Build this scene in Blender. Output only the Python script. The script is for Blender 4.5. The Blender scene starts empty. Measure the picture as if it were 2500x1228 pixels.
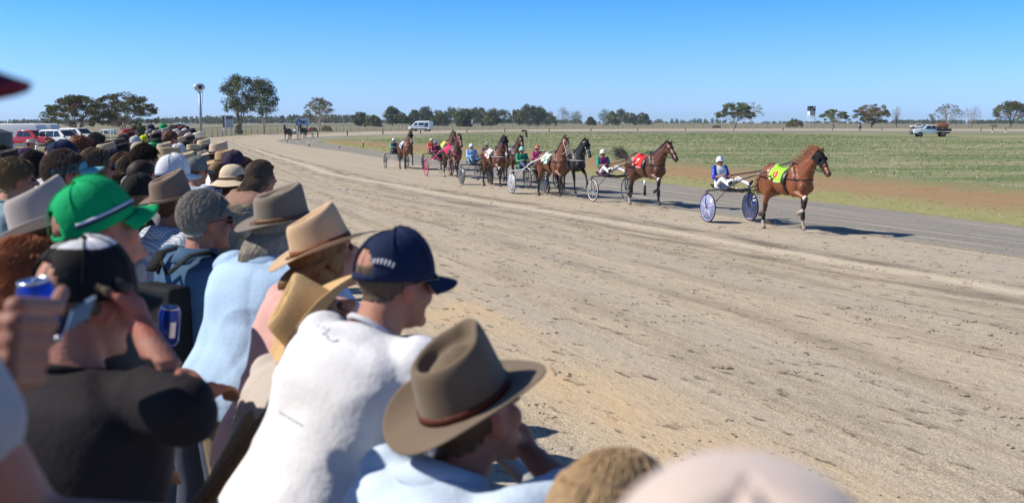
import bpy, bmesh, math, random
import numpy as np
from mathutils import Vector, Matrix, Euler, noise
from mathutils.bvhtree import BVHTree
R = math.radians
pi = math.pi
# ------------------------------------------------------------------ camera, sky, sun, exposure
CAM_H = 2.5                      # the photographer stands on a step behind the crowd
FPX = 2500.0                     # focal length in pixels of the 2500 px wide photograph
PITCH = math.atan(314.0/2500.0)
scene = bpy.context.scene
col = scene.collection
cd = bpy.data.cameras.new('camera'); cam = bpy.data.objects.new('camera', cd); col.objects.link(cam)
cam.location = (0, 0, CAM_H); cam.rotation_euler = (pi/2-PITCH, 0, 0)
cd.sensor_width = 36.0; cd.lens = 36.0*FPX/2500.0; cd.clip_start = 0.05; cd.clip_end = 20000
cd.dof.use_dof = True; cd.dof.focus_distance = 24.0; cd.dof.aperture_fstop = 4.0
scene.camera = cam
SUN_AZ = R(-90.0 - 4.0)          # the sun stands to the left, a little behind the camera (azimuth from +Y, clockwise)
SUN_EL = R(41.0)
world = bpy.data.worlds.new("World"); scene.world = world; world.use_nodes = True
wn = world.node_tree.nodes; wl = world.node_tree.links
bgn = wn.get('Background'); sky = wn.new('ShaderNodeTexSky'); sky.sky_type = 'NISHITA'; sky.sun_disc = False
sky.sun_elevation = SUN_EL; sky.sun_rotation = SUN_AZ
sky.air_density = 1.0; sky.dust_density = 0.35; sky.ozone_density = 4.0; sky.altitude = 0
# clear dry inland air: the blue stays deep down to the horizon
_tc = wn.new('ShaderNodeTexCoord'); _sx = wn.new('ShaderNodeSeparateXYZ'); wl.new(_tc.outputs['Generated'], _sx.inputs[0])
_cr = wn.new('ShaderNodeValToRGB'); wl.new(_sx.outputs[2], _cr.inputs[0])
_e = _cr.color_ramp.elements; _e[0].position = 0.0; _e[0].color = (.60, .95, 1.8, 1); _e[1].position = .5; _e[1].color = (.30, .38, .48, 1)
for _p, _c in ((.02, (.54, .83, 1.60)), (.06, (.42, .745, 1.36)), (.115, (.23, .65, 1.19)), (.20, (.26, .58, .98))):
    _k = _e.new(_p); _k.color = (*_c, 1)
_mx = wn.new('ShaderNodeMix'); _mx.data_type = 'RGBA'; _mx.blend_type = 'MULTIPLY'; _mx.inputs[0].default_value = 1
wl.new(sky.outputs[0], _mx.inputs[6]); wl.new(_cr.outputs[0], _mx.inputs[7])
wl.new(_mx.outputs[2], bgn.inputs[0]); bgn.inputs[1].default_value = 0.13
sl = bpy.data.lights.new('sun', 'SUN'); so = bpy.data.objects.new('sun', sl); col.objects.link(so)
sl.energy = 4.9; sl.angle = R(0.53); sl.color = (1.0, 0.92, 0.79)
sdir = Vector((math.sin(SUN_AZ)*math.cos(SUN_EL), math.cos(SUN_AZ)*math.cos(SUN_EL), math.sin(SUN_EL)))
so.rotation_euler = sdir.to_track_quat('Z', 'Y').to_euler(); so.location = sdir*60
scene.view_settings.view_transform = 'Standard'; scene.view_settings.look = 'None'
scene.view_settings.exposure = 0.28; scene.view_settings.gamma = 1.0
scene.cycles.use_denoising = True
scene.cycles.max_bounces = 6; scene.cycles.transparent_max_bounces = 12
scene.cycles.volume_bounces = 0
# ------------------------------------------------------------------ where a pixel of the photograph stands
FW = Vector((0, math.cos(PITCH), -math.sin(PITCH))); UP = Vector((0, math.sin(PITCH), math.cos(PITCH)))
CP = Vector((0, 0, CAM_H))
def pdir(px, py): return FW + Vector((1, 0, 0))*((px-1250)/FPX) + UP*((614-py)/FPX)
def atD(px, py, d): return CP + pdir(px, py)*d
def gz(x, y):
    r = math.hypot(x, y); t = min(max((r-60)/170.0, 0), 1)
    return 0.5*t
def atG(px, py, off=0.0):
    d = pdir(px, py); z = 0.0
    for i in range(14):
        t = (z+off-CAM_H)/d.z; p = CP+d*t; z = gz(p.x, p.y)
    return Vector((p.x, p.y, gz(p.x, p.y)+off))
def pxm(p):                                # pixels per metre at a point
    return FPX/((Vector(p)-CP).dot(FW))
# along the finishing straight: U points from the crowd over the track, S points away from the camera
TD = Vector((-math.sin(R(19.4)), math.cos(R(19.4)), 0)); TU = Vector((math.cos(R(19.4)), math.sin(R(19.4)), 0))
def US(u, s, z=0): return TU*u+TD*s+Vector((0, 0, z))
# ------------------------------------------------------------------ names and labels
def tag(o, label=None, cat=None, group=None, kind=None):
    if label: o['label'] = label
    if cat: o['category'] = cat
    if group: o['group'] = group
    if kind: o['kind'] = kind
    return o
def empty(name, loc=(0, 0, 0), rz=0.0, label=None, cat=None, group=None, scale=1.0):
    o = bpy.data.objects.new(name, None); col.objects.link(o); o.empty_display_size = 0.2
    o.location = loc; o.rotation_euler = (0, 0, rz); o.scale = (scale,)*3
    return tag(o, label, cat, group)
def link(name, me, m=None, parent=None, smooth=True):
    o = bpy.data.objects.new(name, me); col.objects.link(o)
    if m is not None:
        for x in (m if isinstance(m, (list, tuple)) else [m]): me.materials.append(x)
    if parent is not None: o.parent = parent
    if smooth and len(me.polygons): me.polygons.foreach_set('use_smooth', [True]*len(me.polygons))
    return o
def copy_tree(o, parent=None):
    c = o.copy(); col.objects.link(c)
    if parent is not None: c.parent = parent
    for ch in list(o.children): copy_tree(ch, c)
    return c
# ------------------------------------------------------------------ materials
MATS = {}
def M(name, c=(.5, .5, .5), rough=.8, c2=None, sc=4.0, st=(1, 1, 1), bump=0.0, bsc=60.0, metal=0.0, spec=.35, sheen=0, lo=.35, hi=.65, c3=None, sc3=30, f3=.5, rot=(0, 0, 0), vcol=None, coat=0, emis=0, det=5, trans=0):
    if name in MATS: return MATS[name]
    m = bpy.data.materials.new(name); m.use_nodes = True; MATS[name] = m
    nt = m.node_tree; N = nt.nodes; L = nt.links; b = N['Principled BSDF']
    b.inputs['Roughness'].default_value = rough; b.inputs['Metallic'].default_value = metal
    b.inputs['Specular IOR Level'].default_value = spec
    if sheen: b.inputs['Sheen Weight'].default_value = sheen
    if coat: b.inputs['Coat Weight'].default_value = coat; b.inputs['Coat Roughness'].default_value = .08
    if trans: b.inputs['Transmission Weight'].default_value = trans
    b.inputs['Base Color'].default_value = (*c, 1)
    if emis: b.inputs['Emission Color'].default_value = (*c, 1); b.inputs['Emission Strength'].default_value = emis
    tc = N.new('ShaderNodeTexCoord'); mp = N.new('ShaderNodeMapping'); L.new(tc.outputs['Object'], mp.inputs[0])
    mp.inputs['Scale'].default_value = st; mp.inputs['Rotation'].default_value = rot
    src = None
    if vcol:
        a = N.new('ShaderNodeVertexColor'); a.layer_name = vcol; src = a.outputs[0]
    if c2 is not None:
        nz = N.new('ShaderNodeTexNoise'); nz.inputs['Scale'].default_value = sc; nz.inputs['Detail'].default_value = det
        L.new(mp.outputs[0], nz.inputs['Vector'])
        mr = N.new('ShaderNodeMapRange'); mr.inputs['From Min'].default_value = lo; mr.inputs['From Max'].default_value = hi
        L.new(nz.outputs[0], mr.inputs[0])
        mx = N.new('ShaderNodeMix'); mx.data_type = 'RGBA'; L.new(mr.outputs[0], mx.inputs[0])
        if src is None:
            mx.inputs[6].default_value = (*c, 1); mx.inputs[7].default_value = (*c2, 1)
        else:
            mx.blend_type = 'MULTIPLY'; L.new(src, mx.inputs[6]); mx.inputs[7].default_value = (*c2, 1)
        src = mx.outputs[2]
    if c3 is not None:
        nz = N.new('ShaderNodeTexNoise'); nz.inputs['Scale'].default_value = sc3; nz.inputs['Detail'].default_value = 3
        L.new(mp.outputs[0], nz.inputs['Vector'])
        mr = N.new('ShaderNodeMapRange'); mr.inputs['From Min'].default_value = .5; mr.inputs['From Max'].default_value = .7; mr.inputs['To Max'].default_value = f3
        L.new(nz.outputs[0], mr.inputs[0])
        mx = N.new('ShaderNodeMix'); mx.data_type = 'RGBA'; L.new(mr.outputs[0], mx.inputs[0]); mx.inputs[7].default_value = (*c3, 1)
        if src is None: mx.inputs[6].default_value = (*c, 1)
        else: L.new(src, mx.inputs[6])
        src = mx.outputs[2]
    if src is not None: L.new(src, b.inputs['Base Color'])
    if bump:
        nb = N.new('ShaderNodeTexNoise'); nb.inputs['Scale'].default_value = bsc; nb.inputs['Detail'].default_value = 4
        L.new(mp.outputs[0], nb.inputs['Vector'])
        bp = N.new('ShaderNodeBump'); bp.inputs['Strength'].default_value = bump; bp.inputs['Distance'].default_value = 0.01
        L.new(nb.outputs[0], bp.inputs['Height']); L.new(bp.outputs[0], b.inputs['Normal'])
    return m
def hue(c, k): return tuple(min(1, max(0, x*k)) for x in c)
# ------------------------------------------------------------------ plain mesh builder
def tri_ring(n): return [(math.cos(2*pi*i/n), math.sin(2*pi*i/n)) for i in range(n)]
class MB:
    def __init__(s): s.v = []; s.f = []; s.mi = []; s.cur = 0
    def add(s, vs, fs):
        k = len(s.v); s.v += [tuple(v) for v in vs]; s.f += [tuple(i+k for i in f) for f in fs]; s.mi += [s.cur]*len(fs); return s
    def box(s, c, d, rz=0, M4=None, bev=0):
        x, y, z = [q/2 for q in d]
        vs = [Vector((a*x, b*y, e*z)) for a in (-1, 1) for b in (-1, 1) for e in (-1, 1)]
        m = M4 if M4 is not None else Matrix.Rotation(rz, 4, 'Z')
        vs = [m @ v for v in vs] if M4 is None else [M4 @ (v+Vector(c)) for v in vs]
        if M4 is None: vs = [v+Vector(c) for v in vs]
        return s.add(vs, [(0, 1, 3, 2), (4, 6, 7, 5), (0, 4, 5, 1), (2, 3, 7, 6), (0, 2, 6, 4), (1, 5, 7, 3)])
    def tube(s, pts, r, n=6, caps=True, flat=1.0):
        P = [Vector(p) for p in pts]
        if not isinstance(r, (list, tuple)): r = [r]*len(P)
        vs = []; fs = []; prev = None
        for i, p in enumerate(P):
            t = (P[min(i+1, len(P)-1)]-P[max(i-1, 0)])
            if t.length < 1e-9: t = Vector((0, 0, 1))
            t.normalize()
            if prev is None:
                a = Vector((0, 0, 1)) if abs(t.z) < .9 else Vector((1, 0, 0))
                e1 = t.cross(a).normalized()
            else:
                e1 = (prev-t*prev.dot(t)); e1 = e1.normalized() if e1.length > 1e-6 else t.orthogonal().normalized()
            prev = e1; e2 = t.cross(e1)
            for k in range(n):
                a = 2*pi*k/n; vs.append(p+(e1*math.cos(a)+e2*math.sin(a)*flat)*r[i])
        for i in range(len(P)-1):
            for k in range(n):
                k2 = (k+1) % n; fs.append((i*n+k, i*n+k2, (i+1)*n+k2, (i+1)*n+k))
        if caps:
            fs.append(tuple(range(n-1, -1, -1))); fs.append(tuple((len(P)-1)*n+k for k in range(n)))
        return s.add(vs, fs)
    def lathe(s, prof, n=24, M4=None, ax=(1, 1)):
        vs = []; fs = []
        for (r, z) in prof:
            for k in range(n):
                a = 2*pi*k/n; vs.append(Vector((r*math.cos(a)*ax[0], r*math.sin(a)*ax[1], z)))
        for i in range(len(prof)-1):
            for k in range(n):
                k2 = (k+1) % n; fs.append((i*n+k, i*n+k2, (i+1)*n+k2, (i+1)*n+k))
        if prof[0][0] > 1e-6: fs.append(tuple(range(n-1, -1, -1)))
        if prof[-1][0] > 1e-6: fs.append(tuple((len(prof)-1)*n+k for k in range(n)))
        if M4 is not None: vs = [M4 @ v for v in vs]
        return s.add(vs, fs)
    def ell(s, c, r, M3=None, n=12, m=8):
        vs = []; fs = []
        if not isinstance(r, (list, tuple)): r = (r, r, r)
        for i in range(m+1):
            th = pi*i/m
            for k in range(n):
                a = 2*pi*k/n
                v = Vector((r[0]*math.sin(th)*math.cos(a), r[1]*math.sin(th)*math.sin(a), r[2]*math.cos(th)))
                if M3 is not None: v = M3 @ v
                vs.append(v+Vector(c))
        for i in range(m):
            for k in range(n):
                k2 = (k+1) % n; fs.append((i*n+k, (i+1)*n+k, (i+1)*n+k2, i*n+k2))
        return s.add(vs, fs)
    def prism(s, poly, y0, y1, M4=None):
        n = len(poly); vs = [Vector((p[0], y0, p[1])) for p in poly]+[Vector((p[0], y1, p[1])) for p in poly]
        fs = [tuple(range(n)), tuple(range(2*n-1, n-1, -1))]+[(i, i+n, (i+1) % n+n, (i+1) % n) for i in range(n)]
        if M4 is not None: vs = [M4 @ v for v in vs]
        return s.add(vs, fs)
    def mesh(s, name='m'):
        me = bpy.data.meshes.new(name); me.from_pydata(s.v, [], s.f); me.update()
        if any(s.mi): me.polygons.foreach_set('material_index', s.mi)
        return me
    def build(s, name, m=None, parent=None, smooth=False, bevel=0, solid=0, sub=0, autos=False):
        me = s.mesh(name); o = link(name, me, m, parent, smooth)
        if solid:
            q = o.modifiers.new('s', 'SOLIDIFY'); q.thickness = solid; q.offset = 0
        if bevel:
            q = o.modifiers.new('b', 'BEVEL'); q.width = bevel; q.segments = 2; q.limit_method = 'ANGLE'; q.angle_limit = R(35)
        if sub:
            q = o.modifiers.new('u', 'SUBSURF'); q.levels = sub; q.render_levels = sub
        return o
# pseudo noise for displacing meshes (sum of sines in random directions)
def snoise(P, freq, seed=0, n=7):
    rs = np.random.RandomState(seed); out = np.zeros(len(P))
    for i in range(n):
        d = rs.normal(size=3); d /= np.linalg.norm(d); f = freq*(0.6+1.3*rs.rand())
        out += np.sin(P @ d*f+rs.rand()*6.28+1.3*np.sin(P @ np.roll(d, 1)*f*.7+rs.rand()*6.28))
    return out/n*1.6
TMP = bpy.data.scenes.new('scratch')
class Blob(MB):
    """Rounded volumes grown together into one continuous skin."""
    def cap(s, p0, p1, r0, r1, n=12, flat=None):
        P0, P1 = Vector(p0), Vector(p1); t = (P1-P0); L = t.length; t = t.normalized() if L > 1e-6 else Vector((0, 0, 1))
        pts = []; rs = []
        for a in (-80, -50, -20): pts.append(P0+t*r0*math.sin(R(a))); rs.append(r0*math.cos(R(a)))
        for a in (20, 50, 80): pts.append(P1+t*r1*math.sin(R(a))); rs.append(r1*math.cos(R(a)))
        return s.tube(pts, rs, n)
    def chain(s, pr, n=12):
        for a, b in zip(pr[:-1], pr[1:]): s.cap(a[0], b[0], a[1], b[1], n)
        return s
    def grow(s, voxel=.012, smooth=6, factor=.5):
        me = MB.mesh(s, 'tmp'); o = bpy.data.objects.new('tmp', me); TMP.collection.objects.link(o)
        q = o.modifiers.new('r', 'REMESH'); q.mode = 'VOXEL'; q.voxel_size = voxel; q.use_smooth_shade = True
        if smooth:
            q = o.modifiers.new('s', 'SMOOTH'); q.factor = factor; q.iterations = smooth
        with bpy.context.temp_override(scene=TMP, view_layer=TMP.view_layers[0]):
            dg = bpy.context.evaluated_depsgraph_get(); dg.update()
            out = bpy.data.meshes.new_from_object(o.evaluated_get(dg), depsgraph=dg)
        bpy.data.objects.remove(o); bpy.data.meshes.remove(me)
        return out
def vco(me):
    a = np.empty(len(me.vertices)*3); me.vertices.foreach_get('co', a); return a.reshape(-1, 3)
def vno(me):
    a = np.empty(len(me.vertices)*3); me.vertices.foreach_get('normal', a); return a.reshape(-1, 3)
def setco(me, P): me.vertices.foreach_set('co', np.asarray(P).ravel()); me.update()
def displace(me, amp, freq, seed=0, st=(1, 1, 1), ridge=False):
    P = vco(me); N = vno(me); q = snoise(P*np.array(st), freq, seed)
    if ridge: q = (1-np.minimum(1, np.abs(q)*1.6))**2.5
    setco(me, P+N*(amp*q)[:, None])
def vcolor(me, C, name='Col'):
    a = me.color_attributes.new(name, 'FLOAT_COLOR', 'POINT')
    C = np.concatenate([C, np.ones((len(C), 1))], 1); a.data.foreach_set('color', C.ravel().astype(np.float32))
def shell(me, pred, off=.006, amp=0, freq=60, seed=0, thick=0, flip=False):
    """a fitted layer over the part of a body where pred(P, N) holds"""
    P = vco(me); N = vno(me); keep = pred(P, N)
    idx = -np.ones(len(P), int); fs = []
    for p in me.polygons:
        vs = list(p.vertices)
        if all(keep[v] for v in vs): fs.append(vs)
    used = sorted({v for f in fs for v in f})
    if not used: return None
    for k, v in enumerate(used): idx[v] = k
    Q = P[used]; n2 = N[used]; d = off*np.ones(len(Q))
    if amp: d = d+amp*snoise(Q, freq, seed)
    Q = Q+n2*d[:, None]
    vs = [tuple(x) for x in Q]; F = [tuple(int(idx[v]) for v in f) for f in fs]
    if thick:                                    # close it: an inner skin and a rim
        k = len(vs); Qi = Q-n2*thick; vs += [tuple(x) for x in Qi]
        ed = {}
        for f in F:
            for a, b in zip(f, f[1:]+f[:1]): ed[(a, b)] = 1
        rim = [(a, b) for (a, b) in ed if (b, a) not in ed]
        F = F+[tuple(x+k for x in reversed(f)) for f in F]+[(b, a, a+k, b+k) for a, b in rim]
    m = bpy.data.meshes.new('shell'); m.from_pydata(vs, [], F); m.update()
    return m
def strands(paths, r=.003, n=3, taper=True):
    b = MB()
    for p in paths:
        k = len(p); rr = [r*(1-.75*i/(k-1)) if taper else r for i in range(k)] if k > 1 else [r]
        b.tube(p, rr, n, caps=False)
    return b
# ================================================================== THE SETTING
def ground_mat(name, kind):
    m = bpy.data.materials.new(name); m.use_nodes = True
    nt = m.node_tree; N = nt.nodes; L = nt.links; b = N['Principled BSDF']; b.inputs['Roughness'].default_value = .95
    b.inputs['Specular IOR Level'].default_value = .1
    tc = N.new('ShaderNodeTexCoord')
    def mapping(out, st, rot=0):
        mp = N.new('ShaderNodeMapping'); mp.inputs['Scale'].default_value = st; mp.inputs['Rotation'].default_value = (0, 0, rot)
        L.new(out, mp.inputs[0]); return mp.outputs[0]
    def noise_(vec, sc, det=5, lo=.3, hi=.7, tmin=0, tmax=1, ro=.55):
        n = N.new('ShaderNodeTexNoise'); n.inputs['Scale'].default_value = sc; n.inputs['Detail'].default_value = det; n.inputs['Roughness'].default_value = ro
        L.new(vec, n.inputs['Vector']); mr = N.new('ShaderNodeMapRange')
        for k, v in (('From Min', lo), ('From Max', hi), ('To Min', tmin), ('To Max', tmax)): mr.inputs[k].default_value = v
        L.new(n.outputs[0], mr.inputs[0]); return mr.outputs[0], n.outputs[0]
    def mix(f, a, c, mode='MIX'):
        x = N.new('ShaderNodeMix'); x.data_type = 'RGBA'; x.blend_type = mode
        if isinstance(f, (int, float)): x.inputs[0].default_value = f
        else: L.new(f, x.inputs[0])
        for i, q in ((6, a), (7, c)):
            if isinstance(q, tuple): x.inputs[i].default_value = (*q, 1)
            else: L.new(q, x.inputs[i])
        return x.outputs[2]
    def math_(op, a, c=None, clamp=False):
        x = N.new('ShaderNodeMath'); x.operation = op; x.use_clamp = clamp
        for i, q in ((0, a), (1, c)):
            if q is None: continue
            if isinstance(q, (int, float)): x.inputs[i].default_value = q
            else: L.new(q, x.inputs[i])
        return x.outputs[0]
    def bump(h, s, d, prev=None):
        x = N.new('ShaderNodeBump'); x.inputs['Strength'].default_value = s; x.inputs['Distance'].default_value = d
        L.new(h, x.inputs['Height'])
        if prev is not None: L.new(prev, x.inputs['Normal'])
        return x.outputs[0]
    def band(u, c, w, soft):       # 1 inside |u-c|<w
        d = math_('ABSOLUTE', math_('SUBTRACT', u, c)); mr = N.new('ShaderNodeMapRange'); mr.interpolation_type = 'SMOOTHSTEP'
        mr.inputs['From Min'].default_value = w+soft; mr.inputs['From Max'].default_value = max(w-soft, 0); L.new(d, mr.inputs[0]); return mr.outputs[0]
    O = tc.outputs['Object']
    if kind in ('gravel', 'verge', 'inner', 'turf'):
        uv = N.new('ShaderNodeUVMap'); sx = N.new('ShaderNodeSeparateXYZ'); L.new(uv.outputs[0], sx.inputs[0]); u, v = sx.outputs[0], sx.outputs[1]
        t, _x = None, None
    if kind == 'gravel':           # u = metres from the outer edge, v = metres along
        UV = uv.outputs[0]
        fine, fr = noise_(O, 62, 2, .34, .66); mid, mr_ = noise_(O, 9, 4, .3, .7)
        c = mix(fine, (.25, .205, .148), (.69, .60, .455))
        big, _ = noise_(mapping(UV, (1.1, .16, 1)), 1.0, 6, .38, .66); c = mix(math_('MULTIPLY', big, .55), c, (.52, .45, .355))
        gr, _ = noise_(mapping(UV, (.55, .05, 1)), 1.0, 5, .45, .62); c = mix(math_('MULTIPLY', gr, .35), c, (.37, .35, .33))
        hl, hlr = noise_(mapping(UV, (5.5, .035, 1)), 1.0, 4, .50, .66); c = mix(math_('MULTIPLY', hl, .32), c, (.25, .205, .16))
        # wheel and hoof furrows along the track
        wob, _ = noise_(mapping(UV, (.12, .045, 1)), 1.0, 2, 0, 1, -1.6, 1.6); uw = math_('ADD', u, wob)
        patch, _ = noise_(mapping(UV, (1.6, .30, 1)), 1.3, 6, .40, .60)
        for cc, w, sf, k in ((5.4, .5, .5, .35), (7.2, .35, .4, .45), (8.7, .3, .35, .4), (10.2, .5, .5, .55), (12.2, .8, .6, .7), (14.6, .55, .45, .9)):
            f = math_('MULTIPLY', band(uw, cc, w, sf), math_('MULTIPLY', patch, k)); c = mix(f, c, (.185, .15, .12))
        org = math_('MULTIPLY', band(uw, 3.35, .35, 1.0), noise_(mapping(UV, (1, .35, 1)), 1.4, 5, .32, .6)[0]); c = mix(math_('MULTIPLY', org, .9), c, (.585, .435, .27))
        pale = band(uw, 13.6, .3, .5); c = mix(math_('MULTIPLY', pale, .5), c, (.68, .60, .48))
        # hoof prints and clods thrown up
        clod, cr = noise_(mapping(UV, (3.2, 1.5, 1)), 1.5, 8, .575, .64, 0, 1, .68); c = mix(math_('MULTIPLY', clod, .85), c, (.13, .10, .078))
        clod2, cr2 = noise_(mapping(UV, (6, 2.2, 1)), 2.2, 6, .60, .66, 0, 1, .7); c = mix(math_('MULTIPLY', clod2, .6), c, (.30, .17, .10))
        L.new(c, b.inputs['Base Color'])
        n = bump(fr, .5, .012); n = bump(cr, .5, .06, n); n = bump(mr_, .35, .03, n); L.new(n, b.inputs['Normal'])
    elif kind == 'inner':
        fine, fr = noise_(O, 22, 3); c = mix(fine, (.180, .171, .155), (.32, .30, .265))
        s, _ = noise_(mapping(uv.outputs[0], (1.3, .07, 1)), 1.2, 6, .5, .68); c = mix(math_('MULTIPLY', s, .8), c, (.52, .455, .38))
        s2, _ = noise_(mapping(uv.outputs[0], (.5, .06, 1)), 1.7, 5, .5, .66); c = mix(math_('MULTIPLY', s2, .5), c, (.20, .20, .20))
        en, _ = noise_(mapping(uv.outputs[0], (1.2, .25, 1)), 1.0, 6, .3, .7, -.7, .7); ue = math_('ADD', u, en)
        mr = N.new('ShaderNodeMapRange'); mr.inputs['From Min'].default_value = 1.3; mr.inputs['From Max'].default_value = -.1; mr.inputs['To Max'].default_value = .9; L.new(ue, mr.inputs[0])
        c = mix(mr.outputs[0], c, mix(fine, (.30, .26, .21), (.56, .50, .41)))
        L.new(c, b.inputs['Base Color']); L.new(bump(fr, .5, .01), b.inputs['Normal'])
    elif kind == 'verge':          # u runs 0..1 from the paved edge to the green
        n1, r1 = noise_(O, .55, 7, .3, .7); n2, r2 = noise_(O, 5, 5, .35, .65)
        c = mix(n1, (.35, .20, .115), (.38, .265, .15)); c = mix(math_('MULTIPLY', n2, .55), c, (.25, .205, .10))
        gu = math_('ADD', u, math_('MULTIPLY', math_('SUBTRACT', r1, .5), .5))
        mr = N.new('ShaderNodeMapRange'); mr.inputs['From Min'].default_value = .36; mr.inputs['From Max'].default_value = .16; L.new(gu, mr.inputs[0])
        c = mix(mr.outputs[0], c, mix(n2, (.235, .25, .09), (.38, .34, .18)))
        mr = N.new('ShaderNodeMapRange'); mr.inputs['From Min'].default_value = .62; mr.inputs['From Max'].default_value = .92; L.new(gu, mr.inputs[0])
        c = mix(mr.outputs[0], c, mix(n2, (.155, .19, .075), (.30, .28, .16)))
        L.new(c, b.inputs['Base Color']); L.new(bump(r2, .7, .05), b.inputs['Normal'])
    elif kind == 'turf':
        UVo = mapping(O, (.35, 1, 1))
        n1, r1 = noise_(mapping(O, (.05, .14, 1)), 1.0, 8, .42, .58); n2, r2 = noise_(O, 1.6, 7, .35, .65); n3, r3 = noise_(O, 9, 4, .35, .65)
        c = mix(n1, (.085, .15, .042), (.34, .305, .19)); c = mix(math_('MULTIPLY', n2, .5), c, (.15, .185, .08)); c = mix(math_('MULTIPLY', n3, .35), c, (.42, .38, .27))
        L.new(c, b.inputs['Base Color']); L.new(bump(r2, .7, .12), b.inputs['Normal'])
    elif kind == 'field':
        n1, r1 = noise_(mapping(O, (.004, .012, 1)), 1.0, 7, .35, .65); n2, r2 = noise_(O, .4, 6, .3, .7)
        c = mix(n1, (.215, .195, .125), (.30, .265, .19)); c = mix(math_('MULTIPLY', n2, .45), c, (.17, .175, .10))
        L.new(c, b.inputs['Base Color']); L.new(bump(r2, .5, .1), b.inputs['Normal'])
    elif kind == 'bank':
        n1, r1 = noise_(O, 1.2, 7, .3, .7); n2, r2 = noise_(O, 14, 4, .3, .7)
        c = mix(n1, (.22, .17, .12), (.34, .28, .20)); c = mix(math_('MULTIPLY', n2, .5), c, (.13, .12, .06))
        L.new(c, b.inputs['Base Color']); L.new(bump(r2, .6, .03), b.inputs['Normal'])
    return m
# the ground: one sheet in rings out to the horizon
def rings(name, radii, na, off, m, rmax_fn=None):
    vs = [(0, 0, gz(0, 0)+off)]; fs = []
    for r in radii:
        for k in range(na):
            a = 2*pi*k/na; x, y = r*math.sin(a), r*math.cos(a); vs.append((x, y, gz(x, y)+off))
    for k in range(na): fs.append((0, 1+(k+1) % na, 1+k))
    for i in range(len(radii)-1):
        for k in range(na):
            k2 = (k+1) % na; fs.append((1+i*na+k, 1+i*na+k2, 1+(i+1)*na+k2, 1+(i+1)*na+k))
    me = bpy.data.meshes.new(name); me.from_pydata(vs, [], fs); me.update(); me.flip_normals()
    return link(name, me, m)
rad = [4, 8, 14, 20, 30, 40, 50, 60, 70, 80, 95, 110, 125, 140, 155, 170, 185, 200, 215, 230, 300, 400, 600, 900, 1500, 2500, 4500, 8000, 14000]
g = rings('ground', rad, 360, 0, ground_mat('dry_field', 'field')); tag(g, kind='structure')
def resample(P, n):
    P = [Vector(p) for p in P]; L = [0]
    for a, b in zip(P[:-1], P[1:]): L.append(L[-1]+(b-a).length)
    out = []
    for i in range(n):
        t = L[-1]*i/(n-1); k = 0
        while k < len(L)-2 and L[k+1] < t: k += 1
        f = (t-L[k])/max(L[k+1]-L[k], 1e-9); out.append(P[k].lerp(P[k+1], f))
    return out
def cmr(P, k=8):       # smooth curve through points
    P = [Vector(p) for p in P]; Q = [P[0]*2-P[1]]+P+[P[-1]*2-P[-2]]; out = []
    for i in range(1, len(Q)-2):
        for j in range(k):
            t = j/k; a, b, c, d = Q[i-1], Q[i], Q[i+1], Q[i+2]
            out.append(.5*((2*b)+(c-a)*t+(2*a-5*b+4*c-d)*t*t+(3*b-a-3*c+d)*t**3))
    out.append(P[-1]); return out
def strip(name, A, B, off, m, nl=14, nn=260, metres=True):
    """a sheet between edge A and edge B, following the ground; U = across, V = along"""
    A = resample(A, nn); B = resample(B, nn); vs = []; uvs = []; V = 0; pm = None
    for a, b in zip(A, B):
        mid = (a+b)/2
        if pm is not None: V += (mid-pm).length
        pm = mid; w = (b-a).length
        for j in range(nl+1):
            t = j/nl; p = a.lerp(b, t); vs.append((p.x, p.y, gz(p.x, p.y)+off)); uvs.append(((w*t) if metres else t, V))
    fs = [(i*(nl+1)+j, i*(nl+1)+j+1, (i+1)*(nl+1)+j+1, (i+1)*(nl+1)+j) for i in range(nn-1) for j in range(nl)]
    me = bpy.data.meshes.new(name); me.from_pydata(vs, [], fs); me.update()
    if sum(p.normal.z for p in me.polygons) < 0: me.flip_normals()
    ul = me.uv_layers.new(name='UVMap')
    for l in me.loops: ul.data[l.index].uv = uvs[l.vertex_index]
    return tag(link(name, me, m), kind='structure')
G = lambda L: [atG(x, y) for x, y in L]
# edges read off the photograph and laid on the ground
outer_pts = [US(1.0, s) for s in (-14, -6, 2, 10, 18, 26, 34, 42, 52, 64)]+G([(487, 341.5), (530, 336), (587, 331.5), (679, 326.5), (780, 324), (900, 322), (1100, 319.5), (1300, 317), (1500, 315.8), (1800, 315), (2150, 315), (2500, 316), (2900, 318)])
inner_pts = [atG(2500, 632)+(atG(2500, 632)-atG(2060, 567)).normalized()*k for k in (22, 12)]+G([(2500, 632), (2060, 567), (1703, 519), (1400, 478), (1220, 443), (1057, 410), (938, 388), (826, 369), (740, 357), (683, 347.5)])
inner_far = G([(683, 347.5), (674, 343.5), (692, 340.5), (756, 335.5), (852, 331), (980, 327), (1108, 324.5), (1300, 321.5), (1500, 320), (1800, 319), (2150, 319), (2500, 320.5), (2900, 323)])
pave_in = [atG(2500, 556)+(atG(2500, 556)-atG(2060, 502)).normalized()*k for k in (40, 20)]+G([(2500, 556), (2060, 502), (1703, 459), (1400, 425), (1280, 410), (1160, 396), (1060, 385), (960, 373.5), (900, 366), (828, 356), (790, 350)])
pave_far = G([(790, 350), (774, 346), (780, 342), (800, 339), (860, 335), (1000, 330), (1300, 325.5), (1500, 323.5), (1800, 323), (2150, 323), (2500, 324.5), (2900, 328)])
green_edge = [atG(2500, 458)+(atG(2500, 458)-atG(2060, 425)).normalized()*k for k in (60, 30)]+G([(2500, 458), (2060, 425), (1703, 398), (1400, 376), (1280, 366), (1160, 358), (1060, 352), (960, 347), (900, 344.5), (840, 343), (800, 343.5)])
inner_all = cmr(inner_pts)[:-1]+cmr(inner_far)
pave_all = cmr(pave_in)[:-1]+cmr(pave_far)
mg = ground_mat('race_gravel', 'gravel')
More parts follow.
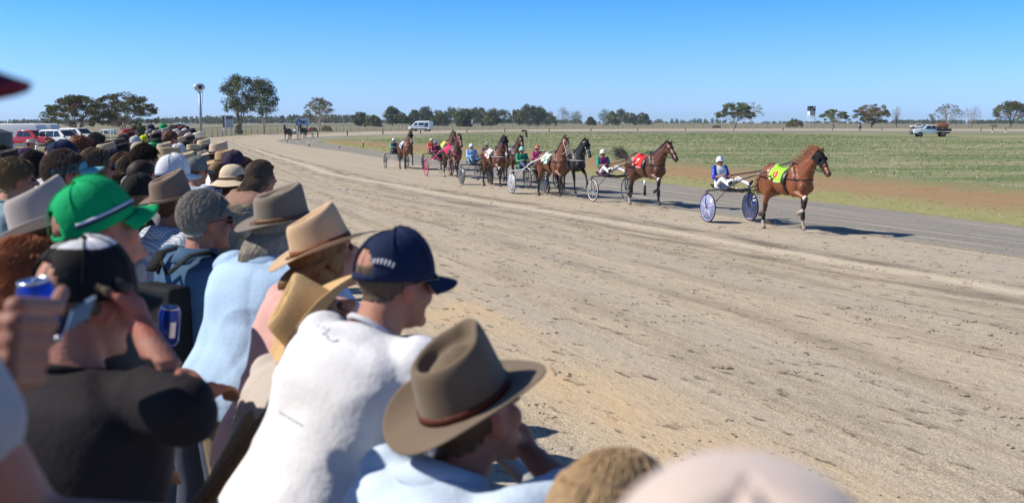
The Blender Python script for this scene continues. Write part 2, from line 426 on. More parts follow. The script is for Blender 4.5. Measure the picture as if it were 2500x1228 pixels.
strip('track', cmr(outer_pts)[::1], cmr([inner_pts[0]+(inner_pts[0]-inner_pts[1])*1.0]+inner_pts[:])[:-1]+cmr(inner_far), .012, mg, 22, 520)
strip('inner_road', inner_all, pave_all, .020, ground_mat('paved_inner_road', 'inner'), 8, 420)
mt = ground_mat('infield_turf', 'turf')
near_pave = cmr(pave_in); far_pave = cmr(pave_far)
strip('infield', near_pave, list(reversed(far_pave)), .016, mt, 60, 300)
strip('verge', near_pave, cmr(green_edge), .024, ground_mat('red_dirt_verge', 'verge'), 12, 300, metres=False)
# the raised bank the crowd stands on, with a low kerb wall at the track side
BZ = 0.45
def bank():
    b = MB(); us = (1.0, .98, -14, -30); ss = [-8+k*4 for k in range(20)]
    vs = []
    for s in ss:
        e = max(0, (s-56)/12); zt = BZ*(1-e)
        for u, z in ((1.0, 0.0), (.97, zt), (-12, zt), (-22, 0.0)):
            p = US(u, s); vs.append((p.x, p.y, max(z, 0)+gz(p.x, p.y)+ (0.0 if z else -.05)))
    fs = [(i*4+j, (i+1)*4+j, (i+1)*4+j+1, i*4+j+1) for i in range(len(ss)-1) for j in range(3)]
    me = bpy.data.meshes.new('bank'); me.from_pydata(vs, [], fs); me.update()
    if sum(p.normal.z for p in me.polygons) < 0: me.flip_normals()
    tag(link('bank', me, ground_mat('trodden_bank', 'bank'), smooth=False), kind='structure')
bank()
def clods():
    rnd = random.Random(5); b = MB(); n = 0
    while n < 2600:
        u = rnd.uniform(1.6, 17); s = rnd.uniform(3, 42)
        dens = .25+.75*(.5+.5*math.sin(u*2.1+math.sin(s*.15)))
        if rnd.random() > dens: continue
        p = US(u, s); r = rnd.uniform(.006, .02)*(1+.8*(rnd.random() > .93))
        k = rnd.randint(1, 4)
        for j in range(k):
            q = p+Vector((rnd.gauss(0, .06), rnd.gauss(0, .03), 0)); rr = r*rnd.uniform(.6, 1.2)
            vs = []
            ns = 5
            for lv, (zz, rr2) in enumerate(((-.3, .8), (.35, 1.0), (.75, .55))):
                for m_ in range(ns):
                    a = 6.283*m_/ns+lv*.5; w = rnd.uniform(.7, 1.25); vs.append((q.x+math.cos(a)*rr*rr2*w*1.2, q.y+math.sin(a)*rr*rr2*w, .016+zz*rr*w*.75))
            b.add(vs, [tuple(range(ns*2, ns*3))]+[(l*ns+m_, l*ns+(m_+1) % ns, (l+1)*ns+(m_+1) % ns, (l+1)*ns+m_) for l in (0, 1) for m_ in range(ns)])
        n += 1
    tag(b.build('dirt_clods', M('clod', (.27, .215, .165), .95, (.42, .36, .29), 3)), 'small dark dirt clods kicked up over the gravel track', 'dirt clods', kind='stuff')
clods()
def tufts():
    rs = np.random.RandomState(9)
    A = resample(near_pave, 200); Bq = resample(cmr(green_edge), 200); V = []; F = []; C = []; rnd = random.Random(3)
    n = 0
    while n < 60000:
        k = rnd.randint(10, 188); t = .03+rnd.random()**.9*7; p = A[k].lerp(Bq[k], t)
        nz = noise.noise(Vector((p.x*.18, p.y*.5, 0)))+.6*noise.noise(Vector((p.x*.9, p.y*1.6, 4)))
        if t < .95 and not (t < .30) and rnd.random() < .86: continue
        if t >= .95 and nz < -.25 and rnd.random() < .6: continue
        d = math.hypot(p.x, p.y); n += 1
        if d > 240 or d < 10: continue
        z = gz(p.x, p.y)+.02; h = rnd.uniform(.03, .085)*(1 if t > .9 else .6)
        green = rnd.random() < (.62+nz*1.3 if t > .95 else .5); c = (.22, .31, .11) if green else (.52, .48, .31)
        if t < .95: c = (.30, .32, .10) if green else (.45, .38, .2)
        for j in range(3):
            a = rnd.uniform(0, 6.28); w = .006+.00035*d; dx, dy = math.cos(a)*w, math.sin(a)*w*.4
            ox, oy = rnd.gauss(0, .07), rnd.gauss(0, .07); lx, ly = rnd.gauss(0, .05), rnd.gauss(0, .05); i = len(V)
            V += [(p.x+ox-dx, p.y+oy-dy, z), (p.x+ox+dx, p.y+oy+dy, z), (p.x+ox+lx, p.y+oy+ly, z+h*rnd.uniform(.6, 1.2))]; F.append((i, i+1, i+2)); f = rnd.uniform(.7, 1.35); C += [tuple(q*f for q in c)]*3
    me = bpy.data.meshes.new('grass'); me.from_pydata(V, [], F); me.update(); vcolor(me, np.array(C))
    m = M('grass_blades', (.2, .2, .1), .7, (1, 1, 1), 1, vcol='Col', spec=.1)
    tag(link('grass', me, m, None, False), 'short green and straw coloured grass on the infield', 'grass', kind='stuff')
tufts()
# ================================================================== TREES AND SHRUBS
BARK = M('bark', (.30, .25, .20), .9, (.16, .125, .10), 2.0, (1, 1, .3)); PALE = M('pale_bark', (.50, .45, .39), .85, (.30, .25, .21), 1.5, (1, 1, .3))
LEAF = M('leaves', (.08, .10, .04), .6, (1, 1, 1), 1.0, vcol='Col', spec=.25)
def bez(a, b, c, n=6): return [a*(1-t)**2+b*2*t*(1-t)+c*t*t for t in [i/n for i in range(n+1)]]
GR = (.100, .135, .052); OL = (.170, .175, .066); RU = (.185, .125, .066); GY = (.130, .150, .095); DK = (.070, .098, .046)
def tree(name, label, base, h, w, seed, stems=4, c0=.45, shape='umbrella', tips=60, per=55, leaf=.16, cols=(GR, OL), bark=BARK, clump=.085, r0=.03, group=None, cat='tree', lean=0.0, flat=.55, sep=True, twig=0):
    rnd = random.Random(seed); B = Vector(base)
    root = empty(name, B, 0, label, cat, group)
    tb = MB(); W = w/2
    st = []
    for k in range(stems):
        a = 2*pi*(k+rnd.uniform(-.3, .3))/stems+.4; rr = W*rnd.uniform(.25, .6) if stems > 1 else W*.12
        top = Vector((math.cos(a)*rr+lean*h, math.sin(a)*rr, h*rnd.uniform(.72, .9))); mid = Vector((top.x*.18, top.y*.18, h*rnd.uniform(.28, .42)))
        P = bez(Vector((rnd.uniform(-.01, .01)*h, rnd.uniform(-.01, .01)*h, -.1)), mid, top, 8); st.append(P)
        tb.tube(P, [h*r0*(1-.82*i/8)/math.sqrt(max(stems/2, 1)) for i in range(9)], 7)
    cl = []; 
    for i in range(tips):
        a = rnd.uniform(0, 2*pi); q = math.sqrt(rnd.random()); x, y = math.cos(a)*W*q+lean*h, math.sin(a)*W*q
        if shape == 'umbrella': z = h*(1-.42*q**2.6)-rnd.random()**2.2*h*(1-c0)*.55
        elif shape == 'round': z = h*(c0+(1-c0)*(.5+.5*math.sqrt(max(0, 1-q*q))*rnd.uniform(-1, 1)))
        elif shape == 'tall': z = h*(c0+(1-c0)*rnd.random()); f = math.sin(pi*min(1, max(.06, (z/h-c0)/(1-c0)*.80+.16)))**.6; x = (x-lean*h)*f+lean*h; y *= f
        elif shape == 'mound': z = h*math.sqrt(max(0, 1-q*q))*rnd.random()**.5*.95+.05*h
        else: z = h*(1-.25*q**2)-rnd.random()*h*(1-c0)*.6
        tip = Vector((x, y, max(z, .05*h)))
        P = min(st, key=lambda s: (s[6]-tip).length); k0 = rnd.randint(3, 7)
        if P[k0].z > tip.z: k0 = max(1, min(k0, 3))
        s0 = P[k0]; mid = s0.lerp(tip, .5)+Vector((rnd.gauss(0, .03), rnd.gauss(0, .03), rnd.gauss(-.02, .03)))*h
        if tips < 400: tb.tube(bez(s0, mid, tip, 4), [h*r0*.22*(1-.75*j/4) for j in range(5)], 4, caps=False)
        for j in range(twig):
            e = tip+Vector((rnd.gauss(0, .06), rnd.gauss(0, .06), abs(rnd.gauss(.04, .05))))*h
            tb.tube(bez(mid.lerp(tip, rnd.random()), tip, e, 3), [h*r0*.08, h*r0*.07, h*r0*.05, h*r0*.02], 3, caps=False)
        cl.append(tip)
    tb.build('trunk', bark, root, smooth=True)
    if per:
        V = []; F = []; C = []
        for tip in cl:
            c = cols[rnd.randrange(len(cols))]; kk = rnd.uniform(.75, 1.3); rad_ = clump*h*rnd.uniform(.7, 1.35)
            for j in range(per):
                d = Vector((rnd.gauss(0, 1), rnd.gauss(0, 1), rnd.gauss(0, 1))).normalized()*(rnd.random()**.45)*rad_*1.25
                d.z *= flat
                p = tip+d; n = Vector((rnd.gauss(0, 1), rnd.gauss(0, 1), rnd.gauss(.3, 1))).normalized(); t = n.orthogonal().normalized(); t.rotate(Matrix.Rotation(rnd.uniform(0, 6.28), 3, n)); u_ = n.cross(t)
                s = leaf*rnd.uniform(.6, 1.35); k = len(V)
                V += [tuple(p-t*s), tuple(p-u_*s*.42), tuple(p+t*s), tuple(p+u_*s*.42)]; F.append((k, k+1, k+2, k+3)); q = kk*rnd.uniform(.75, 1.3); C += [tuple(x*q for x in c)]*4
        me = bpy.data.meshes.new('crown'); me.from_pydata(V, [], F); me.update(); vcolor(me, np.array(C)); link('crown', me, LEAF, root, False)
    return root
def TG(px, py, off=0.0): return atG(px, py, off)
def tree_px(name, label, x0, x1, ytop, ybase, d=None, **k):
    """tree filling the columns x0..x1 of the photo, top at ytop, standing on the ground at row ybase"""
    xc = (x0+x1)/2
    B = atG(xc, ybase) if d is None else None
    if B is None:
        q = atD(xc, 300, d); B = Vector((q.x, q.y, gz(q.x, q.y)))
    s = pxm(B); topz = CAM_H+(300-ytop)/s; h = topz-B.z; return tree(name, label, B, h, (x1-x0)/s, **k)
ev = 'eucalyptus_tree'
tree_px(ev, 'spreading umbrella shaped eucalyptus behind the white parked wagons', 112, 265, 237, 0, d=150, seed=3, stems=6, tips=120, per=125, leaf=.135, clump=.085, cols=(GR, OL, OL, RU), r0=.022, c0=.35)
tree_px(ev, 'umbrella shaped eucalyptus with rusty crown, its side touching a darker one', 225, 380, 231, 0, d=156, seed=8, stems=6, tips=115, per=115, leaf=.135, clump=.082, cols=(GR, RU, OL, RU, OL), r0=.022, c0=.25)
tree_px('round_shrub', 'rounded dark green bush behind the far end of the crowd', 312, 360, 301, 0, d=118, seed=4, stems=4, tips=110, per=60, leaf=.09, clump=.12, shape='mound', cols=(DK, GR), cat='shrub', c0=.1, flat=1)
tree_px(ev, 'tall multi stemmed eucalyptus beside the grey timing hut', 535, 640, 192, 328, seed=21, stems=7, tips=75, per=105, leaf=.17, clump=.072, shape='tall', c0=.42, cols=(GR, OL, GY, RU, DK), r0=.02, flat=.8)
tree_px(ev, 'tall slender gum with blue green crown, its trunk alone on bare dirt', 610, 678, 197, 327, seed=25, stems=3, tips=58, per=100, leaf=.17, clump=.072, shape='tall', c0=.38, cols=(GY, GR, DK), r0=.014, flat=.8, bark=PALE)
tree_px(ev, 'small airy pale trunked eucalyptus behind the blue sign', 741, 820, 241, 324, seed=31, stems=4, tips=90, per=34, leaf=.15, clump=.07, shape='umbrella', c0=.45, cols=(RU, OL, GY), bark=PALE, r0=.022, twig=2)
# scrub by the sign
for i, (x0, x1, yt, yb, lb) in enumerate(((574, 592, 305, 329, 'low straggly shrub at the foot of the grey timing hut'), (752, 775, 310, 322, 'low dull green shrub beneath the blue sign'), (784, 812, 308, 322, 'grey twiggy shrub to the side of the airy pale tree'))):
    tree_px('low_shrub', lb, x0, x1, yt, yb, seed=40+i, stems=4, tips=40, per=30, leaf=.10, clump=.14, shape='mound', c0=.05, cols=(GY, OL), cat='shrub', flat=1, twig=1)
# the belt of bushy gums beyond the far fence, each tree its own
belt = [(862, 900, 277, 309), (890, 930, 283, 310), (938, 978, 266, 309.5), (962, 1003, 278, 309.5), (1000, 1024, 268, 308), (1028, 1052, 262, 308), (1050, 1092, 272, 308.5), (1082, 1120, 267, 307), (1108, 1152, 266, 308.5), (1118, 1150, 276, 310), (1145, 1190, 262, 307), (1180, 1222, 268, 308.5), (1205, 1250, 272, 307), (1245, 1290, 266, 308), (1262, 1318, 258, 308.5), (1300, 1330, 262, 307.5), (1318, 1360, 276, 307), (1355, 1398, 266, 302.5), (1392, 1421, 271, 302.5), (1432, 1454, 287, 306.5), (1462, 1492, 267, 303), (1478, 1512, 275, 307), (1500, 1530, 271, 306), (1518, 1556, 277, 306.5), (1550, 1586, 276, 306)]
bl = ['bushy dark gum with a broad crown', 'low rounded olive gum', 'ragged gum with a tall open top', 'grey green gum with a lumpy crown', 'dense dark low gum']
for i, (x0, x1, yt, yb) in enumerate(belt):
    tree_px('gum_tree', '%s, number %s along the far belt' % (bl[i % 5], 'one two three four five six seven eight nine ten eleven twelve thirteen fourteen fifteen sixteen seventeen eighteen nineteen twenty twenty-one twenty-two twenty-three twenty-four twenty-five'.split()[i]), x0, x1, yt, yb, seed=100+i, stems=3, tips=[70, 58, 46, 60, 68][i % 5], per=95, leaf=.42, clump=.135, shape=('round', 'mound', 'tall', 'round', 'mound')[i % 5], c0=(.12, .05, .22, .15, .05)[i % 5], cols=((GR, GY, DK), (OL, GR), (GY, GR), (GY, GR, OL), (DK, GR))[i % 5], flat=.85, r0=.018, group='gum trees in the far belt')
# single trees on the right
tree_px(ev, 'dark umbrella eucalyptus with a sunlit gap, beside the far fence', 1750, 1842, 254, 312.5, seed=61, stems=4, tips=85, per=120, leaf=.26, clump=.10, c0=.25, cols=(DK, GR, GR, OL), r0=.02)
tree_px(ev, 'sparse pale branched eucalyptus rising behind the dark umbrella one', 1800, 1866, 251, 309, seed=62, stems=3, tips=60, per=22, leaf=.24, clump=.08, c0=.5, cols=(GY, RU), bark=PALE, r0=.018, twig=2)
tree_px('round_shrub', 'dense dull green bush at the foot of the checkered tower', 1918, 1960, 290, 311.5, seed=63, stems=4, tips=80, per=50, leaf=.2, clump=.14, shape='mound', c0=.05, cols=(DK, OL), cat='shrub', flat=1)
tree_px(ev, 'low sprawling eucalyptus with bright tufted crown', 1998, 2072, 270, 312.5, seed=64, stems=6, tips=56, per=110, leaf=.22, clump=.10, c0=.45, cols=(OL, GR), bark=PALE, r0=.022)
tree_px(ev, 'broad eucalyptus with rust brown lower boughs behind the distant rider', 2086, 2170, 253, 312.5, seed=65, stems=5, tips=88, per=115, leaf=.23, clump=.095, c0=.12, shape='round', cols=(RU, RU, OL, DK), r0=.02)
tree_px('bare_tree', 'leafless upright grey tree next to the rust brown eucalyptus', 2172, 2204, 261, 312.5, seed=66, stems=6, tips=60, per=0, c0=.3, shape='tall', bark=PALE, r0=.02, twig=5, cat='bare tree')
tree_px(ev, 'thin reddish fan shaped tree rising behind the black tray ute', 2280, 2348, 255, 313, seed=67, stems=5, tips=110, per=8, leaf=.22, clump=.05, c0=.62, cols=(RU, GY), bark=PALE, r0=.018, twig=4)
tree_px('bare_tree', 'leafless wide grey tree standing alone in the dry paddock', 2346, 2396, 258, 312.5, seed=68, stems=5, tips=60, per=3, leaf=.2, clump=.05, cols=(GY,), c0=.35, shape='vase', bark=PALE, r0=.018, twig=5, cat='bare tree')
tree_px(ev, 'top heavy dark eucalyptus with thick reddish trunks', 2426, 2508, 250, 312.5, seed=69, stems=7, tips=88, per=115, leaf=.23, clump=.10, c0=.35, cols=(DK, GR, RU, OL), r0=.028)
tree_px('low_shrub', 'small scrubby sapling behind the white footed posts', 2418, 2434, 303, 313, seed=70, stems=3, tips=22, per=18, leaf=.14, clump=.14, c0=.2, shape='round', cols=(GY, OL), cat='shrub', flat=1)
tree_px('low_shrub', 'scrawny bush in front of the fan shaped tree', 2262, 2284, 280, 312, seed=71, stems=3, tips=30, per=25, leaf=.2, clump=.12, c0=.1, shape='tall', cols=(GY, DK), cat='shrub', flat=1)
tree_px('brush_pile', 'dark heap of fallen branches on the grass', 1740, 1760, 306, 313, seed=72, stems=5, tips=40, per=14, leaf=.2, clump=.2, c0=.0, shape='mound', cols=(RU, DK), cat='brush pile', flat=1)
# far off lines of trees, too many to count
def farline(label, segs, leafc, seed, dist):
    rnd = random.Random(seed); V = []; F = []; C = []
    for (x0, x1, hmin, hmax, dens) in segs:
        n = int((x1-x0)/2.2*dens)
        for i in range(n):
            px = rnd.uniform(x0, x1); d = dist*rnd.uniform(.85, 1.1); q = atD(px, 300, d); s = FPX/d; base = Vector((q.x, q.y, .5))
            hp = rnd.uniform(hmin, hmax); h = hp/s+ (CAM_H-.5); w = h*rnd.uniform(.35, .8); c = rnd.choice(leafc)
            for j in range(46):
                dd = Vector((rnd.gauss(0, 1), rnd.gauss(0, 1), rnd.gauss(0, 1))).normalized()*rnd.random()**.4; p = base+Vector((dd.x*w*.6, dd.y*w*.6, h*.58+dd.z*h*.42))
                nn = Vector((rnd.gauss(0, 1), rnd.gauss(0, 1), rnd.gauss(0, .6))).normalized(); t = nn.orthogonal().normalized(); u_ = nn.cross(t); sz = h*.13*rnd.uniform(.6, 1.3); k = len(V)
                V += [tuple(p-t*sz), tuple(p-u_*sz*.7), tuple(p+t*sz), tuple(p+u_*sz*.7)]; F.append((k, k+1, k+2, k+3)); f = rnd.uniform(.8, 1.2); C += [tuple(x*f for x in c)]*4
    me = bpy.data.meshes.new('distant_trees'); me.from_pydata(V, [], F); me.update(); vcolor(me, np.array(C)); tag(link('distant_trees', me, LEAF, None, False), label, 'distant woodland', kind='stuff')
farline('hazy line of distant trees along the horizon', [(-60, 540, 4, 10, 1.2), (380, 560, 6, 16, 1.2), (500, 760, 8, 18, 1.6), (700, 900, 10, 20, 1.6), (880, 1420, 4, 10, 1.2)], (GY, GR), 201, 1150)
farline('scattered tiny trees on the far horizon plain', [(1580, 1765, 2, 11, .55), (1850, 2290, 1, 5, .7), (1400, 2600, 1, 4, .5)], (GY, GR), 202, 1500)
farline('low dark wood on the horizon behind the bare trees', [(2180, 2620, 4, 8, 2.2)], (GY, DK), 203, 1300)

# ================================================================== PEOPLE
SKIN = M('skin', (.52, .285, .20), .6, (.90, .76, .72), 14, bump=.3, bsc=160, vcol='Col', spec=.4)
_cl = {}
def cloth(c, k='plain', rough=.85):
    key = 'cloth_%s_%02x%02x%02x' % (k, int(c[0]*255), int(c[1]*255), int(c[2]*255))
    if key in MATS: return MATS[key]
    if k == 'felt': return M(key, c, .92, hue(c, .84), 7, bump=.2, bsc=300, sheen=.25, spec=.15)
    if k == 'straw': return M(key, c, .8, hue(c, .72), 160, (1, 1, 2.5), bump=.6, bsc=170, spec=.2)
    if k == 'satin': return M(key, c, .35, hue(c, .8), 12, bump=.3, bsc=25, spec=.5)
    if k in ('gingham', 'plaid', 'stripe', 'floral', 'camo', 'lace'):
        m = M(key, c, .85, bump=.2, bsc=200); N = m.node_tree.nodes; L = m.node_tree.links; b = N['Principled BSDF']
        tc = [n for n in N if n.type == 'TEX_COORD'][0]
        mx = N.new('ShaderNodeMix'); mx.data_type = 'RGBA'; mx.inputs[6].default_value = (*c, 1)
        if k in ('gingham', 'plaid', 'stripe'):
            fs = []
            for ax, sc in (('X', 1), ('Z', 1), ('Y', 1)):
                if k == 'stripe' and ax != 'X': continue
                w = N.new('ShaderNodeTexWave'); w.bands_direction = ax; w.inputs['Scale'].default_value = {'gingham': 26, 'plaid': 9, 'stripe': 14}[k]; L.new(tc.outputs['Object'], w.inputs[0])
                g = N.new('ShaderNodeMath'); g.operation = 'GREATER_THAN'; g.inputs[1].default_value = .5 if k != 'plaid' else .72; L.new(w.outputs[1], g.inputs[0]); fs.append(g.outputs[0])
            s = fs[0]
            for f in fs[1:]:
                a = N.new('ShaderNodeMath'); a.operation = 'ADD'; L.new(s, a.inputs[0]); L.new(f, a.inputs[1]); s = a.outputs[0]
            a = N.new('ShaderNodeMath'); a.operation = 'MULTIPLY'; a.inputs[1].default_value = 1.0/len(fs); L.new(s, a.inputs[0]); L.new(a.outputs[0], mx.inputs[0])
            mx.inputs[7].default_value = (.75, .76, .78, 1)
        else:
            w = N.new('ShaderNodeTexVoronoi') if k != 'camo' else N.new('ShaderNodeTexNoise'); w.inputs['Scale'].default_value = {'floral': 40, 'camo': 22, 'lace': 90}[k]; L.new(tc.outputs['Object'], w.inputs[0])
            g = N.new('ShaderNodeMath'); g.operation = 'GREATER_THAN'; g.inputs[1].default_value = .45; L.new(w.outputs[0], g.inputs[0]); L.new(g.outputs[0], mx.inputs[0])
            mx.inputs[7].default_value = {'floral': (.5, .35, .36, 1), 'camo': (.30, .24, .16, 1), 'lace': (.55, .52, .52, 1)}[k]
        L.new(mx.outputs[2], b.inputs['Base Color']); return m
    m = M(key, c, rough, hue(c, .86), 6, bump=.25, bsc=60, spec=.2); N = m.node_tree.nodes; L = m.node_tree.links; b = N['Principled BSDF']
    tc = [n for n in N if n.type == 'TEX_COORD'][0]; mp = N.new('ShaderNodeMapping'); mp.inputs['Scale'].default_value = (1.0, .8, .7); mp.inputs['Rotation'].default_value = (.5, .3, .6); L.new(tc.outputs['Object'], mp.inputs[0])
    nz = N.new('ShaderNodeTexNoise'); nz.noise_type = 'RIDGED_MULTIFRACTAL'; nz.inputs['Scale'].default_value = 7.5; nz.inputs['Detail'].default_value = 3; nz.inputs['Distortion'].default_value = .6; L.new(mp.outputs[0], nz.inputs['Vector'])
    bp = N.new('ShaderNodeBump'); bp.inputs['Strength'].default_value = .38; bp.inputs['Distance'].default_value = .013; L.new(nz.outputs[0], bp.inputs['Height'])
    old = [n for n in N if n.type == 'BUMP' and n is not bp][0]; L.new(bp.outputs[0], old.inputs['Normal'])
    return m
def hairmat(c):
    key = 'hair_%02x%02x%02x' % tuple(int(q*255) for q in c)
    return M(key, c, .62, hue(c, .76), 130, (1, 1, .12), bump=.1, bsc=150, spec=.25, c3=hue(c, 1.25), sc3=160, f3=.6)
DARKGLASS = M('dark_lens', (.012, .012, .014), .08, spec=.8)
LEATHER = M('brown_leather', (.20, .075, .035), .5, (.13, .05, .025), 20)
def hand(b, w, d, side, curl=35, nrm=None, s=1.0, thumb=True, fr=.0095):
    """five fingered hand from the wrist w, pointing along d, palm facing nrm; side=+1 right"""
    w = Vector(w); d = Vector(d).normalized(); nrm = Vector(nrm or (0, 0, -1)); nrm = (nrm-d*nrm.dot(d)).normalized(); x = d.cross(nrm).normalized()*side*-1
    b.cap(w, w+d*.05*s, .026*s, .030*s, 10); b.cap(w+d*.035*s-x*.018*s, w+d*.085*s-x*.028*s, .017*s, .014*s, 8); b.cap(w+d*.035*s+x*.018*s, w+d*.085*s+x*.026*s, .017*s, .013*s, 8); b.cap(w+d*.04*s, w+d*.09*s, .019*s, .016*s, 8)
    for i, (o, L) in enumerate(((-.030, .070), (-.010, .080), (.010, .075), (.029, .058))):
        p = w+d*.092*s+x*o*s; dd = d.copy()
        for k, f in enumerate((.45, .32, .25)):
            dd = dd.copy(); dd.rotate(Matrix.Rotation(-R(curl)*(1 if k else .8), 3, d.cross(nrm))) if False else None
            dd = (d*math.cos(R(curl*(k+.7)))+nrm*math.sin(R(curl*(k+.7)))).normalized()
            q = p+dd*L*f*s; b.cap(p, q, fr*s*(1-.08*k), fr*s*(.93-.08*k), 8); p = q
    if thumb:
        p = w+d*.03*s-x*.026*s; t1 = (d*.55-x*.65+nrm*.5).normalized(); q = p+t1*.04*s; b.cap(p, q, .015*s, .012*s, 8); q2 = q+(d*.75-x*.1+nrm*.55).normalized()*.045*s; b.cap(q, q2, .0115*s, .009*s, 8)
def rx(a): return Matrix.Rotation(R(a), 3, 'X')
def rz(a): return Matrix.Rotation(R(a), 3, 'Z')
def person(label, head, az, d=None, face=None, pitch=0, roll=0, lean=8, leanaz=None, s=1.0, bulk=1.0, shirt=(.5, .5, .5), sk='plain', sleeve=.55, trous=(.06, .07, .10), skin=(.44, .235, .16),
           hair=(.05, .03, .02), hairk='short', hlen=.3, hat=None, glasses=False, arms='near', elb=None, wri=None, lod=1, ground=None, group=None, seated=None, collar=False, beard=None, wr=.006, hands=False, root=None, headw=None, fold=10, hatkw={}, seed=0, extra=None, sleevec=None, wel=None, wwr=None, name='person'):
    """head = (px, py) of the middle of the head in the photo (with d metres away) or a point given as headw"""
    rnd = random.Random(seed or int(abs(head[0]*7+head[1]*3)) if head else seed)
    HW = atD(head[0], head[1], d) if headw is None else Vector(headw)
    laz = az if leanaz is None else leanaz
    face = az if face is None else face
    # skeleton in the body's own frame: y forward, z up, origin on the ground under the pelvis
    L = rx(-lean); Ln = rx(-lean*.45)
    def up(h, y=0): return L @ Vector((0, y, h))
    pel = Vector((0, 0, 0)); J = {}
    J['waist'] = up(.14*s); J['chest'] = up(.33*s, .01); J['neck'] = up(.50*s, -.005); hc = J['neck']+Ln @ Vector((0, .035, .135))*s
    for sd, x in (('R', 1), ('L', -1)): J['sh'+sd] = up(.455*s)+Vector((x*.178*bulk*s, 0, 0))
    rot = Matrix.Rotation(-R(laz), 3, 'Z'); off = rot @ hc
    gz0 = (BZ if ground is None else ground)
    pz = HW.z-gz0-hc.z; bx = Vector((HW.x-off.x, HW.y-off.y, gz0)); lift = Vector((0, 0, pz))
    if seated: pz = seated['pz']; lift = Vector((0, 0, pz)); bx = HW-rot @ (hc+lift)
    J = {k: v+lift for k, v in J.items()}; hc = hc+lift; pel = lift.copy()
    HM = Matrix.Translation(hc) @ (Matrix.Rotation(-R(face-laz), 4, 'Z') @ Matrix.Rotation(R(pitch), 4, 'X') @ Matrix.Rotation(R(roll), 4, 'Y')) @ Matrix.Scale(s, 4)
    if root is None: root = empty(name, bx, -R(laz), label, 'person', group)
    if seated is None:
        legl = pz; kz = pz*.52
        for sd, x in (('R', 1), ('L', -1)):
            J['hip'+sd] = pel+Vector((x*.09*s, 0, -.03)); J['kn'+sd] = Vector((x*.10*s, .04, kz)); J['an'+sd] = Vector((x*.11*s, -.02, .085)); J['to'+sd] = Vector((x*.12*s, .13, .04))
    else:
        for sd, x in (('R', 1), ('L', -1)):
            J['hip'+sd] = pel+Vector((x*.09*s, .02, 0)); J['kn'+sd] = Vector(seated['kn'])*Vector((x, 1, 1)) if False else Vector((seated['kn'][0]*x, seated['kn'][1], seated['kn'][2])); J['an'+sd] = Vector((seated['an'][0]*x, seated['an'][1], seated['an'][2])); J['to'+sd] = J['an'+sd]+Vector((0, .10, .08))
    iR = rot.transposed()
    for sd, x in (('R', 1), ('L', -1)):
        sh = J['sh'+sd]
        if arms == 'near': e = sh+Vector((x*.05, .03, -.28))*s; w = e+Vector((-x*.08, .20, .0))*s
        elif arms == 'rest': e = sh+Vector((x*.07, .10, -.27))*s; w = e+Vector((-x*.10, .24, .02))*s
        elif arms == 'down': e = sh+Vector((x*.05, -.02, -.29))*s; w = e+Vector((0, .05, -.25))*s
        elif arms == 'reins': e = sh+Vector((x*.04, .10, -.25))*s; w = e+Vector((-x*.10, .22, .05))*s
        elif arms == 'camera': e = sh+Vector((x*.10, .20, -.10))*s; w = hc+Vector((x*.06, .14, -.02))*s
        else: e = sh+Vector((x*.07, .10, -.27))*s; w = e+Vector((-x*.10, .24, .02))*s
        if elb and sd in elb: e = sh+Vector(elb[sd])*s
        if wri and sd in wri: w = sh+Vector(wri[sd])*s
        if wel and sd in wel:
            e = iR @ (atD(*wel[sd])-bx); e = sh+(e-sh)*min(1, .31*s/(e-sh).length)
        if wwr and sd in wwr: w = iR @ (atD(*wwr[sd])-bx); w = e+(w-e)*min(1, .27*s/(w-e).length)
        J['el'+sd] = e; J['wr'+sd] = w
    b = Blob(); fine = lod <= 1; near = lod == 0; seg = 14 if near else 10
    def hE(c, r): b.ell(HM @ Vector(c), tuple(q*s for q in r), None, seg+2, seg)
    Hn = HM.to_3x3()*(1.0/s)
    def hE(c, r): b.ell(HM @ Vector(c), tuple(q*s for q in r), Hn, seg+2, seg)
    def hC(a, c, r0, r1): b.cap(HM @ Vector(a), HM @ Vector(c), r0*s, r1*s, seg)
    hE((0, -.012, .035), (.077, .096, .090)); hE((0, .022, -.035), (.062, .070, .085)); hE((0, .035, -.085), (.048, .050, .036)); hE((0, .076, -.103), (.022, .019, .018))
    hC((0, .084, .014), (0, .112, -.024), .011, .0155); hE((0, .080, -.061), (.024, .011, .013)); hE((0, .074, .026), (.052, .019, .013))
    for x in (1, -1): hE((x*.077, -.008, -.012), (.011, .021, .033)); hE((x*.040, .058, -.032), (.027, .026, .03))
    nb = J['neck']; hn = HM @ Vector((0, -.028, -.05)); B = bulk
    b.cap(nb+Vector((0, -.01, -.03)), hn, .064*s*B**.5, .057*s*B**.5, seg)
    def E(c, r, sp=1.0): b.ell(c, (r[0]*s*B, r[1]*s*B, r[2]*s), L, seg+4, seg)
    torso(b, pel, L, s, B, -.010)
    for sd, x in (('R', 1), ('L', -1)):
        b.cap(J['neck']+L @ Vector((x*.04, -.01, -.045)), J['sh'+sd], .045*s, .054*s, seg)
        b.cap(J['sh'+sd], J['el'+sd], .056*s*B**.5, .041*s*B**.5, seg); b.cap(J['el'+sd], J['wr'+sd], .042*s*B**.5, .027*s, seg)
        dv = (J['wr'+sd]-J['el'+sd]).normalized()
        hk = hands[sd] if isinstance(hands, dict) and sd in hands else {}
        hand(b, J['wr'+sd], hk.get('d', dv), x, hk.get('curl', 30), hk.get('n', (0, .2, -1)), s, True, .0105 if near else .0125)
        b.cap(J['hip'+sd], J['kn'+sd], .085*s*B**.5, .058*s, seg); b.cap(J['kn'+sd], J['an'+sd], .055*s, .036*s, seg); b.cap(J['an'+sd]+Vector((0, -.02, -.03)), J['to'+sd], .038*s, .03*s, seg)
    vx = {0: .0075, 1: .012, 2: .017, 3: .026}[lod]
    me = b.grow(vx*s, {0: 5, 1: 3, 2: 2, 3: 1}[lod])
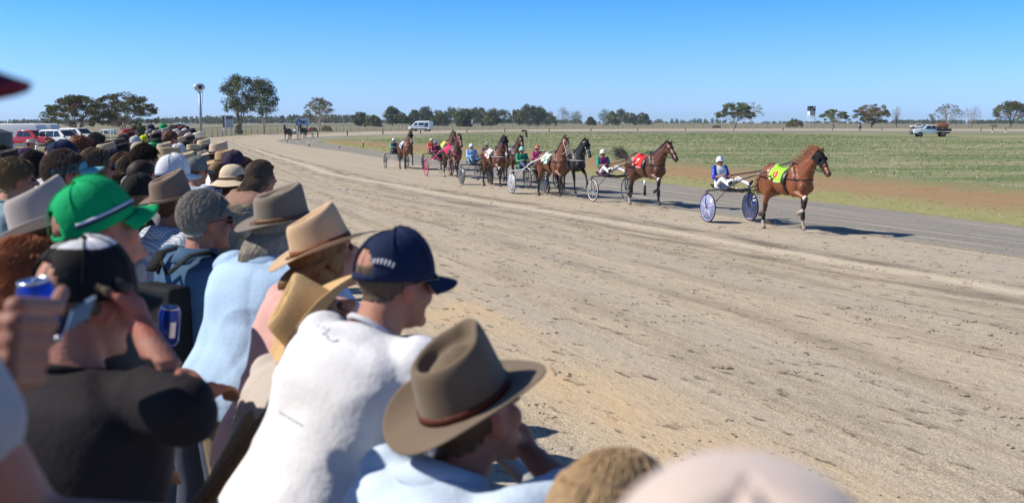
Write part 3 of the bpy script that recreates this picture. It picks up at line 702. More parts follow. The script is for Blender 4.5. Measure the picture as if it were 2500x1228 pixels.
    P = vco(me); C = np.tile(np.array(skin), (len(P), 1)); iM = np.array(HM.inverted()); Q = P @ iM[:3, :3].T+iM[:3, 3]
    lips = np.exp(-(((Q[:, 0]/.026)**2+((Q[:, 1]-.1)/.02)**2+((Q[:, 2]+.061)/.009)**2))); C = C*(1-lips[:, None]*np.array([.1, .45, .4]))
    ears = (np.abs(Q[:, 0]) > .076) & (np.abs(Q[:, 2]) < .05) & (np.abs(Q[:, 1]) < .04); C[ears] *= np.array([1.1, .78, .75])
    if beard: m_ = (Q[:, 2] < -.045) & (Q[:, 1] > .0) & (Q[:, 2] > -.14) & (np.abs(Q[:, 0]) < .075); C[m_] = beard
    vcolor(me, C); Nn = vno(me); Lm = np.array(L)
    axd = Lm @ np.array([0, 0, 1.]); rel = P-np.array(J['neck']); hgt = rel @ axd; rad_ = np.linalg.norm(rel-hgt[:, None]*axd, axis=1); cov = (hgt < -.035*s) & (rad_ < .20*s*B) & (np.linalg.norm(Q, axis=1) > .16)
    if sleeve > 0:
        for sd in 'RL':
            for (j0, j1, t1) in (('sh', 'el', min(sleeve, 1)-.12), ('el', 'wr', min(sleeve-1, .9)-.05)):
                a_, c_ = np.array(J[j0+sd]), np.array(J[j1+sd]); ab = c_-a_; t = ((P-a_) @ ab)/(ab @ ab); dd = np.linalg.norm(P-a_-np.clip(t, 0, 1)[:, None]*ab, axis=1); cov |= (dd < .085*s) & (t > -.5) & (t < t1)
    P2 = P-Nn*(cov*.016*s)[:, None]; setco(me, P2); bodyo = link('body', me, SKIN, root)
    hm = lambda P_: P_ @ iM[:3, :3].T+iM[:3, 3]
    # clothing grown over the body
    g = .010 if fine else .012; b = Blob()
    def E2(c, r): b.ell(c, ((r[0]*B+g)*s, (r[1]*B+g)*s, (r[2])*s), L, seg+4, seg)
    torso(b, pel, L, s, B, g, top=10)
    for sd, x in (('R', 1), ('L', -1)):
        b.cap(J['neck']+L @ Vector((x*.05, -.012, -.055))*1, J['sh'+sd], (.048+g)*s, (.054+g)*s, seg)
        sh, e, w = J['sh'+sd], J['el'+sd], J['wr'+sd]
        if sleeve > 0:
            t = min(sleeve, 1); b.cap(sh, sh.lerp(e, t), (.060*B**.4+g)*s, (.056*B**.4+g)*s, seg)
            if sleeve > 1: t = min(sleeve-1, .96); b.cap(e, e.lerp(w, t), (.045+g)*s, (.034+g*.7)*s, seg)
    ms = b.grow(max(vx, .010)*s*1.1, {0: 6, 1: 4, 2: 2, 3: 1}[lod])
    if lod <= 2:
        displace(ms, wr*.5*s, fold*.8, rnd.randrange(99), (1, 1, .7)); setco(ms, vco(ms)+vno(ms)*wr*.3*s)
        if lod <= 1:
            displace(ms, wr*1.1*s, fold*1.2, rnd.randrange(99), (.7, .7, 1.3), ridge=True); displace(ms, -wr*.7*s, fold*1.5, rnd.randrange(99), (1.1, .6, .8), ridge=True)
    so_ = link('shirt', ms, cloth(shirt, sk), root)
    if sleevec:
        ms.materials.append(cloth(sleevec, sk)); pc = np.empty(len(ms.polygons)*3); ms.polygons.foreach_get('center', pc); pc = pc.reshape(-1, 3)
        da = np.full(len(pc), 9.)
        for sd in 'RL':
            a_, c_ = np.array(J['sh'+sd]), np.array(J['el'+sd]); ab = c_-a_; t = np.clip(((pc-a_) @ ab)/(ab @ ab), .0, 3); da = np.minimum(da, np.linalg.norm(pc-a_-t[:, None]*ab, axis=1))
            a_, c_ = np.array(J['el'+sd]), np.array(J['wr'+sd]); ab = c_-a_; t = np.clip(((pc-a_) @ ab)/(ab @ ab), 0, 1); da = np.minimum(da, np.linalg.norm(pc-a_-t[:, None]*ab, axis=1))
        ms.polygons.foreach_set('material_index', ((da < .085*s) & (np.abs(pc[:, 0]) > .13*s)).astype(int))
    if lod == 0 and not collar:
        nb_ = MB(); c0 = J['neck']+L @ Vector((0, -.016, .004))*s
        nb_.tube([c0+L @ Vector((math.sin(a)*.068, math.cos(a)*.066+.006, .012*math.cos(a+pi)))*s for a in np.linspace(0, 2*pi, 33)], .008*s, 6, caps=False); nb_.build('neckband', cloth(hue(shirt, .85), sk), so_, True)
    if collar:
        cb = MB(); c0 = J['neck']+L @ Vector((0, -.012, .0)); ring = []
        for k in range(25):
            a = -2.6+5.2*k/24; ring.append((math.sin(a+pi), math.cos(a+pi)))
        vs = []; 
        for (x, y) in ring: vs += [c0+L @ Vector((x*.072, y*.075, .028))*s, c0+L @ Vector((x*.088, y*.090, .002))*s, c0+L @ Vector((x*.112, y*.108, -.035))*s]
        cb.add(vs, [(i*3+j, i*3+3+j, i*3+4+j, i*3+1+j) for i in range(24) for j in range(2)])
        cb.build('collar', cloth(hue(shirt, .93), sk), so_, True, solid=.004)
    b = Blob(); b.ell(pel+Vector((0, -.01, -.04)), ((.160*B+.012)*s, (.12*B+.012)*s, .12*s), None, seg+4, seg)
    for sd in 'RL':
        b.cap(J['hip'+sd], J['kn'+sd], (.088*B**.5+.012)*s, .07*s, seg); b.cap(J['kn'+sd], J['an'+sd], .066*s, .052*s, seg)
    mt_ = b.grow(max(vx, .014)*1.2*s, 3)
    if lod < 2: displace(mt_, .005, 12, 3)
    link('trousers', mt_, cloth(trous), root)
    if seated or lod == 0:
        for sd in 'RL':
            q = Blob(); q.cap(J['an'+sd]+Vector((0, -.03, -.035)), J['to'+sd]+Vector((0, 0, -.0)), .045*s, .038*s, 8); q.cap(J['an'+sd]+Vector((0, 0, .03)), J['an'+sd]+Vector((0, -.02, -.03)), .042*s, .045*s, 8)
            link('shoe', q.grow(.014, 2), M('boot_leather', (.03, .025, .02), .5), root)
    # hair
    if hairk and hairk != 'bald': add_hair(root, me, hm, HM, s, hair, hairk, hlen, lod, rnd, hat, L)
    if glasses:
        gb = MB()
        for x in (1, -1):
            gb.ell(HM @ Vector((x*.033, .092, .008)), (.027*s, .009*s, .020*s), Hn, 12, 8); gb.tube([HM @ Vector((x*.060, .086, .012)), HM @ Vector((x*.083, .03, .012)), HM @ Vector((x*.084, -.02, .004))], .0028*s, 5)
        gb.tube([HM @ Vector((-.012, .100, .012)), HM @ Vector((.012, .100, .012))], .003*s, 5); gb.build('sunglasses', DARKGLASS, root, True)
    elif fine:
        for x in (1, -1):
            eb = MB(); eb.ell(HM @ Vector((x*.031, .078, .006)), .0125*s, None, 10, 8); eb.build('eye', M('eye_dark', (.05, .035, .03), .1, spec=.6), root, True)
    if hat: hats(root, HM, hat, s, lod, **hatkw)
    pass
    return root, J, HM
def add_hair(root, me, hm, HM, s, c, kind, hlen, lod, rnd, hat=None, LB=None):
    mat = hairmat(c)
    def pred(P, N):
        q = hm(P); x, y, z = q[:, 0], q[:, 1], q[:, 2]
        lo = np.interp(y, [-.12, -.06, -.035, -.015, .01, .03, .065, .08], [-.06, -.065, -.055, .025, .03, .01, .055, .088])
        if kind in ('long', 'bob', 'pony'): lo = np.interp(y, [-.12, -.05, .02, .06, .085], [-.12, -.12, -.06, .03, .088])
        if hat and hat != 'visor': lo = np.where(z > .05, 9, lo)
        if kind == 'buzz': lo = lo+np.where(y < -.03, .02, 0)
        return (z > lo) & (z < .2) & (np.abs(x) < .12) & (y > -.14)
    hs = shell(me, pred, {'short': .010, 'curly': .022, 'long': .006, 'bob': .006, 'pony': .010, 'buzz': .003}.get(kind, .01)*s, {'curly': .008, 'buzz': .0008}.get(kind, .0016)*s, 90 if kind == 'curly' else 55, rnd.randrange(99), thick=.006*s)
    if hs is None: return
    hasbig = hat and hat not in ('visor',)
    paths = []
    cx = Vector((0, -.012, .035)); 
    if kind in ('short', 'curly') and lod <= 1 and not (hasbig and kind == 'short' and lod > 0):
        n = {0: 2600, 1: 800}[lod]
        for i in range(n):
            u = rnd.uniform(-.55, 1); a = rnd.uniform(0, 2*pi); r_ = math.sqrt(1-u*u); dr = Vector((r_*math.cos(a), r_*math.sin(a), u))
            p = cx+Vector((dr.x*.079, dr.y*.098, dr.z*.092)); y, z = p.y, p.z
            lo = np.interp(y, [-.12, -.06, -.035, -.015, .01, .03, .065, .08], [-.06, -.065, -.055, .02, .03, .01, .055, .088])
            if z < lo or (hasbig and z > .035): continue
            ln = (.030 if kind == 'short' else .035)*rnd.uniform(.6, 1.2); fl = Vector((dr.x*.2+rnd.gauss(0, .25), -.55 if z > .02 else -.15, -.7)); fl = (fl-dr*fl.dot(dr)).normalized()
            if kind == 'curly': fl = Vector((rnd.gauss(0, 1), rnd.gauss(0, 1), rnd.gauss(0, 1))); fl = (fl-dr*fl.dot(dr)*.5).normalized()
            q0 = p+dr*.006; q1 = q0+dr*ln*.35+fl*ln*.5; q2 = q1+fl*ln*.6-dr*ln*.12
            paths.append([HM @ q0, HM @ q1, HM @ q2])
        rr = .0018 if lod == 0 else .003
    elif kind in ('long', 'bob', 'pony'):
        n = {0: 3000, 1: 700, 2: 200, 3: 90}[lod]; rr = {0: .0017, 1: .0033, 2: .006, 3: .009}[lod]
        for i in range(n):
            u = rnd.uniform(-.3, 1); a = rnd.uniform(0, 2*pi); r_ = math.sqrt(1-u*u); dr = Vector((r_*math.cos(a), r_*math.sin(a), u))
            if dr.y > .55 and dr.z < .75: continue
            p = cx+Vector((dr.x*.096, dr.y*.115, dr.z*.109)); pts = [p]
            # comb away from the parting, over the skull, then let it hang
            sx = 1 if dr.x >= 0 else -1; ax = max(abs(dr.x), .15)*sx; tgt = Vector((ax, min(dr.y, .25)-.25, 0)).normalized()
            if kind == 'pony': tgt = Vector((.15*sx, -1, 0)).normalized()
            for k in range(1, 4):
                f = k/3; zz = dr.z*(1-f)+(-.25)*f; h = math.sqrt(max(0, 1-zz*zz)); dd = Vector((dr.x, dr.y, 0)).lerp(tgt, f); dd = dd.normalized()*h if dd.length > 1e-3 else tgt*h
                pts.append(cx+Vector((dd.x*.101, dd.y*.121, zz*.113)))
            e = pts[-1]; wv = rnd.uniform(0, 6.28); L = hlen*rnd.uniform(.8, 1.1)*(1 if kind != 'bob' else 1)
            if kind == 'pony': e = Vector((0, -.12, -.01)); pts.append(e); L = hlen
            ww = HM.to_3x3().inverted() @ ((LB @ Vector((0, -.12-.75*max(0, HM.col[1].z), -1)))*.6+Vector((0, -.1, -.4))); ww.normalize()
            for k in range(1, 6):
                f = k/5; q = e+ww*L*f+Vector((e.x*(-.25*f), -.02*math.sin(f*3), 0))+Vector((math.sin(wv+f*2.5)*.005, math.cos(wv+f*2)*.005, 0))
                if kind == 'pony': q += Vector((rnd.gauss(0, .01), rnd.gauss(0, .01)-.03*math.sin(f*pi), 0))
                pts.append(q)
            if hasbig: pts = [q for q in pts if q.z < .045]
            if len(pts) < 3: continue
            paths.append([HM @ q for q in pts])
    sb = strands(paths, rr*s*(1.25 if kind in ('long', 'bob') else 1), 3) if paths else MB()
    me2 = hs; 
    if paths:
        k = len(me2.vertices); V = [tuple(v.co) for v in me2.vertices]; F = [tuple(p.vertices) for p in me2.polygons]
        V += sb.v; F += [tuple(i+k for i in f) for f in sb.f]
        if kind in ('long', 'bob'):
            q = MB(); ww = HM.to_3x3().inverted() @ ((LB @ Vector((0, -.12-.75*max(0, HM.col[1].z), -1)))*.6+Vector((0, -.1, -.4))); ww.normalize(); c0 = Vector((0, -.045, -.02))
            q.tube([HM @ (c0+ww*hlen*f) for f in (-.1, .15, .5, .8, .97)], [.07*s, .082*s, .07*s, .05*s, .02*s], 12, flat=.8)
            k = len(V); V += q.v; F += [tuple(i+k for i in f) for f in q.f]
        me2 = bpy.data.meshes.new('hair'); me2.from_pydata(V, [], F); me2.update()
    link('hair', me2, mat, root)
TORSO = [(-.13, .165, .112, -.008), (-.06, .172, .122, -.012), (.02, .166, .118, -.012), (.12, .152, .106, -.006), (.22, .160, .110, 0), (.32, .176, .116, .003), (.395, .184, .110, 0), (.44, .176, .094, -.006), (.475, .135, .074, -.012), (.50, .085, .062, -.014), (.525, .060, .056, -.012)]
def torso(b, pel, L, s, B, g, top=11, hem=0):
    rows = []; n = 28
    for (h, w, d, y0) in TORSO[hem:top]:
        k = B if h < .46 else B**.4
        row = []
        for i in range(n):
            a = 2*pi*i/n; ca, sa = math.cos(a), math.sin(a); e = 2/2.45
            row.append(pel+L @ Vector((math.copysign(abs(ca)**e, ca)*(w*k+g), y0+math.copysign(abs(sa)**e, sa)*(d*k**.9+g)-(.012*B if sa < 0 and .25 < h < .46 else 0), h))*s)
        rows.append(row)
    loft_(b, rows)
def loft_(b, secs):
    n = len(secs[0]); vs = [v for q in secs for v in q]; fs = []
    for i in range(len(secs)-1):
        for k in range(n): k2 = (k+1) % n; fs.append((i*n+k, i*n+k2, (i+1)*n+k2, (i+1)*n+k))
    fs.append(tuple(range(n-1, -1, -1))); fs.append(tuple((len(secs)-1)*n+k for k in range(n))); b.add(vs, fs)
def grid(b, rows, closed=True):
    n = len(rows[0]); vs = [v for r in rows for v in r]; fs = []
    for i in range(len(rows)-1):
        for k in range(n if closed else n-1):
            k2 = (k+1) % n; fs.append((i*n+k, i*n+k2, (i+1)*n+k2, (i+1)*n+k))
    return b.add(vs, fs)
def hats(root, HM, kind, s, lod, c=(.4, .3, .2), mk='felt', ch=.115, bw=.075, side=.035, dip=.012, taper=.10, crease=.03, band=(.20, .075, .035), bandh=.022, c2=None, lift=None, tilt=0, pinch=.16, back=True, logo=None, slope=.15, topc=None, bpinch=0):
    n = 56 if lod == 0 else (36 if lod < 3 else 22)
    if lift is None: lift = .034 if kind in ('cap', 'visor', 'beanie', 'helmet') else .040
    if kind in ('cap', 'beanie'): ch -= .012
    T = HM @ Matrix.Rotation(R(tilt), 4, 'X') @ Matrix.Translation((0, -.008, lift)); mt = cloth(c, mk)
    ax, ay = .086, .106
    def P(th, r, z): return T @ Vector((math.sin(th)*ax*r, math.cos(th)*ay*r, z))
    TH = [2*pi*k/n for k in range(n)]
    def bpin(th, q):
        if not bpinch: return 0
        o = 0
        for sg in (1, -1):
            dth = (th-pi-sg*R(34)+pi) % (2*pi)-pi; o += bpinch*math.exp(-(dth/R(16))**2)*min(1, max(0, (q-.1)/.6))
        return o
    if kind in ('fedora', 'flat', 'bucket', 'dome', 'cowboy'):
        b = MB(); rows = []
        for f in (1.0, .93, .8, .6, .4, .2, .06, 0):          # brim from its edge inwards
            row = []
            for th in TH:
                sn, cs = math.sin(th)**2, math.cos(th); w = bw*f
                if kind == 'bucket': z = -.62*w*(1-.15*f)-.004*math.sin(th*5)*f; w *= .9
                else: z = side*(f**2.0)*sn-dip*f**1.5*(1 if cs > 0 else .8)*cs*cs+.003*math.sin(3*th+1)*f
                if kind == 'cowboy': z = side*1.7*(f**1.7)*sn**1.3-dip*f*f*cs*cs
                row.append(T @ Vector((math.sin(th)*(ax+w), math.cos(th)*(ay+w), z)))
            rows.append(row)
        SS = (.08, .2, .35, .5, .65, .8, .9, .97)
        for q in SS:                                           # crown wall
            row = []
            for th in TH:
                r = 1-taper*q; x, y = math.sin(th)*ax*r, math.cos(th)*ay*r
                if kind in ('fedora', 'cowboy'):
                    for sg in (1, -1):
                        dth = (th-sg*R(38)+pi) % (2*pi)-pi; k = pinch*q**1.5*math.exp(-(dth/R(24))**2); x *= 1-k*1.3; y *= 1-k*.25
                    hh = ch*(1+slope*math.cos(th)-.05*math.sin(th)**2); e_ = max(0, (q-.8)/.2)**2*.07; x *= 1-e_; y *= 1-e_*.9
                elif kind in ('bucket', 'dome'): r2 = (1-(q*.9)**2.5)**.4; x, y = math.sin(th)*ax*r2, math.cos(th)*ay*r2; hh = ch*.9; k = bpin(th, q); x *= 1-k; y *= 1-k
                else: hh = ch
                row.append(T @ Vector((x, y, hh*q)))
            rows.append(row)
        for t in (.97, .9, .82, .72, .6, .45, .3, .15, .02):   # top, with its teardrop crease
            row = []
            for th in TH:
                r = (1-taper)*t; x, y = math.sin(th)*ax*r, math.cos(th)*ay*r; z = ch
                if kind in ('fedora', 'cowboy'):
                    for sg in (1, -1):
                        dth = (th-sg*R(38)+pi) % (2*pi)-pi; k = pinch*math.exp(-(dth/R(24))**2)*t; x *= 1-k*1.3; y *= 1-k*.25
                    hh = ch*(1+(slope*math.cos(th)-.05*math.sin(th)**2)*t)+.006*math.sin(min(1, (1-t)/.14)*pi/2); x *= .93; y *= .937
                    e = min(1, (1-t)/.30); z = hh-crease*(e*e*(3-2*e))+(crease*.55*(1-(t/.6)**2) if t < .6 else 0)
                    if kind == 'cowboy': z = hh-crease*math.exp(-(x/.018)**2)*min(1, (1-t)*5)
                elif kind == 'flat': z = ch-crease*.5*min(1, (1-t)/.2)
                elif kind in ('bucket', 'dome'): r2 = (1-.873**2.5)**.4*t; x, y = math.sin(th)*ax*r2, math.cos(th)*ay*r2; z = ch*(1-r2**2.5)**.4; k = bpin(th, 1)*t; x *= 1-k; y *= 1-k; z -= k*.09
                row.append(T @ Vector((x, y, z)))
            rows.append(row)
        if kind == 'dome':
            pass
        grid(b, rows); b.add([rows[-1][k] for k in range(n)], [tuple(range(n))])
        h = b.build('hat', mt, root, True, solid=.0035*s if lod < 3 else 0)
        if band:
            bb = MB(); rr = []
            for z, e in ((.003, .0035), (.003+bandh, .0035)):
                r = 1-taper*(z/ch); rr.append([T @ Vector((math.sin(th)*(ax*r+e), math.cos(th)*(ay*r+e), z)) for th in TH])
            if kind in ('bucket', 'dome'): rr = [[T @ Vector((math.sin(th)*(ax+e), math.cos(th)*(ay+e), z)) for th in TH] for z, e in ((.001, .003), (bandh, .003))]
            grid(bb, rr); bb.build('hat_band', cloth(band, 'plain', .5), h, True, solid=.002 if lod < 3 else 0)
        return h
    if kind in ('cap', 'visor', 'beanie'):
        lo = -.022; b = MB(); rows = []; m = 10
        if kind == 'beanie': lo = -.03
        for i in range(m+1):
            q = i/m; row = []
            for th in TH:
                fr = max(0, math.cos(th)); ang = q*pi/2; r2 = math.cos(ang)**(.66) if q < 1 else 0
                z = lo*(1-q)+ (ch+.012*fr)*math.sin(ang); x, y = math.sin(th)*(ax+.004)*r2, math.cos(th)*(ay+.004+.006*fr)*r2
                row.append(T @ Vector((x, y, z)))
            rows.append(row)
        if kind == 'visor': rows = rows[:3]
        vs = [v for r in rows for v in r]; fs = []; mi = []
        for i in range(len(rows)-1):
            for k in range(n):
                th = TH[k]+pi/n; k2 = (k+1) % n
                dth = abs((th-pi+pi) % (2*pi)-pi); z = i/m
                if kind == 'cap' and back and dth < R(33) and .10 < (z+.05) < .10+.42*math.sqrt(max(0, 1-(dth/R(33))**2)): continue
                fs.append((i*n+k, i*n+k2, (i+1)*n+k2, (i+1)*n+k)); mi.append(1 if (topc and i >= 7) or (c2 and (kind == 'visor' or abs((th+pi) % (2*pi)-pi) < R(62))) else 0)
        me = bpy.data.meshes.new('cap'); me.from_pydata([tuple(v) for v in vs], [], fs); me.update(); me.polygons.foreach_set('material_index', mi)
        mats_ = [mt, cloth(c2 or topc, mk) if (c2 or topc) else mt]
        h = link('cap', me, mats_, root)
        q = h.modifiers.new('s', 'SOLIDIFY'); q.thickness = .003*s; q.offset = 1
        if kind in ('cap', 'beanie') and lod < 3:
            bb = MB(); bb.ell(T @ Vector((0, 0, ch+.003)), (.007*s, .007*s, .004*s), None, 8, 6)
            for k in range(6):
                th = k*pi/3; bb.tube([T @ Vector((math.sin(th)*(ax+.0075)*math.cos(a)**.66, math.cos(th)*(ay+.0075+.006*max(0, math.cos(th)))*math.cos(a)**.66, lo*(1-a/(pi/2))+(ch+.012*max(0, math.cos(th))+.001)*math.sin(a))) for a in [pi/2*j/9*(.98) for j in range(1, 10)]], .0016*s, 4)
            if kind == 'cap': bb.build('seams', mt, h, True)
        if kind != 'beanie':
            vb = MB(); rows = []; nn = 17
            for j in range(7):
                f = j/6; row = []
                for k in range(nn):
                    a = R(-62+124*k/(nn-1)); x = math.sin(a)*(ax+.006)*(1+.02*f); y0 = math.cos(a)*(ay+.010); L_ = (bw+.0)*math.sqrt(max(.0, 1-(abs(a)/R(66))**2.6))
                    z = lo+.004-.25*abs(math.sin(a))**2*.09*(.4+f)-.016*f
                    row.append(T @ Vector((x*(1-.05*f), y0+L_*f, z)))
                rows.append(row)
            grid(vb, rows, False); vb.build('visor', cloth(c2 if (c2 and kind == 'visor') else c, mk), h, True, solid=.005*s)
        return h
    if kind == 'helmet':
        b = MB(); rows = []
        for i in range(10):
            q = i/9; row = []
            for th in TH:
                ang = q*pi/2; r2 = math.cos(ang)**.8 if q < 1 else 0; lo = -.05-.045*max(0, -math.cos(th))-.01*abs(math.sin(th)); lo = lo if math.cos(th) < .55 else -.012
                row.append(T @ Vector((math.sin(th)*(ax+.018)*r2, math.cos(th)*(ay+.016)*r2, lo*(1-q)**2+.105*math.sin(ang))))
            rows.append(row)
        grid(b, rows); h = b.build('helmet', M('helm_%02x%02x%02x' % tuple(int(q*255) for q in c), c, .25, coat=.6, spec=.5), root, True, solid=.006)
        vb = MB(); rows = [[T @ Vector((math.sin(a)*(ax+.02), math.cos(a)*(ay+.015)+f*.04*math.cos(a)**.5, -.008-.012*f)) for a in [R(-55+110*k/10) for k in range(11)]] for f in (0, .5, 1)]
        grid(vb, rows, False); vb.build('peak', M('helm_peak_%02x%02x%02x' % tuple(int(q*255) for q in (c2 or c)), c2 or c, .3, coat=.5), h, True, solid=.005)
        sb = MB()
        for x in (1, -1): sb.tube([T @ Vector((x*.098, .0, -.05)), HM @ Vector((x*.066, .03, -.085)), HM @ Vector((0, .055, -.128))], .004*s, 5)
        sb.build('chin_strap', M('black_webbing', (.02, .02, .022), .7), h, True)
        if band:
            tb = MB(); rows = []
            for i in range(7):
                ang = (.08+.84*i/6)*pi/2; r2 = math.cos(ang)**.8; rows.append([T @ Vector((x, ((ay+.022)*r2)*sg, .108*math.sin(ang))) for x in (-.02, .02) for sg in (1,)])
            grid(tb, rows, False); tb.build('helmet_stripe', M('helm_st_%02x%02x%02x' % tuple(int(q*255) for q in band), band, .3, coat=.5), h, True, solid=.004)
        return h
# ================================================================== HORSES, SULKIES AND DRIVERS
BLACKL = M('black_harness', (.012, .012, .014), .35, spec=.5); STEEL = M('dull_steel', (.45, .45, .47), .35, metal=.9)
RUBBER = M('tyre_rubber', (.02, .02, .022), .7)
COAT = M('horse_coat', (.2, .08, .03), .42, (.82, .80, .80), 5, vcol='Col', bump=.12, bsc=60, spec=.5, coat=.0)
_hm = {}
def strandmat(c):
    return M('mane_%02x%02x%02x' % tuple(int(q*255) for q in c), c, .5, hue(c, .5), 30, spec=.4)
POSE_A = dict(fR=(72, -18, -70), fL=(4, 2, 18), hR=(12, -30, -8, 10), hL=(-8, -62, -20, -75))
POSE_B = dict(fR=(8, 4, 20), fL=(58, 24, -5), hR=(30, -28, 18, -30), hL=(6, -48, -6, 0))
POSE_C = dict(fR=(66, -40, -90), fL=(-10, -14, 10), hR=(2, -42, -6, 14), hL=(28, -34, 24, -45))
POSE_W = dict(fR=(2, 2, 12), fL=(24, 2, -10), hR=(18, -30, 2, 20), hL=(6, -42, -4, 0))
def horse(root, coat, dark, pose, vox=.016, neckp=54, headp=-48, yaw=0, z0=0, mane=None, tail=None, tails='down', hood=None, socks=(), tack=(.012, .012, .014), cloth_=None, num='', numc=(.9, .9, .9), boots={}, collar=None, strap=None, seed=1, gloss=.42, n2=None, maneup=0, halt=None, taillen=1.0, disc=False):
    rnd = random.Random(seed); b = Blob()
    Z = Vector((0, 0, z0))
    def E(c, r, n=16): b.ell(Vector(c)+Z, r, None, n, 12)
    def Cc(a, c, r0, r1, n=12): b.cap(Vector(a)+Z, Vector(c)+Z, r0, r1, n)
    E((0, .40, 1.12), (.235, .36, .33)); E((0, .02, 1.11), (.275, .46, .305)); E((0, -.34, 1.17), (.245, .36, .265)); E((0, -.60, 1.24), (.235, .30, .245)); E((0, -.82, 1.22), (.12, .10, .12))
    E((0, .34, 1.38), (.075, .26, .135)); E((0, -.5, 1.40), (.12, .28, .10)); E((0, .66, 1.10), (.17, .16, .22)); E((0, .70, 1.25), (.14, .16, .16))
    for x in (1, -1):
        E((x*.15, .46, 1.08), (.105, .17, .28)); E((x*.13, -.62, 1.10), (.125, .22, .27)); E((x*.14, -.70, 1.02), (.10, .16, .22)); E((x*.12, .36, 1.28), (.09, .13, .2)); E((x*.10, .68, 1.03), (.085, .10, .13))
    # neck and head
    nb = Vector((0, .60, 1.30)); nd = Vector((math.sin(R(yaw*.4))*math.cos(R(neckp)), math.cos(R(yaw*.4))*math.cos(R(neckp)), math.sin(R(neckp)))); 
    mid = nb+nd*.33+Vector((0, -.02, .035)); poll = nb+nd*.66+Vector((0, .01, .03)); b_w = Vector((0, .30, 1.40))
    hd = Vector((math.sin(R(yaw))*math.cos(R(headp)), math.cos(R(yaw))*math.cos(R(headp)), math.sin(R(headp)))).normalized()
    side = hd.cross(Vector((0, 0, 1))).normalized(); hup = side.cross(hd)
    Hb = Matrix((side, hd, hup)).transposed()
    def HP(x, y, z): return poll+Hb @ Vector((x, y, z))*1.13
    Cc(b_w+Vector((0, .1, -.06)), mid+Vector((0, -.07, .06)), .13, .075); Cc(nb+Vector((0, .02, -.10)), mid+Vector((0, .04, -.05)), .19, .115); Cc(nb, mid, .17, .13); Cc(mid, poll+Vector((0, -.02, -.02)), .125, .088); Cc(mid+Vector((0, .05, -.02)), HP(0, .06, -.09), .11, .075)
    HS = 1.13
    def HE(c, r): b.ell(HP(*c)+Z, tuple(q*HS for q in r), Hb, 14, 10)
    HE((0, .08, -.02), (.082, .14, .088)); HE((0, .10, -.085), (.066, .12, .075)); HE((0, .26, -.035), (.056, .16, .070)); HE((0, .40, -.045), (.050, .12, .055)); HE((0, .485, -.055), (.054, .062, .056)); HE((0, .47, -.10), (.036, .06, .03)); HE((0, .24, -.10), (.038, .16, .035))
    for x in (1, -1):
        HE((x*.048, .125, -.005), (.032, .05, .035)); HE((x*.05, .11, -.09), (.026, .09, .06))
        b.cap(HP(x*.045, -.005, .05)+Z, HP(x*.06, -.035+.0, .165)+Z, .024, .007, 8); b.cap(HP(x*.05, -.01, .07)+Z, HP(x*.058, -.02, .12)+Z, .026, .018, 8)
        HE((x*.038, .495, -.035), (.016, .022, .02))
    J = {}; lowseg = []
    def pt(p, a, L): return p+Vector((0, math.sin(R(a))*L, -math.cos(R(a))*L))
    for sd, x in (('R', 1), ('L', -1)):
        a1, a2, a3 = pose['f'+sd]; sp = Vector((x*.15, .48, 1.02)); e = Vector((x*.155, .40, .92)); e.y += .10*math.sin(R(a1)); kn = pt(e, a1, .40); ft = pt(kn, a2, .275); ho = pt(ft, a3, .125)
        xo = Vector((-x*.03, 0, 0)); kn += xo; ft += xo; ho += xo
        b.chain([(sp+Z, .115), (e+Z, .085), (e.lerp(kn, .45)+Z, .064), (kn+Z, .047)]); b.ell(kn+Z+Vector((0, .006, 0)), (.042, .046, .055), None, 12, 8)
        b.chain([(kn+Z, .041), (kn.lerp(ft, .5)+Z, .033), (ft+Z, .039), (ho+Z, .034)]); J['f'+sd] = (e, kn, ft, ho)
        lowseg.append((kn, ft)); lowseg.append((ft, ho))
        a0, a1, a2, a3 = pose['h'+sd]; hp = Vector((x*.14, -.58, 1.16)); st = pt(hp, a0+14, .27); hk = pt(st, a1, .42); ft = pt(hk, a2, .37); ho = pt(ft, a3, .12)
        for q in (hk, ft, ho): q.x -= x*.02
        b.chain([(hp+Z, .19), (st+Z, .125), (st.lerp(hk, .45)+Z, .078), (hk+Z, .045)]); b.chain([(hp+Vector((0, -.14, -.05))+Z, .15), (st.lerp(hk, .35)+Vector((0, -.05, 0))+Z, .075), (hk+Vector((0, -.02, .03))+Z, .035)])
        b.ell(hk+Z+Vector((0, -.015, .01)), (.040, .052, .055), None, 12, 8); b.chain([(hk+Z, .044), (hk.lerp(ft, .5)+Z, .036), (ft+Z, .041), (ho+Z, .036)]); J['h'+sd] = (st, hk, ft, ho)
        lowseg.append((hk, ft)); lowseg.append((ft, ho))
    b.chain([(Vector((0, -.82, 1.33))+Z, .05), (Vector((0, -.92, 1.26))+Z, .04)])
    mz_ = min((J[k][3].z-(.064 if abs(1) else 0)) for k in J)
    me = b.grow(vox, 4 if vox < .02 else 3)
    P = vco(me)-np.array([0, 0, z0]); C = np.tile(np.array(coat), (len(P), 1)); md = np.full(len(P), 9.)
    for a, c in lowseg:
        a_, c_ = np.array(a), np.array(c); ab = c_-a_; t = np.clip(((P-a_) @ ab)/(ab @ ab), -.2, 1.2); md = np.minimum(md, np.linalg.norm(P-a_-t[:, None]*ab, axis=1))
    k = np.clip((.075-md)/.03, 0, 1)[:, None]; C = C*(1-k)+np.array(dark)*k
    shade = np.clip(.88+.28*(P[:, 2]-1.0), .7, 1.12)[:, None]; C = C*np.where(k > .5, 1, 1)
    Q = (P-np.array(poll)) @ np.array(Hb)/1.13; mz = np.clip((Q[:, 1]-.40)/.08, 0, 1)*(np.abs(Q[:, 0]) < .09)*(Q[:, 2] < .1)*(Q[:, 2] > -.2); C = C*(1-mz[:, None]*.75)+np.array(dark)*mz[:, None]*.75
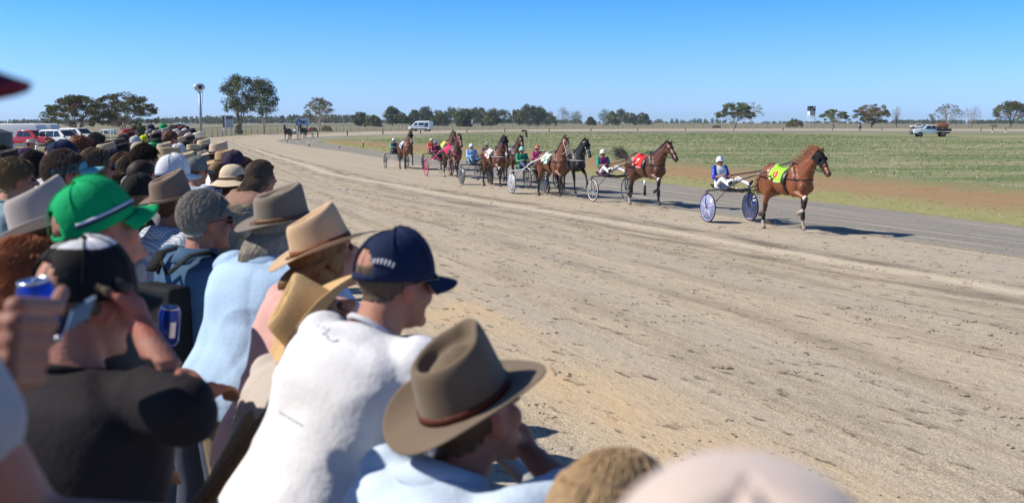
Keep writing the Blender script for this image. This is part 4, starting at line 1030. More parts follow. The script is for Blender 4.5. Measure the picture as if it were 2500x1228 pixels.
    for sk_, col_ in socks:
        if sk_ == 'blaze': m_ = (np.abs(Q[:, 0]) < .018) & (Q[:, 2] > -.0) & (Q[:, 1] > .1) & (Q[:, 1] < .5); C[m_] = col_; continue
        a, c = np.array(J[sk_][2]), np.array(J[sk_][3]); m_ = (np.linalg.norm(P-(a*.4+c*.6), axis=1) < .11); C[m_] = col_
    vcolor(me, C); body = link('body', me, COAT if gloss > .3 else COAT, root)
    # hooves
    for lg in ('fR', 'fL', 'hR', 'hL'):
        ft, ho = J[lg][2], J[lg][3]; d = (ho-ft).normalized(); q = MB(); fw = Vector((0, 1, 0)); fw = (fw-d*fw.dot(d)).normalized()
        Mx = Matrix((d.cross(fw), fw, -d)).transposed().to_4x4(); Mx.translation = ho+Z+fw*.012
        q.lathe([(.036, .02), (.045, -.02), (.052, -.062), (0.001, -.062)], 12, Mx, (1, 1.12)); q.build('hoof', M('hoof_horn', (.30, .25, .20), .6) if (lg, 0) in socks or any(s_[0] == lg for s_ in socks) else M('hoof_dark', (.07, .06, .055), .6), root, True)
    bvh = BVHTree.FromPolygons([v.co.copy() for v in me.vertices], [tuple(p.vertices) for p in me.polygons])
    def hit(o, d, off=.008):
        o = Vector(o)+Z; d = Vector(d).normalized(); far = o+d*1.2; h = bvh.ray_cast(far, -d, 1.2)
        return (h[0] if h[0] is not None else o+d*.25)+d*off
    def tr(y, ang, off=.008): return hit((0, y, 1.14), (math.sin(R(ang)), 0, math.cos(R(ang))), off)
    def patch(y0, y1, a0, a1, ny, na, off, slant=0):
        rows = []
        for i in range(ny+1):
            y = y0+(y1-y0)*i/ny; rows.append([tr(y+slant*abs(a0+(a1-a0)*j/na)/90, a0+(a1-a0)*j/na, off) for j in range(na+1)])
        q = MB(); grid(q, rows, False); return q
    # saddle cloth with its number
    if cloth_ is not None:
        ny, na = 8, 28; rows = []
        for i in range(ny+1):
            f = i/ny; y = -.36+.50*f; am = 74-(16*(1-f)**3 if f < .5 else 0); am += 22; rows.append([tr(y, -am+2*am*j/na, .014) for j in range(na+1)])
        q = MB(); grid(q, rows, False); sc_ = q.build('saddle_cloth', cloth(cloth_, 'plain', .7), root, True, solid=.006)
        q = MB()
        for am in (1, -1): q.tube([tr(-.36+.50*f, am*(96-(16*(1-f)**3 if f < .5 else 0)), .017) for f in [j/8 for j in range(9)]], .009, 5)
        q.tube([tr(-.36, a, .017) for a in range(-80, 81, 8)], .008, 5); q.build('cloth_edge', cloth(n2 or (.85, .85, .85)), sc_, True)
        if num:
            cu = bpy.data.curves.new('n', 'FONT'); cu.body = num; cu.size = 1; cu.align_x = 'CENTER'; cu.align_y = 'CENTER'; to = bpy.data.objects.new('n', cu); TMP.collection.objects.link(to)
            with bpy.context.temp_override(scene=TMP, view_layer=TMP.view_layers[0]):
                dg = bpy.context.evaluated_depsgraph_get(); dg.update(); tm = bpy.data.meshes.new_from_object(to.evaluated_get(dg), depsgraph=dg)
            bpy.data.objects.remove(to); bm = bmesh.new(); bm.from_mesh(tm); bmesh.ops.subdivide_edges(bm, edges=bm.edges, cuts=2); bmesh.ops.triangulate(bm, faces=bm.faces); vs = [v.co.copy() for v in bm.verts]; fs = [tuple(v.index for v in f.verts) for f in bm.faces]; bm.free()
            for sd in (1, -1):
                if disc:
                    q = MB(); q.add([tr(-.13, sd*60, .021)]+[tr(-.13+.10*math.cos(a), sd*(60+21*math.sin(a)), .021) for a in np.linspace(0, 2*pi, 20, endpoint=False)], [(0, 1+k, 1+(k+1) % 20) for k in range(20)]); q.build('number_disc', M('disc_red', (.70, .02, .02), .6), sc_)
                q = MB(); q.add([tr(-.13+v.x*(.30 if disc else .42)*sd, sd*(60-v.y*(34 if disc else 46)), .027) for v in vs], fs); q.build('number', M('num_%02x%02x%02x' % tuple(int(w*255) for w in numc), numc, .6), sc_)
        for sd in (1, -1): q = MB(); q.add([tr(-.28+.12*i, sd*a, .023) for i in (0, 1) for a in (78, 92)], [(0, 1, 3, 2)]); q.build('sponsor_patch', M('dark_print', (.03, .03, .03), .7), sc_)
    tk = M('tack_%02x%02x%02x' % tuple(int(q*255) for q in tack), tack, .4, spec=.5)
    q = patch(.16, .26, -100, 100, 3, 30, .028); pad = q.build('saddle_pad', tk, root, True, solid=.02)
    q = patch(.19, .25, 95, 265, 2, 24, .012); q.build('girth', tk, root, True, solid=.008)
    for s_ in (1, -1): q = MB(); q.tube([tr(.21, s_*a, .05) for a in (4, 8)]+[tr(.21, s_*6, .09)], .008, 5); q.build('terret', STEEL, pad)
    q = MB(); q.tube([tr(y, 0, .012) for y in np.linspace(.14, -.80, 14)], .014, 6, flat=.5); q.build('back_strap', tk, root, True)
    q = MB(); sc = M('strap_%02x%02x%02x' % tuple(int(w*255) for w in (strap or tack)), strap or tack, .5)
    q.tube([hit((0, .30, 1.20-.0015*abs(a)*0), (math.sin(R(a)), math.cos(R(a)), -.02), .012) for a in range(-118, 119, 8)], .020, 8, flat=.45); q.build('breast_collar', sc, root, True)
    q = MB()
    for s_ in (1, -1): q.tube([tr(.22, s_*20, .012), hit((0, .45, 1.25), (s_*.8, .25, .5), .012), hit((0, .38, 1.2), (s_*.9, .7, 0), .012)], .010, 5)
    q.build('neck_strap', sc, root, True)
    if collar:      # broad coloured harness straps
        cm = M('coll_%02x%02x%02x' % tuple(int(w*255) for w in collar), collar, .6); q = MB()
        for s_ in (1, -1): q.tube([tr(.25, s_*a, .03) for a in range(10, 100, 8)], .022, 6, flat=.5); q.tube([tr(.26, s_*35, .02), hit((0, .45, 1.2), (s_*.9, .45, .15), .016), hit((0, .5, 1.1), (s_*.6, .8, 0), .016), hit((0, .5, 1.05), (0.02*s_, 1, -.1), .016)], .02, 6)
        q.tube([hit((0, .5, 1.05-.05*k), (0, 1, -.15-.1*k), .016) for k in range(5)], .02, 6); q.build('coloured_harness', cm, root, True)
    # bridle
    def ringh(y, zc, off, r, n=20, tilt=0, mat=None, nm='noseband'):
        q = MB(); pts = []
        for j in range(n+1):
            a = 2*pi*j/n; o = HP(0, y+tilt*math.cos(a), zc); d = Hb @ Vector((math.sin(a), 0, math.cos(a))); pts.append(hit(o, d, off)) if False else pts.append(_rc(o+Z, d, off))
        q.tube(pts, r, 5, caps=False, flat=.6); return q.build(nm, mat or tk, root, True)
    def _rc(o, d, off):
        h = bvh.ray_cast(o+d*.35, -d, .4); return (h[0] if h[0] is not None else o+d*.06)+d*off
    hc = M('halt_%02x%02x%02x' % tuple(int(w*255) for w in (halt or tack)), halt or tack, .5)
    ringh(.335, -.05, .006, .011, mat=hc); ringh(.02, -.02, .006, .009, tilt=.03, mat=hc, nm='crown_piece'); 
    q = MB()
    for s_ in (1, -1):
        q.tube([_rc(HP(0, y, -.03)+Z, Hb @ Vector((s_, 0, zz)), .008) for y, zz in ((.03, .25), (.12, -.1), (.22, -.3), (.33, -.5), (.43, -.75))], .008, 5)
        q.ell(_rc(HP(0, .44, -.07)+Z, Hb @ Vector((s_, 0, -.3)), .012), (.012, .03, .03), None, 10, 8)
    q.build('bridle', hc, root, True)
    if hood:
        def pr(P_, N_):
            w = (P_-np.array([0, 0, z0])-np.array(poll)) @ np.array(Hb)/1.13; return (w[:, 1] > -.02) & (w[:, 1] < .30) & (np.abs(w[:, 0]) < .12) & (w[:, 2] < .075) & (w[:, 2] > -.15)
        hs = shell(me, pr, .010, thick=.006)
        if hs: link('hood', hs, cloth(hood, 'plain', .8), root)
        for s_ in (1, -1): q = MB(); q.ell(HP(s_*.085, .15, .0)+Z, (.028, .048, .048), Hb, 10, 8); q.build('blinker', cloth(hood, 'plain', .8), root, True)
    for s_ in (1, -1):
        q = MB(); q.ell(HP(s_*.074, .135, .008)+Z, .016, None, 10, 8); q.build('eye', M('eye_dark', (.05, .035, .03), .1, spec=.6), root, True)
    # boots and bandages
    bootm = {'w': M('boot_white', (.8, .8, .8), .7), 'k': M('boot_black', (.015, .015, .017), .6)}
    for lg, parts in boots.items():
        e, kn, ft, ho = J[lg]
        for (seg_, f0, f1, r, kk) in parts:
            a, c = {'u': (e, kn), 'c': (kn, ft), 'p': (ft, ho)}[seg_]; q = MB(); p0, p1 = a.lerp(c, f0)+Z, a.lerp(c, f1)+Z
            q.tube([p0, p0.lerp(p1, .12), p0.lerp(p1, .5), p0.lerp(p1, .88), p1], [r*.9, r, r*.97, r, r*.9], 12); q.build('leg_boot', bootm[kk], root, True)
    # mane, forelock and tail
    if mane:
        paths = []; nn = 320 if vox < .02 else 150
        for i in range(nn):
            f = rnd.random(); base = b_w.lerp(mid+Vector((0, -.07, .11)), min(1, f*2)) if f < .5 else (mid+Vector((0, -.07, .11))).lerp(poll+Vector((0, -.02, .09)), f*2-1)
            base = base+Vector((rnd.gauss(0, .012), 0, rnd.gauss(0, .01)))+Z; L = rnd.uniform(.14, .30)*(1-.2*f)
            back_ = Vector((rnd.gauss(0, .12+.1*(1-maneup))+.35*(1-maneup), -.5-.9*maneup, -.75+1.15*maneup+rnd.gauss(0, .12))).normalized(); up_ = Vector((0, -.35, .5+.4*maneup)).normalized(); L *= 1+.25*maneup
            p1_ = base+up_*L*.22; p2_ = p1_+back_*L*.4; paths.append([base, p1_, p2_, p2_+back_*L*.4+Vector((rnd.gauss(0, .01), -.01, rnd.gauss(-.01, .015)))])
        for i in range(50):
            base = HP(rnd.gauss(0, .02), 0, .06)+Z; d = Hb @ Vector((rnd.gauss(0, .3), rnd.uniform(-.4, 1), .7 if maneup > .3 else .3)); paths.append([base, base+d*.05, base+d*.09+Vector((0, 0, -.02*rnd.random()))])
        strands(paths, .006 if vox < .02 else .009, 3).build('mane', strandmat(mane), root, True)
    if tail:
        paths = []; nn = 260 if vox < .02 else 130; t0 = Vector((0, -.90, 1.28))+Z
        for i in range(nn):
            g1, g2, g3 = rnd.gauss(0, 1), rnd.gauss(0, 1), rnd.gauss(0, 1); L = rnd.uniform(.55, .85)*taillen
            if tails == 'down': c1 = [(0, -.10, .0), (0, -.20, -.22), (0, -.20, -.50), (0, -.14, -.85)]
            elif tails == 'fly': c1 = [(0, -.16, .06), (0, -.38, .16), (0, -.62, .22), (0, -.95, .20)]
            else: c1 = [(0, -.14, .02), (0, -.35, -.12), (0, -.48, -.35), (0, -.62, -.60)]
            sp = [0, .035, .06, .085, .10]; pts = [t0+Vector((g1*.02, 0, g2*.02))]
            for k, q_ in enumerate(c1): w = .25+.75*(k+1)/4; pts.append(t0+Vector(q_)*(L/.8)+Vector((g1, g3*.6, g2*(1.1 if tails == 'fly' else .4)))*sp[k+1]*w)
            paths.append(pts)
        strands(paths, .007 if vox < .02 else .010, 3).build('tail', strandmat(tail), root, True)
    return dict(minz=mz_, bit=[HP(s_*.06, .44, -.07)+Z for s_ in (1, -1)], terret=[tr(.21, s_*6, .09) for s_ in (1, -1)], poll=poll, tr=tr)
def wheel(parent, x, y, r, kind, rim, disc):
    """sulky wheel standing in the plane x = const"""
    wr_ = empty('wheel', (x, y, r)); wr_.parent = parent; wr_.name = 'wheel'
    def ring(rad, tube, n=40): return [Vector((0, math.cos(2*pi*k/n)*rad, math.sin(2*pi*k/n)*rad)) for k in range(n+1)], tube
    q = MB(); q.tube(ring(r-.016, 0)[0], .017, 7, caps=False); q.build('tyre', RUBBER, wr_, True)
    q = MB(); q.tube(ring(r-.045, 0)[0], .014, 6, caps=False); q.ell((0, 0, 0), (.045, .03, .03), None, 12, 8)
    if kind == 'disc5':
        for k in range(5): a = 2*pi*k/5+.3; q.tube([(0, 0, 0), (0, math.cos(a)*(r-.05), math.sin(a)*(r-.05))], [.034, .020], 6)
    else:
        for k in range(16 if kind == 'spoke' else 8): a = 2*pi*k/(16 if kind == 'spoke' else 8)+.1; q.tube([(.02*(-1)**k, 0, 0), (0, math.cos(a)*(r-.045), math.sin(a)*(r-.045))], .005, 4)
    q.build('rim', M('rim_%02x%02x%02x' % tuple(int(w*255) for w in rim), rim, .35, coat=.3), wr_, True)
    if disc:
        q = MB(); q.lathe([(.03, .018), (r-.06, .004), (r-.06, -.004), (.03, -.018)], 40, Matrix.Rotation(pi/2, 4, 'Y')); q.build('wheel_disc', M('disc_%02x%02x%02x' % tuple(int(w*255) for w in disc), disc, .35, coat=.2, hi=.9), wr_, True)
    return wr_
def sulky(root, frame, wk, rim, disc, hinfo, W=1.24, r=.37):
    """behind the horse; axle at local y=0 of the cart; horse stands 2.0 m ahead"""
    fm = M('frame_%02x%02x%02x' % tuple(int(w*255) for w in frame), frame, .3, coat=.5)
    for x in (1, -1): wheel(root, x*W/2, 0, r, wk, rim, disc)
    q = MB()
    for x in (1, -1):
        hx = x*W/2
        for o in (-.06, .06): q.tube([(hx+o, .02, r), (hx+o*.9, -.02, r*1.3), (hx+o*.4, -.06, .80)], .013, 6)
        q.tube([(hx+.07, .02, r), (hx-.07, .02, r)], .012, 6)
        q.tube([(hx-.07*x, .02, r), (x*.42, .52, .84)], .011, 6)
        q.tube([(hx-.04*x, -.06, .80), (hx-.03*x-.05*x, -.06, .80)], .013, 6)
    q.tube([(-W/2, -.06, .80), (W/2, -.06, .80)], .018, 8); q.build('frame', fm, root, True)
    q = MB(); 
    for x in (1, -1): q.tube([(x*.34, -.06, .80), (x*.36, .45, .88), (x*.40, 1.2, 1.14), (x*.36, 2.15, 1.36)], .019, 8)
    q.tube([(-.36, .40, .84), (.36, .40, .84)], .012, 6); q.build('shaft', fm, root, True)
    q = MB(); pts = []
    rows = [[Vector((x_, y_, .80+zz-.035*math.cos(x_/.2*pi/2))) for x_ in np.linspace(-.2, .2, 9)] for y_, zz in ((-.60, .12), (-.54, .07), (-.42, .03), (-.28, .02), (-.05, .02))]
    grid(q, rows, False); q.build('seat', M('seat_vinyl', (.02, .02, .02), .5), root, True, solid=.03)
    q = MB(); grid(q, [[Vector((x_, y_, z_+.02*abs(x_)/.3)) for x_ in np.linspace(-.30, .30, 7)] for y_, z_ in ((-.02, .77), (.4, .76), (.9, .82), (1.0, .86))], False); q.build('mud_apron', M('apron_vinyl', (.035, .035, .038), .55), root, True, solid=.008)
    q = MB()
    for x in (1, -1): q.tube([(x*.37, .75, .97), (x*.28, .95, .80), (x*.20, .95, .80)], .012, 6)
    q.build('foot_rest', fm, root, True)
RACE = 'harness racing horses coming down the straight'
def rig(px, py, haz, hlabel, clabel, dlabel, hk, ck, dk, gap=2.02, W=1.24, lod=1, far=False, z0=0.0, hs=1.04):
    """near wheel touches the ground at the pixel; haz = heading azimuth"""
    g = atG(px, py, .015); az = R(haz); fwd = Vector((math.sin(az), math.cos(az), 0)); rt = Vector((math.cos(az), -math.sin(az), 0)); nearside = 1 if rt.x*1 < 0 else -1
    c = g-rt*nearside*W/2; hz = gz(c.x, c.y)+.012; c.z = hz; hp = c+fwd*gap; hp.z = gz(hp.x, hp.y)+.012
    hr = empty('race_horse', hp, -az, hlabel, 'horse', RACE if not far else 'horses warming up on the far bend'); info = horse(hr, z0=z0, **hk); hr.scale = (hs,)*3; hr.location.z -= info['minz']*hs
    cr = empty('sulky', c, -az, clabel, 'sulky', 'sulkies behind the race horses'); sulky(cr, hinfo=info, W=W, **ck)
    # driver sits with feet forward on the rests
    kw = dict(lean=-11, sleeve=1.95, glasses=False, arms='reins', s=.94, lod=lod); kw.update(dk)
    kw.setdefault('headp', 0); hpitch = kw.pop('headp'); Ls = kw['s']
    root, J, HM = person(dlabel, None, haz, headw=(0, 0, 0), name='person', pitch=hpitch, hairk='short' if kw.get('lod', 1) < 3 else None, group='drivers on the sulkies', seated=dict(pz=.92, kn=(.24, .44, 1.08), an=(.30, .86, .96)), **kw)
    root.location = c-fwd*.42
    # reins run from the hands through the terrets to the bit
    q = MB(); o = Matrix.Rotation(-az, 4, 'Z'); hw = hr.matrix_basis if False else None
    for i, sd in enumerate(('R', 'L')):
        hnd = (J['wr'+sd]+Vector((0, .09, 0))+Vector((0, -gap-.42, info['minz']*hs)))/hs; tt = info['terret'][i]; bt = info['bit'][i]
        m1 = (hnd+tt)/2+Vector((0, 0, -.05)); q.tube([hnd, m1, tt, (tt+bt)/2+Vector((0, 0, -.03)), bt], .009, 5)
    q.build('reins', BLACKL, hr, True)
    return hr, cr, root
HZ = 157   # general heading of the field, towards the camera and across
WRAP_K = dict(fR=[('u', .86, 1.0, .054, 'w'), ('c', .12, .8, .047, 'k')], fL=[('c', .1, .62, .05, 'k'), ('c', .62, .8, .05, 'k')], hR=[('c', .55, .95, .047, 'k')], hL=[('c', .4, .95, .047, 'k')])
CHEST = (.225, .070, .024); BAY = (.175, .060, .024); DBAY = (.105, .038, .019); BRN = (.085, .033, .018); BLK = (.022, .018, .018); DKL = (.018, .014, .013)
def K(f=(.02, .02, .022), wk='spoke', rim=(.1, .1, .1), disc=None): return dict(frame=f, wk=wk, rim=rim, disc=disc)
rig(1727, 543, 160, 'chestnut horse with blown mane, black hood and lime saddle cloth', 'sulky with lilac five spoke wheel discs behind the leading chestnut', 'person in blue and white silks and white helmet driving the leading sulky',
    dict(coat=CHEST, dark=(.10, .045, .03), pose=POSE_A, vox=.013, mane=(.30, .11, .05), tail=(.16, .055, .03), maneup=1, hood=(.012, .012, .014), cloth_=(.36, .72, .06), n2=(.8, .85, .6), num='I', disc=True, numc=(.85, .85, .85), seed=2, neckp=43, headp=-44, taillen=.6, boots=WRAP_K, socks=(('hR', (.6, .5, .42)), ('fR', (.6, .5, .45)), ('fL', (.45, .36, .26))), tails='down'),
    K((.05, .05, .055), 'disc5', (.45, .43, .78), (.27, .31, .46)), dict(shirt=(.80, .82, .86), sk='satin', sleeve=1.0, trous=(.78, .78, .80), hat='helmet', hatkw=dict(c=(.75, .76, .82), c2=(.8, .8, .82), band=(.10, .14, .5)), glasses=True, lod=1, seed=11, sleevec=(.03, .07, .50)), gap=2.44, hs=1.03)
rig(1447, 493, 156, 'dark bay horse with flying black tail and red saddle cloth', 'black framed sulky with white rimmed spoked wheels', 'person in purple magenta and green silks and cream helmet',
    dict(coat=DBAY, dark=DKL, pose=POSE_A, vox=.014, mane=(.02, .016, .015), tail=(.018, .014, .013), tails='fly', cloth_=(.72, .03, .03), n2=(.9, .8, .8), num='7', numc=(.9, .9, .9), seed=3, neckp=41, headp=-38, halt=(.02, .02, .02), boots=dict(fR=[('u', .88, 1, .056, 'w'), ('c', .1, .6, .048, 'k')], fL=[('u', .88, 1.0, .052, 'w'), ('c', .1, .6, .052, 'k'), ('c', .6, .8, .045, 'k')]), socks=(('hR', (.6, .55, .5)),)),
    K((.03, .03, .033), 'spoke', (.72, .72, .74)), dict(shirt=(.26, .02, .16), sk='satin', sleeve=.9, trous=(.72, .72, .76), hat='helmet', hatkw=dict(c=(.85, .82, .62), band=None), lod=1, seed=12, sleevec=(.01, .30, .20)), gap=2.2, hs=1.06)
rig(1249, 473, 156, 'bright bay horse with white noseband and pale green saddle cloth', 'white framed sulky with grey disc wheels', 'person in emerald green silks and aqua helmet driving a white sulky',
    dict(coat=BAY, dark=DKL, pose=POSE_C, vox=.015, mane=(.02, .016, .015), tail=(.018, .014, .013), cloth_=(.62, .78, .66), n2=(.1, .1, .1), num='3', numc=(.04, .16, .08), seed=4, neckp=62, headp=-62, halt=(.8, .78, .76), socks=(('blaze', (.7, .68, .66)),)),
    K((.80, .80, .82), 'eight', (.62, .64, .68), (.36, .38, .42)), dict(shirt=(.01, .26, .12), sk='satin', trous=(.10, .10, .22), hat='helmet', hatkw=dict(c=(.25, .60, .50), c2=(.75, .85, .82), band=None), lod=2, seed=13))
rig(1288, 461, 157, 'black horse with white cross strapped bridle reaching a foreleg forward', 'black sulky hidden between the bay and black horses', 'person in red and violet silks and orange helmet',
    dict(coat=BLK, dark=(.014, .012, .012), pose=POSE_B, vox=.015, mane=(.015, .013, .013), tail=(.015, .013, .013), cloth_=(.1, .1, .3), seed=5, neckp=52, headp=-55, halt=(.8, .8, .82), hood=(.012, .012, .014), strap=(.7, .7, .72), yaw=-6),
    K(), dict(shirt=(.45, .05, .18), sk='satin', trous=(.7, .7, .74), hat='helmet', hatkw=dict(c=(.62, .16, .03), c2=(.8, .8, .8), band=None), glasses=True, lod=2, seed=14), gap=2.5)
rig(1127, 451, 157, 'brown horse with black mask and red and white saddle cloth', 'dark sulky with grey disc wheels behind the masked brown horse', 'person in sky blue silks with crimson braces and white helmet',
    dict(coat=(.125, .044, .021), dark=DKL, pose=POSE_C, vox=.016, mane=(.016, .013, .012), tail=(.018, .014, .013), cloth_=(.75, .72, .72), n2=(.75, .08, .08), num='4', numc=(.75, .03, .04), seed=6, neckp=58, headp=-58, hood=(.012, .014, .022), strap=(.6, .58, .58), yaw=-4, boots=dict(fR=[('u', .86, 1, .055, 'w'), ('c', .2, .9, .045, 'k')])),
    K((.02, .02, .022), 'eight', (.30, .31, .33), (.10, .11, .12)), dict(shirt=(.30, .52, .75), sk='satin', trous=(.12, .2, .4), hat='helmet', hatkw=dict(c=(.78, .80, .84), band=None), lod=2, seed=15))
rig(1166, 440, 157, 'dark brown horse with bare face partly behind the masked brown horse', 'black sulky hidden behind the masked brown horse', 'person in a striped brown and white helmet, low behind the brown horse',
    dict(coat=BRN, dark=DKL, pose=POSE_B, vox=.016, mane=(.016, .013, .012), tail=(.018, .014, .013), seed=7, neckp=56, headp=-50, halt=(.15, .1, .08), cloth_=(.5, .5, .5), yaw=8), K(), dict(shirt=(.05, .06, .12), sk='satin', hat='helmet', hatkw=dict(c=(.30, .18, .16), c2=(.8, .8, .8), band=(.7, .66, .62)), glasses=True, lod=2, seed=16), gap=2.35)
rig(1041, 430, 158, 'dark brown horse in hot pink harness and pink bridle', 'hot pink sulky with pink wheels', 'person in dark cerise silks and grey helmet driving the pink sulky',
    dict(coat=BRN, dark=DKL, pose=POSE_C, vox=.016, mane=(.016, .013, .012), tail=(.018, .014, .013), tails='mid', cloth_=(.70, .03, .12), n2=(.8, .1, .3), seed=8, collar=(.85, .07, .22), halt=(.85, .12, .28), neckp=54, headp=-42, yaw=6, socks=(('hR', (.6, .58, .55)),)),
    K((.85, .10, .26), 'spoke', (.85, .16, .30), None), dict(shirt=(.22, .01, .06), sk='satin', trous=(.05, .05, .06), hat='helmet', hatkw=dict(c=(.10, .10, .11), c2=(.3, .3, .3), band=(.6, .6, .6)), lod=2, seed=17))
rig(1034, 412, 158, 'reddish brown horse with its head just behind the pink harnessed one', 'dark disc wheeled sulky behind the pink one', 'person in coral red silks with a white helmet',
    dict(coat=(.15, .05, .024), dark=DKL, pose=POSE_A, vox=.018, mane=(.02, .016, .015), tail=(.018, .014, .013), cloth_=(.6, .6, .1), seed=9, neckp=58, headp=-60, yaw=-10, maneup=.4), K((.02, .02, .022), 'eight', (.1, .1, .1), (.05, .05, .06)), dict(shirt=(.72, .06, .05), sk='satin', trous=(.05, .05, .06), hat='helmet', hatkw=dict(c=(.75, .62, .64), band=None), lod=2, seed=18), gap=2.3)
rig(941, 411, 159, 'bay horse with white browband flinging a foreleg out, last in the field', 'black spoked sulky at the tail of the field', 'person in green sleeved silks and white helmet at the tail of the field',
    dict(coat=BAY, dark=DKL, pose=dict(fR=(4, -8, 10), fL=(62, 4, -8), hR=(8, -36, -4, 12), hL=(22, -40, 10, -20)), vox=.018, mane=(.016, .013, .012), tail=(.018, .014, .013), cloth_=(.55, .62, .75), n2=(.6, .2, .1), num='8', numc=(.1, .1, .3), seed=10, neckp=60, headp=-62, halt=(.75, .75, .78), hood=(.012, .012, .014), yaw=-4, socks=(('blaze', (.6, .6, .62)),)),
    K((.02, .02, .022), 'spoke', (.1, .1, .1)), dict(shirt=(.10, .05, .10), sk='satin', sleevec=(.02, .40, .25), trous=(.04, .04, .06), hat='helmet', hatkw=dict(c=(.78, .79, .84), band=None), lod=2, seed=19))
# two more going the other way round on the far bend
rig(707, 341, 192, 'dark horse trotting on the far bend, nearer the timing hut', 'dark sulky on the far bend, nearer the timing hut', 'person in white silks on the far bend',
    dict(coat=(.05, .03, .022), dark=DKL, pose=POSE_B, vox=.03, mane=DKL, tail=DKL, neckp=66, headp=-50), K(), dict(shirt=(.7, .7, .7), trous=(.5, .5, .5), hat='helmet', hatkw=dict(c=(.2, .1, .1), band=None), lod=3), far=True)
rig(744, 337, 192, 'black horse trotting on the far bend below the blue sign', 'dark sulky on the far bend below the blue sign', 'person in crimson silks and pink helmet on the far bend',
    dict(coat=BLK, dark=DKL, pose=POSE_B, vox=.03, mane=DKL, tail=DKL, neckp=66, headp=-50), K(), dict(shirt=(.35, .03, .04), trous=(.5, .5, .5), hat='helmet', hatkw=dict(c=(.8, .5, .5), band=None), lod=3), far=True)
# a mounted rider waiting by the far rail
def rider():
    g = atG(2100, 324); g = g*1.0; sc = 1.0
    d = 232.0; q = atD(2100, 300, d); z = gz(q.x, q.y); hr = empty('riding_horse', (q.x, q.y, z), -R(180+20), 'chestnut brown horse standing head on at the far edge of the infield', 'horse')
    horse(hr, (.12, .035, .022), DKL, POSE_W, vox=.035, neckp=50, headp=-60, mane=DKL, tail=DKL, seed=30)
    root, J, HM = person('person in a dark blue top and white breeches mounted on the chestnut', None, 200, headw=(0, 0, 0), lod=3, shirt=(.04, .07, .13), sleeve=1.9, trous=(.75, .75, .75), hat='helmet', hatkw=dict(c=(.05, .05, .08), band=None), arms='reins', hairk=None, seated=dict(pz=1.52, kn=(.34, .30, 1.18), an=(.34, .05, .80)))
    root.location = Vector((q.x, q.y, z))
rider()
# ================================================================== THE CROWD ALONG THE RAIL
CR = 'spectators lining the track'
def P_(label, x, y, d, az=62, **k):
    k.setdefault('group', CR)
    if 'hat' in k and k['hat'] is None: k.pop('hat')
    return person(label, (x, y), az, d=d, **k)
def H(c, mk='felt', **k): return dict(c=c, mk=mk, **k)
STRAW = (.62, .46, .27); NAVY = (.012, .022, .065); TAN = (.60, .41, .25); TAUPE = (.225, .185, .14); OLIVE = (.17, .125, .085); GREYF = (.40, .355, .34)
BLK_ = (.012, .012, .014); WHT = (.80, .80, .82); LBLUE = (.42, .56, .78); PALEB = (.55, .66, .82); DKB = (.035, .05, .09)
B1, B2, B3, B4, GRY = (.035, .020, .013), (.09, .05, .03), (.22, .14, .08), (.38, .27, .15), (.30, .29, .29)
# ---- nearest
P_('person in a pale pink pinched crown hat, nearest to the camera', 1790, 1895, .54, az=8, lean=5, hat='dome', lod=0, shirt=(.6, .5, .5), hairk='long', hair=B3, hlen=.2, pitch=8,
   hatkw=H((.62, .51, .455), ch=.135, bw=.085, side=.015, dip=.01, band=(.5, .38, .34), bpinch=.28))
P_('person with long sandy blonde hair parted in the middle, beside the pink hat', 1505, 1330, 1.5, az=30, lean=12, hair=(.44, .30, .17), hairk='long', hlen=.36, lod=0, shirt=(.5, .5, .55), pitch=-8)
P_('person in an olive brown felt hat and light blue shirt leaning on the rail', 1158, 1012, 2.15, az=48, face=46, lean=26, hat='fedora', lod=0, shirt=PALEB, sleeve=1.3, pitch=20, roll=-5, collar=True, skin=(.36, .165, .11), hair=B2, hairk='buzz', bulk=1.15, wr=.007,
   hatkw=H(OLIVE, ch=.128, bw=.082, side=.030, dip=.014, crease=.040, band=(.11, .03, .018), bandh=.016, taper=.14, pinch=.2), wel={'R': (1405, 1215, 2.05)}, wwr={'R': (1292, 1105, 2.25)}, hands={'R': dict(d=(-.7, .2, .5), curl=55, n=(-.4, -.5, -.5))})
P_('person in a navy cap and white printed t-shirt leaning forward on the rail', 966, 690, 2.62, az=48, face=52, lean=30, hat='cap', lod=0, shirt=(.70, .71, .76), sleeve=.95, pitch=-3, skin=(.42, .21, .145), hair=(.10, .07, .05), hairk='buzz', glasses=True, bulk=1.2, wr=.0045, fold=8,
   hatkw=H(NAVY, 'plain', ch=.112, bw=.072))
P_('person in a golden straw hat with a curled brim and long light brown hair', 790, 800, 3.05, az=48, face=60, lean=25, hat='fedora', lod=0, shirt=(.5, .45, .42), hairk='long', hlen=.58, hair=(.30, .20, .11), pitch=48, roll=-14,
   hatkw=H((.66, .45, .23), 'straw', ch=.11, bw=.105, side=.05, dip=.03, crease=.03, band=None, taper=.16))
P_('person in a tan felt hat with brown band and wavy golden hair tied low', 800, 628, 3.45, az=50, face=60, lean=22, hat='fedora', lod=0, shirt=(.62, .36, .33), skin=(.56, .30, .23), hairk='bob', hlen=.07, hair=(.30, .18, .08), pitch=17, roll=-8, sleeve=.2,
   hatkw=H(TAN, ch=.115, bw=.085, side=.016, dip=.018, crease=.032, band=(.22, .085, .035), bandh=.017, taper=.15))
P_('person in a taupe felt hat with shoulder length grey hair and light blue shirt', 698, 560, 4.0, az=38, face=60, lean=24, hat='fedora', lod=0, shirt=(.40, .56, .78), sleeve=1.95, hairk='bob', hlen=.13, hair=(.33, .31, .27), pitch=8, bulk=1.35, trous=(.22, .17, .11), wr=.007, fold=9, collar=True,
   hatkw=H(TAUPE, ch=.115, bw=.080, side=.012, dip=.012, crease=.028, band=(.20, .10, .05), bandh=.017, taper=.08), elb={'R': (.07, .20, -.24), 'L': (-.07, .20, -.24)})
